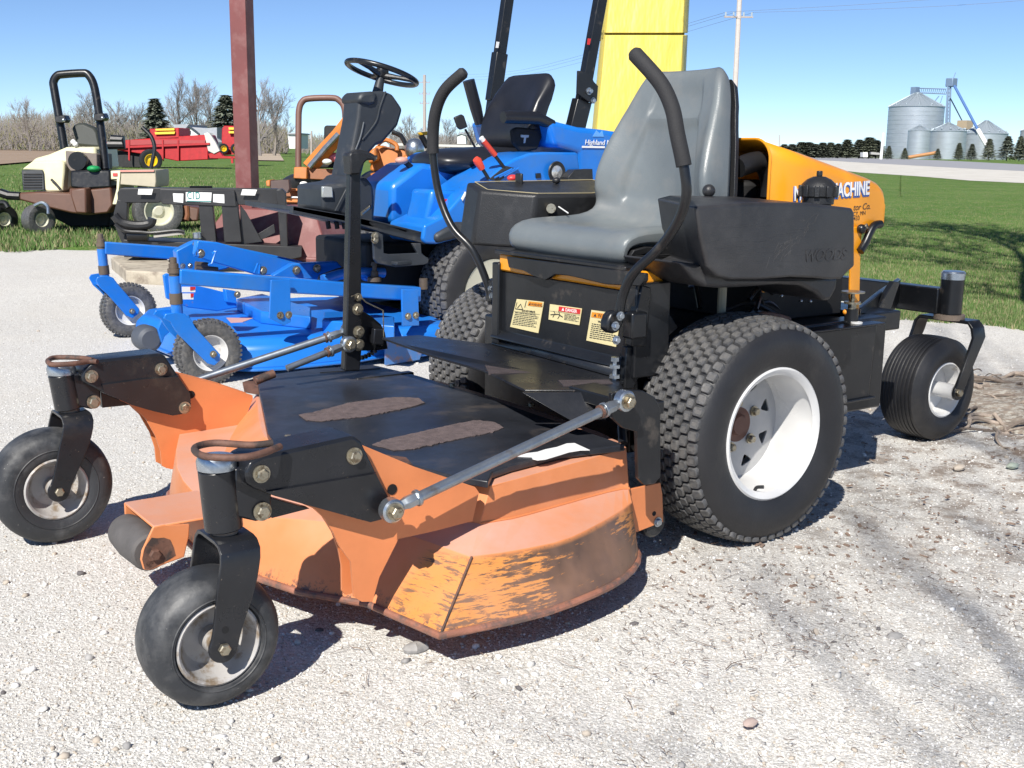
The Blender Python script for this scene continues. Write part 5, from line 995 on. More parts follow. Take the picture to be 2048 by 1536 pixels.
dp('white_edge', [(755, 757), (820, 755), (820, 790), (800, 985), (768, 985), (795, 880), (798, 812), (760, 812)], cA, bd-.37, .05, BEI, bg_, .004); dp('red_badge', [(770, 772), (800, 772), (800, 792), (770, 792)], cA, bd-.38, .02, LRED, bg_)
dp('red_stripe_lettering', [(820, 752), (1050, 750), (1050, 762), (820, 764)], cA, bd-.37, .03, mat('salmon_stripe', (.6, .25, .2), .5), bg_)
dp('brown_frame', [(130, 905), (285, 900), (470, 910), (470, 875), (590, 885), (755, 868), (770, 990), (735, 1045), (600, 1060), (480, 1045), (290, 1000), (130, 955)], cA, bd-.3, .7, BRN, bg_, .02)
dp('brown_side_tank', [(478, 880), (585, 872), (592, 1050), (515, 1045), (480, 930)], cA, bd-.45, .2, BRN, bg_, .02)
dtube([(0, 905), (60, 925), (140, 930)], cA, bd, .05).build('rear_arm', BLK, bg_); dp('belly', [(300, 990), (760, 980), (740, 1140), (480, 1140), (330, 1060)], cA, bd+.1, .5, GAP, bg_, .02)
ax_ = (_xh*.45-FH*.89)
wheel_at(dq(262, 1090, cA, bd-.3), (_xh*.80-FH*.6), .168, .075, .085, bg_, RUBT, CRM); dtube([(235, 995), (285, 975), (325, 1000), (330, 1050)], cA, bd-.45, .02, k=4).build('caster_fork', CHR, bg_)
wheel_at(dq(10, 1085, cA, bd+.1), (_xh*.80-FH*.6), .168, .075, .08, bg_, RUB, CRM); dtube([(-30, 980), (30, 975), (55, 1010)], cA, bd-.1, .03, k=4).build('caster_fork', BLK, bg_)
wheel_at(dq(1075, 1030, cA, bd-.1), (_xh*.45-FH*.89), .27, .155, .12, bg_, RUBT, CRM)
dtube([(970, 1000), (960, 900), (1000, 830), (1060, 830)], cA, bd-.2, .05, k=4).build('fender_edge', BLK, bg_)
sbk = dp('seat_back', [(485, 460), (520, 430), (570, 430), (640, 460), (665, 490), (690, 600), (520, 585)], cA, bd+.2, .12, mat('dark_seat', (.035, .04, .035), .5), bg_, .03)
rb_ = [(440, 610), (410, 430), (372, 210), (365, 150), (390, 108), (430, 98), (560, 90), (600, 100), (640, 170), (670, 330), (700, 560), (720, 745)]
dtube(rb_, cA, bd+.1, .046, 12, 4).build('roll_bar', BLK, bg_)
for x, y in ((410, 402), (675, 388)): dp('bar_clamp', [(x-38, y-22), (x+30, y-26), (x+44, y+8), (x+30, y+28), (x-34, y+26)], cA, bd, .14, BLK, bg_, .01); MB().sphere(dq(x+25, y+8, cA, bd-.02), .022).build('clamp_pin', CHR, bg_)
dtube([(970, 460), (1030, 520), (1055, 600), (1040, 690), (1030, 740)], cA, bd-.2, .022, 10, 4).build('steering_lever', BLK, bg_); dtube([(760, 540), (840, 545), (845, 580), (740, 580)], cA, bd, .05).build('armrest', BLK, bg_)
for k, (x, y) in enumerate(((500, 560), (515, 575))): MB().sphere(dq(x, y, cA, bd), .03).build('fitting', LWHT, bg_)
dp('mower_deck', [(900, 985), (1250, 990), (1360, 1010), (1350, 1100), (1150, 1110), (1130, 1080)], cA, bd+.3, .5, BRN, bg_, .02)
dtube([(1270, 1000), (1275, 1060), (1265, 1090)], cA, bd, .04).build('deck_link', OLDR, bg_)
# ---- old orange loader tractor
od = 14.5; ot = thing('loader_tractor', 'old orange loader tractor with brown roll bar, between the maroon post and the steering column', 'tractor', V((Pd(650, 420, od).x, Pd(650, 420, od).y, 0)))
dtube([(290, 1000), (290, 760), (292, 350), (298, 200), (330, 120), (400, 88), (640, 82), (710, 110), (760, 180), (772, 330), (765, 600), (755, 900)], cG, od, .040, 12, 4).build('roll_bar', mat('brown_roll_bar', (.17, .085, .065), .5), ot)
dp('toolbox', [(245, 790), (378, 790), (375, 912), (240, 905)], cG, od-.5, .25, OLD, ot, .01); dp('cross_box', [(378, 800), (660, 815), (660, 925), (376, 912)], cG, od-.4, .25, OLDR, ot, .01); dp('toolbox', [(665, 815), (750, 812), (740, 870), (700, 930), (664, 925)], cG, od-.5, .25, OLD, ot, .01)
dtube([(400, 800), (560, 620), (700, 470), (800, 340), (870, 300)], cG, od-.3, .10, 8).build('loader_arm', OLD, ot)
dtube([(400, 790), (560, 600), (700, 450)], cG, od-.45, .035, 8).build('hydraulic_cylinder', STEEL, ot)
dp('seat_back', [(552, 380), (570, 362), (740, 365), (740, 600), (560, 598), (550, 560)], cG, od+.1, .15, GAP, ot, .03)
dp('dark_body', [(340, 760), (400, 740), (760, 700), (770, 800), (400, 800)], cG, od, .4, GAP, ot, .02)
dp('rear_hood', [(1040, 640), (1090, 560), (1160, 580), (1230, 600), (1480, 600), (1520, 680), (1440, 740), (1250, 860), (1020, 830)], cG, od+.2, .6, OLD, ot, .03); dp('engine_cover', [(1000, 640), (1080, 580), (1100, 720), (1010, 760)], cG, od-.1, .4, OLD, ot, .03)
dtube([(1100, 560), (1180, 510), (1290, 560), (1300, 620)], cG, od+.1, .03, 8, 3).build('grab_rail', OLD, ot); dtube([(1250, 430), (1340, 470), (1390, 560)], cG, od, .03, 8, 3).build('exhaust_pipe', BLK, ot); dtube([(1050, 920), (1250, 860), (1350, 760), (1420, 720)], cG, od-.2, .08, 8).build('loader_arm', OLD, ot); dtube([(1060, 1000), (1200, 950), (1290, 870)], cG, od-.1, .14, 8).build('yellow_brace', mat('mustard', (.5, .27, .03), .5), ot)
MB().sphere(dq(1480, 610, cG, od), .16, sc=(.8, .8, .9)).build('work_lamp', CHR, ot)
for x, y, r_ in ((585, 735, .06), (345, 960, .05), (470, 975, .06)): MB().sphere(dq(x, y, cG, od-.5), r_, sc=(1, 1, .6)).build('fitting', LWHT, ot)
MB().sphere(dq(680, 690, cG, od-.2), .12, sc=(1, 1, .5)).build('pink_bag', mat('pink', (.7, .2, .25), .6), ot)
wheel_at(dq(1150, 1130, cG, od+.4), ax_, .40, .2, .2, ot, RUB, OLD); wheel_at(dq(350, 1180, cG, od-.2), ax_, .40, .2, .15, ot, RUB, OLD)
dp('bucket_back', [(0, 925), (195, 915), (205, 1010), (180, 1060), (0, 1010)], cG, od-2.6, .1, mat('dark_maroon', (.06, .03, .025), .5), ot, .01); dp('bucket_corner', [(-45, 930), (0, 918), (0, 990), (-40, 985)], cG, od-2.6, .25, OLD, ot, .01)
dp('loader_rail', [(175, 1010), (560, 1015), (560, 1040), (175, 1030)], cG, od-2.4, .12, OLD, ot, .005); dp('loader_channel', [(170, 1032), (560, 1040), (560, 1095), (150, 1090)], cG, od-2.3, .1, OLDR, ot, .005); dp('loader_rail', [(135, 1100), (540, 1100), (540, 1160), (135, 1150)], cG, od-2.5, .12, OLD, ot, .01); dp('pale_strip', [(215, 1090), (530, 1098), (530, 1110), (215, 1104)], cG, od-2.52, .02, LWHT, ot, .0)
dp('loader_sill', [(-60, 1150), (560, 1160), (560, 1195), (-60, 1230)], cG, od-2.3, .2, OLDR, ot, .01)
# ---- red manure spreaders
rd = 50.; rs_ = thing('manure_spreader', 'long red farm spreader with yellow wheel, parked on the lawn beyond the beige mower', 'spreader', V((Pd(340, 320, rd).x, Pd(340, 320, rd).y, 0)))
dp('box', [(720, 560), (880, 545), (1230, 520), (1400, 510), (1420, 560), (1420, 680), (1210, 690), (960, 640), (760, 610)], cA, rd, 1.8, REDM, rs_, .03)
dp('top_rail', [(870, 545), (1400, 548), (1400, 566), (870, 582)], cA, rd-.1, .1, mat('dark_red', (.33, .012, .015), .5), rs_); dp('rail', [(740, 590), (1430, 565), (1430, 578), (740, 606)], cA, rd-.12, .1, REDM, rs_)
for x in (875, 1105, 1210): dp('stake', [(x, 545), (x+10, 545), (x+10, 690), (x, 680)], cA, rd-.14, .1, REDM, rs_)
dp('beater_box', [(1020, 470), (1220, 462), (1225, 540), (1030, 545)], cA, rd, 1.8, REDM, rs_, .03); dp('yellow_beater', [(1060, 470), (1190, 465), (1190, 480), (1062, 482)], cA, rd-.1, .3, YELM, rs_); dp('yellow_beater', [(1055, 492), (1195, 488), (1190, 504), (1060, 508)], cA, rd-.1, .3, YELM, rs_)
dp('hitch', [(1420, 640), (1500, 625), (1520, 655), (1640, 660), (1640, 675), (1430, 672)], cA, rd, .3, REDM, rs_, .02); dp('jack', [(1575, 660), (1590, 660), (1592, 705), (1578, 705)], cA, rd, .1, REDM, rs_); dp('front_guard', [(1395, 510), (1430, 500), (1470, 560), (1500, 620), (1460, 640), (1420, 620)], cA, rd-.05, .2, mat('pale_guard', (.55, .52, .48), .6), rs_, .01)
wheel_at(dq(1028, 685, cA, rd-.6), ax_, .48, .26, .16, rs_, RUB, YELM); wheel_at(dq(890, 690, cA, rd+1.2), ax_, .45, .2, .16, rs_, RUB, YELM)
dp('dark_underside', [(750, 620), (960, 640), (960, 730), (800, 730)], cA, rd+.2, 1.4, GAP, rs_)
r2_ = thing('manure_spreader', 'second red spreader with yellow beater bars, mostly hidden behind the maroon post', 'spreader', V((Pd(465, 310, 58).x, Pd(465, 310, 58).y, 0)))
dp('box', [(1515, 470), (1530, 448), (1690, 453), (1690, 600), (1530, 600), (1512, 560)], cA, 58, 1.8, REDM, r2_, .03)
for y in (460, 485): dp('yellow_beater', [(1560, y), (1670, y), (1670, y+16), (1562, y+15)], cA, 57.8, .3, YELM, r2_)
for x in (1525, 1610): wheel_at(dq(x, 605, cA, 57.7), ax_, .26, .14, .1, r2_, RUB, YELM)
dp('frame', [(1510, 600), (1680, 600), (1680, 640), (1505, 650)], cA, 58, .4, REDM, r2_)
# ---------------------------------------------------------------- ground
def gravelmat():
    m = bpy.data.materials.new('pale_crushed_gravel'); m.use_nodes = True; t = m.node_tree; N = t.nodes; L = t.links; b = N['Principled BSDF']; b.inputs['Roughness'].default_value = .95; b.inputs['Specular IOR Level'].default_value = .15
    tc = N.new('ShaderNodeTexCoord')
    def vor(sc, feat='F1', out='Distance'):
        v = N.new('ShaderNodeTexVoronoi'); v.inputs['Scale'].default_value = sc; v.feature = feat; L.new(tc.outputs['Object'], v.inputs['Vector']); return v.outputs[out]
    def noi(sc, d=5, r=.6):
        n = N.new('ShaderNodeTexNoise'); n.inputs['Scale'].default_value = sc; n.inputs['Detail'].default_value = d; n.inputs['Roughness'].default_value = r; L.new(tc.outputs['Object'], n.inputs['Vector']); return n.outputs[0]
    def rmp(f, a, c_, lo=0, hi=1):
        r = N.new('ShaderNodeMapRange'); r.inputs[1].default_value = a; r.inputs[2].default_value = c_; r.inputs[3].default_value = lo; r.inputs[4].default_value = hi; L.new(f, r.inputs[0]); return r.outputs[0]
    def mx(f, a, c_, mode='MIX'):
        x = N.new('ShaderNodeMix'); x.data_type = 'RGBA'; x.blend_type = mode
        for s_, v_ in ((x.inputs[0], f), (x.inputs[6], a), (x.inputs[7], c_)):
            if hasattr(v_, 'is_linked'): L.new(v_, s_)
            else: s_.default_value = v_ if isinstance(v_, float) else (*v_, 1)
        return x.outputs[2]
    c1_ = vor(150, out='Color'); sep = N.new('ShaderNodeSeparateColor'); L.new(c1_, sep.inputs[0])
    c = mx(rmp(sep.outputs[0], 0, 1), (.50, .485, .45), (.68, .665, .63))
    c2_ = vor(340, out='Color'); s2 = N.new('ShaderNodeSeparateColor'); L.new(c2_, s2.inputs[0]); c = mx(rmp(s2.outputs[1], .84, .90, 0, .5), c, (.34, .29, .25))
    c = mx(rmp(s2.outputs[0], .9, .93, 0, .8), c, (.75, .73, .69))
    c = mx(rmp(noi(1.3), .50, .72, 0, .35), c, (.60, .565, .505)); c = mx(rmp(noi(4.5, 6, .7), .60, .76, 0, .35), c, (.42, .36, .30))
    # litter stained area on the right: bark, twigs, soil
    sx = N.new('ShaderNodeSeparateXYZ'); L.new(tc.outputs['Object'], sx.inputs[0])
    d = N.new('ShaderNodeVectorMath'); d.operation = 'DISTANCE'; d.inputs[1].default_value = (1.75, -.35, 0); L.new(tc.outputs['Object'], d.inputs[0])
    f = rmp(d.outputs['Value'], 2.3, .5); n_ = noi(9, 8, .72); mm = N.new('ShaderNodeMath'); mm.operation = 'MULTIPLY'; L.new(f, mm.inputs[0]); L.new(rmp(n_, .47, .60), mm.inputs[1])
    c = mx(mm.outputs[0], c, (.20, .15, .115))
    L.new(c, b.inputs['Base Color'])
    h = N.new('ShaderNodeMath'); h.operation = 'MULTIPLY_ADD'; L.new(vor(150, 'F1'), h.inputs[0]); h.inputs[1].default_value = -.55; L.new(noi(30, 6, .7), h.inputs[2])
    h2 = N.new('ShaderNodeMath'); h2.operation = 'MULTIPLY_ADD'; L.new(vor(340, 'F1'), h2.inputs[0]); h2.inputs[1].default_value = -.3; L.new(h.outputs[0], h2.inputs[2])
    bp = N.new('ShaderNodeBump'); bp.inputs['Distance'].default_value = .0045; bp.inputs['Strength'].default_value = .9; L.new(h2.outputs[0], bp.inputs['Height']); L.new(bp.outputs[0], b.inputs['Normal'])
    return m
GRAV = gravelmat()
EDGE_L = [P(-400, 512, z=0), P(0, 501, z=0), P(100, 494, z=0), P(190, 487, z=0)]   # lawn meets gravel, left
def smooth_noise(x, y, seed=0):
    r = np.random.default_rng(seed); out = np.zeros_like(x)
    for k in range(14):
        f = 2**(k*.45)*.8; a = r.uniform(0, 2*np.pi); ph = r.uniform(0, 6.28); out += np.sin((x*np.cos(a)+y*np.sin(a))*f*2+ph)/f
    return out
def gz(x, y): return 0
# gravel yard: fine sheet with small undulation that stays level under the wheels
nx = 340; gx = np.linspace(-4.5, 6.5, nx); gy = np.linspace(-3.2, 11, 420); X, Y = np.meshgrid(gx, gy)
def gheight(X, Y):
    h = smooth_noise(X, Y, 3)*.006
    mask = np.ones_like(X)
    for a, b_, r in ((-1.49, -.03, .35), (-1.49, 1.0, .35), (0, .1, .5), (0, 1.1, .5), (1.33, .47, .35), (-.8, .5, .9)): mask *= np.clip(((X-a)**2+(Y-b_)**2)**.5/r-.4, 0, 1)
    return h*mask
Z = gheight(X, Y); n = X.size; idx = np.arange(n).reshape(X.shape)
fcs = np.stack([idx[:-1, :-1], idx[:-1, 1:], idx[1:, 1:], idx[1:, :-1]], -1).reshape(-1, 4)
gr = fast_mesh('gravel_yard', np.stack([X, Y, Z], -1).reshape(-1, 3), fcs, GRAV, smooth=True); gr['kind'] = 'structure'
# loose stones
def stones(name, n, region, smin, smax, mats, wts, seed, power=2.2, flat=.6, lift=.25):
    r = np.random.default_rng(seed); t = (1+5**.5)/2
    iv = np.array([(-1, t, 0), (1, t, 0), (-1, -t, 0), (1, -t, 0), (0, -1, t), (0, 1, t), (0, -1, -t), (0, 1, -t), (t, 0, -1), (t, 0, 1), (-t, 0, -1), (-t, 0, 1)], float); iv /= np.linalg.norm(iv[0])
    fc = np.array([(0, 11, 5), (0, 5, 1), (0, 1, 7), (0, 7, 10), (0, 10, 11), (1, 5, 9), (5, 11, 4), (11, 10, 2), (10, 7, 6), (7, 1, 8), (3, 9, 4), (3, 4, 2), (3, 2, 6), (3, 6, 8), (3, 8, 9), (4, 9, 5), (2, 4, 11), (6, 2, 10), (8, 6, 7), (9, 8, 1)])
    p = region(r, n); n = len(p); s = smin+(smax-smin)*r.random(n)**power
    v = iv[None]*(1+r.uniform(-.32, .32, (n, 12, 1))); v = v*np.stack([np.ones(n), r.uniform(.55, 1, n), r.uniform(.35, flat+.2, n)], -1)[:, None, :]
    a = r.uniform(0, 6.283, n); b_ = r.normal(0, .3, n); ca, sa, cb, sb = np.cos(a), np.sin(a), np.cos(b_), np.sin(b_)
    x, y, z = v[..., 0], v[..., 1], v[..., 2]; y, z = y*cb[:, None]-z*sb[:, None], y*sb[:, None]+z*cb[:, None]; x, y = x*ca[:, None]-y*sa[:, None], x*sa[:, None]+y*ca[:, None]
    v = np.stack([x, y, z], -1)*s[:, None, None]/2; v[..., 0] += p[:, None, 0]; v[..., 1] += p[:, None, 1]; v[..., 2] += (gheight(p[:, 0], p[:, 1])+s*lift*.5)[:, None]
    f = (fc[None]+np.arange(n)[:, None, None]*12).reshape(-1, 3); mi = np.repeat(r.choice(len(mats), n, p=wts), 20)
    o = fast_mesh(name, v.reshape(-1, 3), f, mats, mi); o['kind'] = 'stuff'; return o
ST = [mat('pale_stone', (.60, .585, .55), .9, var=.12, vscale=40), mat('white_stone', (.76, .75, .73), .9, var=.08, vscale=40), mat('tan_stone', (.47, .41, .34), .9, var=.15, vscale=40), mat('grey_stone', (.33, .32, .31), .9, var=.2, vscale=40), mat('dark_stone', (.12, .11, .11), .85, var=.2)]
def reg_near(r, n):                                        # more stones where the camera is close
    px = r.uniform(-150, 2200, n*3); py = 560+1100*r.random(n*3)**.9; C = np.array(CAMP); d = np.array(CF)[None]+np.outer((px-1024)/FPX, np.array(CR))-np.outer((py-768)/FPX, np.array(CU)); k = -C[2]/d[:, 2]
    p = C+d*k[:, None]; p = p[(p[:, 1] < 9.5)&(p[:, 0] < 6)&(p[:, 0] > -4)]; return p[:n]
gs = stones('gravel_stones', 70000, reg_near, .0024, .0075, ST[:4], [.50, .32, .13, .05], 1)
gs2 = stones('loose_pebbles', 1300, reg_near, .009, .022, ST, [.42, .24, .22, .09, .03], 2, power=3)
# ---------------------------------------------------------------- lawn, field, road
def greens():
    def fn(N, L, tc, noise, ramp, mix, c):
        a = noise(.35, 4); b = noise(3.5, 6, .7); d = noise(45, 4, .7)
        c = mix(ramp(a, .40, .62), (.10, .185, .04), (.15, .23, .06)); c = mix(ramp(b, .50, .68), c, (.27, .245, .13)); return mix(ramp(d, .45, .65), c, (.05, .11, .02))
    return mat('spring_lawn', (.09, .17, .03), .9, fn=fn, bump=.02, bscale=40, spec=.1)
LAWN = greens()
def sheet(name, pts, z, m, kind='structure'):
    mb = MB(); mb.add([(x, y, z) for x, y in pts], [tuple(range(len(pts)))]); o = mb.build(name, m); o['kind'] = kind; return o
def G(px, py, z=0): q = P(px, py, z=z); return (q.x, q.y)
EDG = [(-9, 13.2), (-3.5, 10.9), (.15, 9.67), (1.2, 9.2), (3.6, 9.6), (4.3, 8.0), (4.6, 5.5), (4.3, 3.6), (4.02, 2.65), (3.95, 1.9), (4.4, .6), (6.2, -1.0), (9, -3.5)]
r_ = random.Random(4); edge = []
for i in range(len(EDG)-1):
    for k in range(10): t = k/10; edge.append((EDG[i][0]+(EDG[i+1][0]-EDG[i][0])*t+r_.uniform(-.07, .07), EDG[i][1]+(EDG[i+1][1]-EDG[i][1])*t+r_.uniform(-.07, .07)))
edge.append(EDG[-1])
lw = MB(); n_ = len(edge); far_ = []
# lawn strip mesh from the ragged edge outwards
outer_ = [(-60+i*(1200/(n_-1)), 900) for i in range(n_)]
def fan(e, D): 
    c = V((-2.1, -1.9)); q = V(e)-c; q.normalize(); return (c.x+q.x*D, c.y+q.y*D)
rings = [[(x, y, -.012) for x, y in edge], [(*(V(e)+(V(e)-V((-2.1, -1.9))).normalized()*.12), .014) for e in edge]]
for D, z in ((30, .02), (80, .03), (250, .05), (900, .06), (2600, .08)): rings.append([(*fan(e, D), z) for e in edge])
for j in range(len(rings)-1):
    pass
vs = [q for r in rings for q in r]; fs = [(j*n_+i, j*n_+i+1, (j+1)*n_+i+1, (j+1)*n_+i) for j in range(len(rings)-1) for i in range(n_-1)]
lw.add(vs, fs); lo_ = lw.build('lawn', LAWN); lo_['kind'] = 'structure'
base = MB(); base.add([(-2600, -2600, -.03), (2600, -2600, -.03), (2600, 2600, -.03), (-2600, 2600, -.03)], [(0, 1, 2, 3)]); base = base.build('ground', GRAV); base['kind'] = 'structure'
FIELD = mat('tilled_field', (.30, .225, .165), .95, var=.12, vscale=.2, spec=.1, aniso=(1, 1, 1))
sheet('field', [G(-600, 335, .1), G(0, 328, .1), G(120, 318, .1), G(118, 299, .1), G(0, 297, .1), G(-600, 290, .1)], .10, FIELD)
sheet('field', [G(508, 320, .1), G(568, 321, .1), G(552, 296, .1), G(512, 295, .1)], .10, mat('pale_track', (.42, .34, .25), .95, var=.15, vscale=.4))
# raised road: pale shoulder bank and asphalt
SHO = mat('white_gravel_shoulder', (.58, .55, .49), .95, var=.12, vscale=.6, col2=(.42, .38, .3), mscale=.8, mlo=.55, mhi=.75); ASP = mat('road_asphalt', (.30, .30, .315), .85, var=.08, vscale=.5, aniso=(1, 1, 1))
def band(name, lo, hi, m, z0, z1):
    q = [P(x, y, z=z0) for x, y in lo]+[P(x, y, z=z1) for x, y in reversed(hi)]; n = len(lo); mb = MB(); mb.add(q, [(i, i+1, 2*n-2-i, 2*n-1-i) for i in range(n-1)]); o = mb.build(name, m); o['kind'] = 'structure'; return o
band('road_shoulder', [(1540, 330), (1640, 336), (1720, 345), (1830, 352), (1940, 361), (2048, 366), (2400, 385)], [(1540, 316), (1640, 320), (1720, 325), (1830, 331), (1940, 337), (2048, 342), (2400, 360)], SHO, .035, .12)
band('road', [(1540, 316), (1640, 320), (1720, 325), (1830, 331), (1940, 337), (2048, 342), (2400, 360)], [(1540, 311), (1640, 312.5), (1720, 315), (1830, 318.5), (1940, 323.5), (2048, 329), (2400, 346)], ASP, .124, .15)
# ---- grass blades
def blades(name, px0, px1, py0, py1, n, hmin, hmax, seed, m, test=None):
    r = np.random.default_rng(seed); px = r.uniform(px0, px1, n); py = r.uniform(py0, py1, n); d = np.array(CF)[None]+np.outer((px-1024)/FPX, np.array(CR))-np.outer((py-768)/FPX, np.array(CU)); k = (0-CAMP.z)/d[:, 2]; p = np.array(CAMP)+d*k[:, None]
    e = np.array(EDG); nn = smooth_noise(p[:, 0]*2, p[:, 1]*2, 9)*.12
    keep = test(p, nn); p = p[keep]; n = len(p); h = r.uniform(hmin, hmax, n)*(1+.0*nn[keep]); a = r.uniform(0, 6.28, n); w_ = h*.14; lx, ly = r.normal(0, .35, n)*h, r.normal(0, .35, n)*h
    v = np.zeros((n, 3, 3)); v[:, 0] = p+np.stack([np.cos(a)*w_, np.sin(a)*w_, 0*w_], 1); v[:, 1] = p-np.stack([np.cos(a)*w_, np.sin(a)*w_, 0*w_], 1); v[:, 2] = p+np.stack([lx, ly, h+.012], 1)
    o = fast_mesh(name, v.reshape(-1, 3), np.arange(3*n).reshape(-1, 3), m, r.integers(0, len(m), n)); o['kind'] = 'stuff'; return o
GB = [mat('grass_blade_green', (.115, .19, .06), .7, var=.2, spec=.2), mat('grass_blade_light', (.17, .23, .09), .7, var=.2, spec=.2), mat('grass_blade_straw', (.30, .265, .15), .8, var=.2, spec=.2), mat('grass_blade_dark', (.08, .16, .035), .7, var=.2, spec=.2)]
def side(p, nn): # distance to edge polyline, inside lawn
    e = np.array(EDG); best = np.full(len(p), 1e9); sg = np.zeros(len(p))
    for i in range(len(e)-1):
        a, b = e[i], e[i+1]; ab = b-a; t = np.clip(((p[:, :2]-a)@ab)/(ab@ab), 0, 1); q = a+t[:, None]*ab; dd = np.linalg.norm(p[:, :2]-q, axis=1); s = ab[0]*(p[:, 1]-a[1])-ab[1]*(p[:, 0]-a[0]); m_ = dd < best; best[m_] = dd[m_]; sg[m_] = s[m_]
    return (np.sign(sg)*best) > nn
blades('grass', 1640, 2100, 350, 690, 130000, .012, .034, 21, GB, side)
blades('grass', -60, 720, 330, 505, 50000, .03, .08, 22, GB, side)
# ---------------------------------------------------------------- trees
TB = mat('bare_bark_far', (.225, .205, .20), .9, var=.15); TB2 = mat('bare_bark_tan', (.25, .22, .195), .9, var=.15); BUD = mat('early_buds', (.20, .19, .09), .8); EV = mat('evergreen_needles', (.15, .17, .125), .8, var=.35, vscale=2); EV2 = mat('evergreen_light', (.16, .18, .12), .8, var=.3, vscale=2)
def bare(seed, h, spread, tips=4, lv=5, sides=4, r0=.022, up=.35, minr=.0, kids=(3, 4), base=.18, lens=.62):
    """trunk and crown meshes of a leafless tree; returns MB trunk, MB crown (height h, foot at origin)"""
    rn = random.Random(seed); T = MB(); C_ = MB()
    def grow(p, d, L, r, lev):
        q = p; pts = [V(p)]; n = 3 if lev > 0 else 4; dd = V(d)
        for i in range(n):
            dd = (dd+V((rn.gauss(0, .13), rn.gauss(0, .13), rn.gauss(0, .10)+up*.12))).normalized(); q = q+dd*L/n; pts.append(V(q))
        rs = [r*(1-.45*i/n) for i in range(n+1)]
        (T if lev == lv else C_).tube(pts, rs, sides if lev > 1 else 3, caps=False)
        if lev == 0: return
        k = rn.choice(kids)+(1 if lev == 1 else 0)
        for j in range(k):
            t = base+(1-base)*(j+rn.random()*.7)/k if lev < lv else .35+.65*(j+.6*rn.random())/k; i = min(n-1, int(t*n)); s = pts[i]+(pts[i+1]-pts[i])*(t*n-i)
            az = rn.uniform(0, 6.28); o = dd.orthogonal().normalized(); o = Matrix.Rotation(az, 3, dd)@o; nd = (dd*rn.uniform(.55, 1.0)+o*rn.uniform(.5, 1.0)*spread+V((0, 0, up*.5))).normalized()
            grow(s, nd, L*rn.uniform(lens*.85, lens*1.15), max(minr, r*(1-.45*t)*rn.uniform(.5, .68)), lev-1)
        if lev > 0: grow(pts[-1], dd, L*lens, max(minr, r*.55), lev-1)
    grow(V((0, 0, 0)), V((0, 0, 1)), h*.36, h*r0, lv)
    return T, C_
def place_tree(name, label, cat, variant, loc, sc, rot, group=None):
    t, c = variant; t.copy
    root = thing(name, label, cat, loc, group)
    for src in (t, c):
        o = src.copy(); COL.objects.link(o); o.parent = root; o.matrix_parent_inverse = Matrix.Identity(4); o.scale = (sc, sc, sc*random.uniform(.95, 1.05)); o.rotation_euler = (0, 0, rot)
    return root
VARS = []
for k in range(5):
    T, C_ = bare(100+k, 10, .75+.1*(k % 3), lv=5, minr=.010, kids=(3, 4)); t = T.build('trunk', TB if k % 2 else TB2); c = C_.build('crown', TB if k % 2 else TB2); VARS.append((t, c))
def far_pt(px, dist, z=0): q = Pd(px, 300, dist); return V((q.x, q.y, z))
bt = [(60, 150, 7.5, 0, 'bare tree at the far left end of the field, nearest the picture edge'), (150, 170, 8.4, 1, 'bare tree in the hedgerow seen just left of the black roll bar loop'), (196, 160, 9.2, 2, 'bare tree seen through the black roll bar loop of the beige mower'), (234, 165, 8.8, 3, 'narrow bare tree right of the black roll bar'), (275, 168, 8.4, 4, 'low bare tree left of the pointed spruce'), (362, 150, 11.0, 1, 'tall spreading bare tree above the white farmhouse'), (398, 158, 10.6, 0, 'bare tree right of the tall one, above the grey house roof'), (432, 170, 11, 2, 'bare tree directly left of the maroon post behind the tall spruce'), (520, 120, 8.9, 3, 'round-headed bare tree immediately right of the maroon post'), (548, 128, 8.3, 4, 'dense bare tree right of the round-headed one by the pale track'),
      (822, 220, 8.2, 0, 'bare tree beyond the road, left of the tall utility pole'), (850, 230, 8, 1, 'bare tree behind the tall utility pole'), (893, 225, 7.8, 3, 'bare tree seen inside the far steering lever'), (940, 215, 6.8, 2, 'small bare tree right of the far steering lever'), (1120, 200, 6.6, 4, 'bare tree seen between the black seat and the roll bar upright'), (780, 230, 6.6, 1, 'small bare tree just right of the steering column')]
for i, (px, d, h, k, lab) in enumerate(bt): place_tree('bare_tree', lab, 'tree', VARS[k], far_pt(px, d), h/9.2, i*1.3, 'leafless trees along the horizon')
for t, c in VARS: bpy.data.objects.remove(t); bpy.data.objects.remove(c)
def conifer(seed, h, w_, n=900, m=EV):
    rn = random.Random(seed); mb = MB()
    for i in range(n):
        t = rn.random()**.8; z = h*(.08+.92*t); rr_ = w_*(1-t)**.85*rn.uniform(.35, 1.08)*(1+.25*math.sin(z*9+seed)); a = rn.uniform(0, 6.28); c = V((rr_*math.cos(a), rr_*math.sin(a), z)); s = h*.05*rn.uniform(.7, 1.5)
        e = V((math.cos(a), math.sin(a), rn.uniform(-.5, .1))).normalized(); q = V((-math.sin(a), math.cos(a), rn.uniform(-.3, .3))); mb.add([c-q*s*.6, c+q*s*.6, c+e*s*1.8], [(0, 1, 2)])
    tk = MB().tube([V((0, 0, 0)), V((0, 0, h*.9))], [h*.02, h*.004], 6); return tk, mb
cv_ = []
for k in range(4): tk, mb = conifer(k, 6, 1.7+.2*k, 2400, EV if k % 2 else EV2); cv_.append((tk.build('trunk', TB), mb.build('crown', EV if k % 2 else EV2)))
place_tree('spruce', 'dark pointed spruce left of the white farmhouse', 'tree', cv_[1], far_pt(314, 140), 1.13, 0); place_tree('spruce', 'tall dark spruce just left of the maroon post', 'tree', cv_[3], far_pt(455, 150), 1.30, 1)
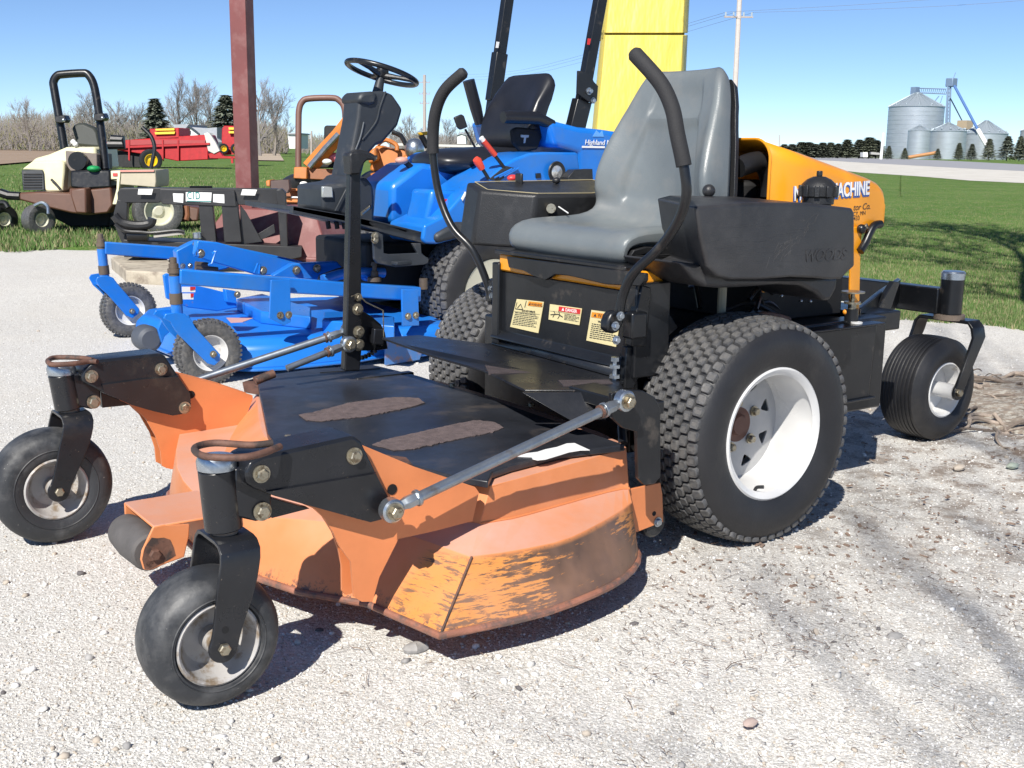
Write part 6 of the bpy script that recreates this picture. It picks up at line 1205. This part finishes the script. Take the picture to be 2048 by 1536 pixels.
sp = [(1568, 6.2), (1584, 6.0), (1603, 6.4), (1617, 7.0), (1630, 6.4), (1645, 6.6), (1661, 6.2), (1676, 5.9), (1694, 7.4), (1718, 7.2), (1738, 8.0), (1752, 6.6)]
wh_ = ['leftmost', 'second from the left', 'third from the left', 'fourth from the left', 'fifth from the left', 'sixth from the left', 'sixth from the right', 'fifth from the right', 'fourth from the right', 'third from the right', 'second from the right', 'rightmost']
for i, (px, h) in enumerate(sp): place_tree('windbreak_evergreen', 'small evergreen in the row left of the grain bins, %s' % wh_[i], 'tree', cv_[i % 4], far_pt(px, 260), h/9, i*1.7, 'evergreens in the windbreak row').scale = (random.uniform(1.4, 2.1), random.uniform(1.4, 2.1), random.uniform(.66, .95))
hb = [(1778, 5.2), (1810, 4.6), (1876, 4.4), (1918, 6.8), (1944, 6.6), (1978, 8.0), (2015, 9.5), (2040, 9.0)]
hl2 = ['at the foot of the tall bin, leftmost', 'beside the orange auger foot', 'at the right end of the orange auger', 'in front of the middle bins, pointed', 'left of the white chute foot', 'right of the white chute foot', 'tall one near the right picture edge', 'at the right picture edge, rightmost']
for i, (px, h) in enumerate(hb): place_tree('roadside_evergreen', 'small roadside evergreen %s' % hl2[i], 'shrub', cv_[(i+1) % 4], far_pt(px, 235), h/11, i*2.1, 'evergreen shrubs in front of the bins')
for t, c in cv_: bpy.data.objects.remove(t); bpy.data.objects.remove(c)
# thicket: the far wood that reads as one mass
def thicket(name, spans, dist, n, m, hs, seed):
    r = np.random.default_rng(seed); V_ = []; F_ = []; mi = []
    for (x0, x1, h0, h1, k) in spans:
        for i in range(k):
            px = r.uniform(x0, x1); d = dist*r.uniform(.92, 1.12); q = far_pt(px, d); hh = (h0+(h1-h0)*(px-x0)/(x1-x0))*r.uniform(.5, 1.05); z = hh*r.random()**.7; L = r.uniform(.5, 1.6); a = r.normal(0, .5); w2 = .035+.05*r.random()*(1-z/hh)
            p0 = np.array([q.x, q.y, z]); p1 = p0+np.array(_xh)*math.sin(a)*L+np.array([0, 0, math.cos(a)*L]); o = len(V_); X_ = np.array(_xh)*w2; V_ += [p0-X_, p0+X_, p1]; F_.append((o, o+1, o+2)); mi.append(int(r.integers(0, len(m))))
    o = fast_mesh(name, V_, F_, m, mi); o['kind'] = 'stuff'; return o
thicket('far_wood', [(-60, 130, 4.6, 5.4, 10000), (100, 340, 5.2, 4.6, 10500), (340, 475, 4.2, 4.6, 4500), (510, 575, 5.0, 3.4, 4500), (600, 660, 2.5, 2.5, 1200)], 175, 0, [TB, TB2, BUD, TB], 0, 5)
thicket('far_wood', [(780, 1200, 4.0, 4.2, 14000)], 240, 0, [TB, TB2, TB], 0, 6)
thicket('windbreak_undergrowth', [(1545, 1768, 2.0, 2.4, 7000)], 300, 0, [EV, EV, EV2], 0, 7)
# ---------------------------------------------------------------- grain bins
GALV = mat('galvanised_bin_steel', (.50, .54, .58), .42, .55, var=.08, vscale=.3, aniso=(1, 1, 6)); GALR = mat('galvanised_roof', (.42, .48, .52), .45, .5, var=.08)
sd_ = 330.; SB = -1.
def bin_(px0, px1, py_eave, py_peak, dist, label, knob=True, rings=0):
    c = Pd((px0+px1)/2, 315, dist); rad = (px1-px0)/2/FPX*dist; ze = Pd(0.5*(px0+px1), py_eave, dist).z; zp = Pd((px0+px1)/2, py_peak, dist).z; c0 = V((c.x, c.y, -1.5)); t = thing('grain_bin', label, 'grain bin', (c.x, c.y, 0), 'galvanised grain bins of the elevator')
    n = max(5, int(ze/1.1)); pr2 = []
    for k in range(n): z0 = k*(ze+1.5)/n; z1 = (k+1)*(ze+1.5)/n; pr2 += [(z0, rad), (z1-.10, rad), (z1-.08, rad*1.006), (z1-.02, rad*1.006)]
    MB().lathe(pr2+[(ze+1.5, rad)], c0, 'z', 64).build('bin_wall', GALV, t)
    rf = MB().lathe([(ze+1.5, rad*1.03), (ze+1.55, rad*1.03), (zp+1.5-.3, rad*.10), (zp+1.5, rad*.10), (zp+1.6, 0)], c0, 'z', 64).build('roof', GALR, t)
    rb = MB()
    for k in range(24):
        a = k*math.pi/12; rb.tube([V((c.x+rad*1.02*math.cos(a), c.y+rad*1.02*math.sin(a), ze+.12)), V((c.x+rad*.12*math.cos(a), c.y+rad*.12*math.sin(a), zp-.2))], .07, 4)
    rb.build('roof_ribs', GALR, rf)
    if knob:
        for k in range(12): a = k*math.pi/6+.2; MB().sphere(V((c.x+rad*.9*math.cos(a), c.y+rad*.9*math.sin(a), ze+.7)), .28, 8, 6).build('roof_vent', GALR, rf)
    return t
bin_(1772, 1878, 215, 186, 330, 'tallest grain bin with a pointed roof, left of the elevator tower', True)
bin_(1813, 1856, 262, 250, 305, 'narrowest grain bin, in front of the tallest one', False)
bin_(1857, 1927, 263, 245, 310, 'broad grain bin standing in front of the elevator tower')
bin_(1924, 2009, 268, 241, 325, 'grain bin at the right, behind the white sloping chute')
bin_(1880, 1950, 262, 248, 345, 'grain bin mostly hidden behind the broad front bin', False)
bin_(2037, 2075, 262, 252, 330, 'grain bin cut off by the right picture edge', False)
ev = thing('grain_elevator', 'steel elevator tower with walkway bridge and sloping spouts above the grain bins', 'elevator', far_pt(1892, 330))
BLS = mat('blue_grey_steel', (.22, .30, .42), .5, .3)
tw = MB()
for x in (1888, 1892, 1897): tw.tube([dq(x, 320, None, 330), dq(x+ (4 if x > 1890 else 8), 172, None, 330)], .28, 6)
for k in range(20): y = 315-k*7.3; tw.tube([dq(1888+(k*.4), y, None, 330), dq(1899, y-7, None, 330)], .10, 4); 
ev_t = tw.build('tower', BLS, ev)
MB().box(dq(1903, 165, None, 330), (2.4, 2.4, 2.4)).build('head_box', BLS, ev, bevel=.2); MB().cyl(dq(1905, 162, None, 330), dq(1911, 145, None, 330), .12, 6).build('mast', BLS, ev)
br = MB(); 
for y0, y1 in ((176, 178), (185, 188)): br.tube([dq(1829, y0, None, 330), dq(1892, y1, None, 330)], .16, 5)
for k in range(16): x = 1830+k*4; br.tube([dq(x, 177, None, 330), dq(x+3, 187, None, 330)], .10, 4)
br.build('walkway_bridge', BLS, ev); MB().box(dq(1830, 182, None, 330), (1.8, 1.8, 2.2)).build('bridge_box', BLS, ev)
MB().tube([dq(1909, 172, None, 328), dq(1956, 260, None, 318)], .38, 8).build('grain_spout', mat('blue_spout', (.10, .20, .45), .4, .2), ev); MB().tube([dq(1956, 260, None, 303), dq(1982, 305, None, 298)], .6, 8).build('white_chute', LWHT, ev)
MB().tube([dq(1900, 195, None, 329), dq(1926, 245, None, 340)], .2, 6).build('grain_spout', BLS, ev); MB().tube([dq(1878, 192, None, 328), dq(1846, 232, None, 325)], .14, 6).build('guy_pipe', BLS, ev); MB().tube([dq(1885, 192, None, 328), dq(1868, 245, None, 328)], .12, 6).build('guy_pipe', BLS, ev); MB().box(dq(1930, 250, None, 335), (3.2, 3.2, 2.6)).build('vent_house', mat('tan_metal', (.45, .36, .25), .6), ev)
au = tag(MB().tube([dq(1816, 315, None, 285), dq(1875, 305, None, 285)], .42, 8).build('grain_auger', mat('orange_auger', (.50, .24, .10), .6)), 'orange sloping auger at the foot of the grain bins', 'auger')
# ---------------------------------------------------------------- poles and wires
PW = mat('weathered_pole', (.42, .36, .33), .85, var=.1)
def pole(px, py0, py1, dist, r_, label, arms=(), name='utility_pole', lean=0, m=None):
    b = far_pt(px[0], dist); t = thing(name, label, 'utility pole', b); top_ = dq(px[1], py1, None, dist); MB().tube([b-V((0, 0, 1)), top_], [r_, r_*.75], 10).build('pole', m or PW, t)
    for (y, hw_) in arms: c = dq(px[1]+(px[0]-px[1])*(y-py1)/(py0-py1), y, None, dist); MB().box(c, (hw_*2, .09, .10), Matrix.Rotation(-PHI, 3, 'Z')).build('crossarm', PW, t)
    for (y, hw_) in arms:
        c = dq(px[1]+(px[0]-px[1])*(y-py1)/(py0-py1), y, None, dist)
        for s in (-.9, -.35, .35, .9): MB().cyl(c+_xh*s*hw_, c+_xh*s*hw_+V((0, 0, .3)), .06, 6).build('insulator', mat('insulator', (.4, .45, .5), .3), t)
    return t
pole((1464, 1482), 300, -60, 75, .21, 'tall pale utility pole behind the top right of the grey seat', ((34, .95),), m=mat('pale_far_pole', (.52, .47, .44), .8)); pole((849, 849), 290, 150, 190, .30, 'distant utility pole with several short crossarms, left of the far steering lever', ((165, .9), (188, .9), (207, .8)))
pole((1763, 1767), 318, 266, 230, .32, 'short white pole at the left foot of the tallest grain bin', (), m=LWHT); pole((622, 623), 298, 262, 150, .15, 'small pole seen inside the brown roll bar, beyond the lawn', ()); pole((1559, 1559), 300, 270, 280, .15, 'tiny pole at the left end of the windbreak row', ())
WIRE = mat('power_line_blue_grey', (.16, .18, .22), .6)
c0 = dq(1480, 34, None, 75)
for i, (dx, ex, ey, ed) in enumerate(((-.9, 2400, -60, 60), (.9, 2400, -30, 60), (-.9, 880, 150, 190), (.9, 880, 162, 190), (-.3, 880, 156, 190))):
    a = c0+_xh*dx+V((0, 0, .3)); b = dq(ex, ey, None, ed); mid = (a+b)/2-V((0, 0, .02*(b-a).length*.6)); o = MB().tube(arc([a, mid, b], 6), .011, 4, caps=False).build('power_line', WIRE)
    tag(o, ['thin power line leaving the tall pole towards the upper right, front wire', 'thin power line leaving the tall pole towards the upper right, rear wire', 'thin power line running from the tall pole down to the distant pole, upper wire', 'thin power line running from the tall pole down to the distant pole, lower wire', 'thin power line running from the tall pole to the distant pole, middle wire'][i], 'power line', 'power lines on the utility poles')
# ---------------------------------------------------------------- houses
WH = mat('white_house_paint', (.72, .71, .68), .7, var=.04, vscale=.5); RFG = mat('grey_shingle_roof', (.33, .35, .38), .85); WIN = mat('dark_window', (.05, .06, .07), .2)
def house(pts_wall, pts_roof, cm, dist, th, label, wins=(), nm='farmhouse', extra=()):
    c = dq(*pts_wall[0], cm, dist); t = thing(nm, label, 'house', (c.x, c.y, 0)); dp('wall', pts_wall, cm, dist, th, WH, t); 
    for r_ in pts_roof: dp('roof', r_, cm, dist-.25, th+.5, RFG, t)
    for x0, y0, x1, y1 in wins: dp('window', [(x0, y0), (x1, y0), (x1, y1), (x0, y1)], cm, dist-.06, .05, WIN, t)
    return t
hs_ = house([(1180, 560), (1220, 500), (1290, 450), (1360, 500), (1365, 560), (1480, 560), (1480, 620), (1180, 620)], [[(1180, 500), (1190, 440), (1290, 438), (1240, 500)], [(1330, 470), (1480, 460), (1482, 570), (1370, 560), (1365, 505)]], cA, 120, 7, 'white gabled farmhouse with grey roof beyond the red spreader', [(1288, 482, 1302, 506)])
dp('gable_trim', [(1222, 500), (1290, 446), (1362, 500), (1356, 506), (1290, 456), (1228, 506)], cA, 119.7, .2, WIN, hs_); dp('porch_wing', [(1395, 500), (1420, 495), (1475, 560), (1475, 600), (1400, 600)], cA, 118, 3, WH, hs_)
house([(1965, 500), (2040, 505), (2040, 605), (1975, 605)], [[(1960, 496), (2045, 498), (2045, 508), (1962, 506)]], cA, 110, 5, 'pale tall shed right of the maroon post, beyond the pale track', (), 'shed')
house([(1100, 590), (1125, 575), (1150, 590), (1155, 645), (1100, 645)], [[(1096, 592), (1125, 570), (1155, 592), (1125, 582)]], cC, 180, 4, 'tiny white house seen below the black seat armrest', (), 'farmhouse'); house([(1210, 650), (1240, 610), (1275, 625), (1290, 660)], [[(1205, 652), (1240, 604), (1245, 610), (1212, 656)]], cC, 175, 4, 'small white gable behind the red lever grip', (), 'farmhouse')
wf = tag(MB().prism([dq(720, 640, cC, 170), dq(1260, 655, cC, 170), dq(1260, 668, cC, 170), dq(720, 655, cC, 170)], FH*.3).build('roadside_rail', mat('pale_rail', (.55, .54, .5), .7)), 'long pale roadside rail beyond the old orange tractor', 'rail')
tag(dp('shed_small', [(845, 765), (880, 765), (880, 800), (845, 800)], cD, 240, 2, LWHT), 'tiny white box beside the windbreak row', 'box'); tag(dp('sign_board', [(905, 762), (970, 768), (970, 784), (905, 780)], cD, 240, 1, mat('grey_board', (.35, .35, .33), .7)), 'low grey board left of the short white pole', 'board')
# ---------------------------------------------------------------- tree beside the gravel (roots in view, trunk just outside) and the one behind
BK = mat('near_bark', (.20, .165, .13), .95, var=.25, vscale=9, bump=.006, bscale=30)
nt_ = thing('yard_tree', 'bare yard tree whose pale roots spread over the gravel at the right picture edge', 'tree', (2.60, .15, 0))
T, C_ = bare(3, 12.5, 1.05, lv=5, sides=5, r0=.012, kids=(3, 4), minr=.015); 
for mb_, nm in ((T, 'trunk'), (C_, 'crown')):
    mb_.v = [(x+2.60, y+.15, z-.05) for x, y, z in mb_.v]; o = mb_.build(nm, BK, nt_)
rn = random.Random(8)
RT1 = mat('pale_root', (.33, .27, .22), .95, var=.35, vscale=25, bump=.006, bscale=70); RT2 = mat('dark_root', (.17, .135, .11), .95, var=.3, vscale=25, bump=.006, bscale=70)
for k in range(24):
    px, py = rn.uniform(1960, 2100), rn.uniform(745, 865); a = P(px, py, z=.0); d = V((a.x-2.60, a.y-.15, 0)); d = Matrix.Rotation(rn.uniform(-.9, .9), 3, 'Z')@d.normalized(); pts = []
    q = V((2.60, .15, .03)) if k % 3 == 0 else V((a.x, a.y, .01)); r0 = rn.uniform(.005, .017); st_ = rn.uniform(.04, .085)
    for i in range(7):
        pts.append(V((q.x, q.y, .012+.016*math.sin(i*1.3+k)+rn.uniform(-.004, .008)))); q = q+d*st_; d = (Matrix.Rotation(rn.gauss(0, .5), 3, 'Z')@d)
    MB().tube(arc(pts, 4), [r0*(1-.75*i/24)*rn.uniform(.8, 1.2) for i in range(25)], 8).build('root', RT1 if k % 2 else RT2, nt_)
# soil heaped round the roots
r9 = np.random.default_rng(9); g = np.linspace(-1, 1, 90); GX, GY = np.meshgrid(g*.75+2.35, g*.62+.42); RR = np.sqrt(((GX-2.35)/.75)**2+((GY-.42)/.62)**2)
HZ = np.clip(1-RR, 0, 1)**.7*.035+smooth_noise(GX*9, GY*9, 5)*.006*np.clip(1.1-RR, 0, 1)-.012*(RR > .93)
idx = np.arange(GX.size).reshape(GX.shape); ff = np.stack([idx[:-1, :-1], idx[:-1, 1:], idx[1:, 1:], idx[1:, :-1]], -1).reshape(-1, 4)
so2 = fast_mesh('soil_mound', np.stack([GX, GY, HZ], -1).reshape(-1, 3), ff, mat('root_soil', (.27, .22, .175), .95, var=.3, vscale=14, col2=(.45, .42, .36), mscale=40, mlo=.48, mhi=.58, bump=.012, bscale=60), smooth=True); so2['kind'] = 'structure'
ot_ = thing('yard_tree', 'bare yard tree standing behind the photographer, casting branch shadows on the gravel', 'tree', (-3.6, -7.2, 0))
T, C_ = bare(12, 15.0, .42, lv=4, sides=4, r0=.0055, kids=(3, 4), minr=.006)
for mb_, nm in ((T, 'trunk'), (C_, 'crown')):
    mb_.v = [(x-3.6, y-7.2, z-.05) for x, y, z in mb_.v]; o = mb_.build(nm, BK, ot_)
# twigs, bark and larger stones lying about
TW = mat('fallen_twig', (.14, .10, .08), .9, var=.3); BRK = mat('bark_chip', (.24, .17, .13), .9, var=.25)
r = np.random.default_rng(31); tv = MB()
for k in range(2600):
    px = r.uniform(1250, 2120); py = 860+r.random()**1.2*520-(px-1250)*.12; q = P(px, py, z=0)
    if r.random() < .16: px = r.uniform(600, 2100); py = r.uniform(1150, 1560); q = P(px, py, z=0)
    L = r.uniform(.005, .020)*(1+3.5*(r.random() < .03)); a = r.uniform(0, 3.14); w2 = r.uniform(.0004, .0009)
    pts = [V((q.x, q.y, .006))]; 
    for i in range(3): a += r.normal(0, .35); pts.append(pts[-1]+V((math.cos(a)*L/3, math.sin(a)*L/3, r.uniform(-.001, .002))))
    tv.cur = int(r.random() < .3); tv.tube(pts, [w2, w2, w2*.8, w2*.5], 4)
o = tv.build('twig_litter', [TW, BRK]); o['kind'] = 'stuff'
cb_ = MB()
for k in range(420):
    px = r.uniform(1300, 2120); py = 800+r.random()*420; q = P(px, py, z=.004); s = .004+.010*r.random()**3; a = r.uniform(0, 3.14); M = Matrix.Rotation(a, 3, 'Z')@Matrix.Rotation(r.normal(0, .2), 3, 'X'); cb_.box(q, (s*1.6, s*.6, .003), M)
o = cb_.build('bark_litter', BRK); o['kind'] = 'stuff'
for (px, py, s, m_, lab) in ((1268, 1250, .012, ST[4], 'small dark pebble right of the deck shadow'), (832, 1302, .03, ST[3], 'flat grey stone at the front edge of the deck shadow'), (1918, 938, .026, ST[2], 'rounded tan stone near the tree roots'), (2025, 935, .026, mat('greenish_stone', (.38, .43, .36), .9), 'pale greenish stone at the right picture edge'), (1790, 1278, .022, ST[3], 'grey-brown stone on the gravel at the right'), (1500, 1449, .017, mat('reddish_stone', (.42, .33, .29), .9), 'long reddish stone near the bottom of the yard')):
    q = P(px, py, z=0); mb = MB(); mb.sphere((q.x, q.y, s*.22), s, 10, 7, (1, .62, .38)); mb.v = [tuple(V(w2)+V((random.gauss(0, s*.05), random.gauss(0, s*.05), random.gauss(0, s*.03)))) for w2 in mb.v]; tag(mb.build('stone', m_), lab, 'stone')
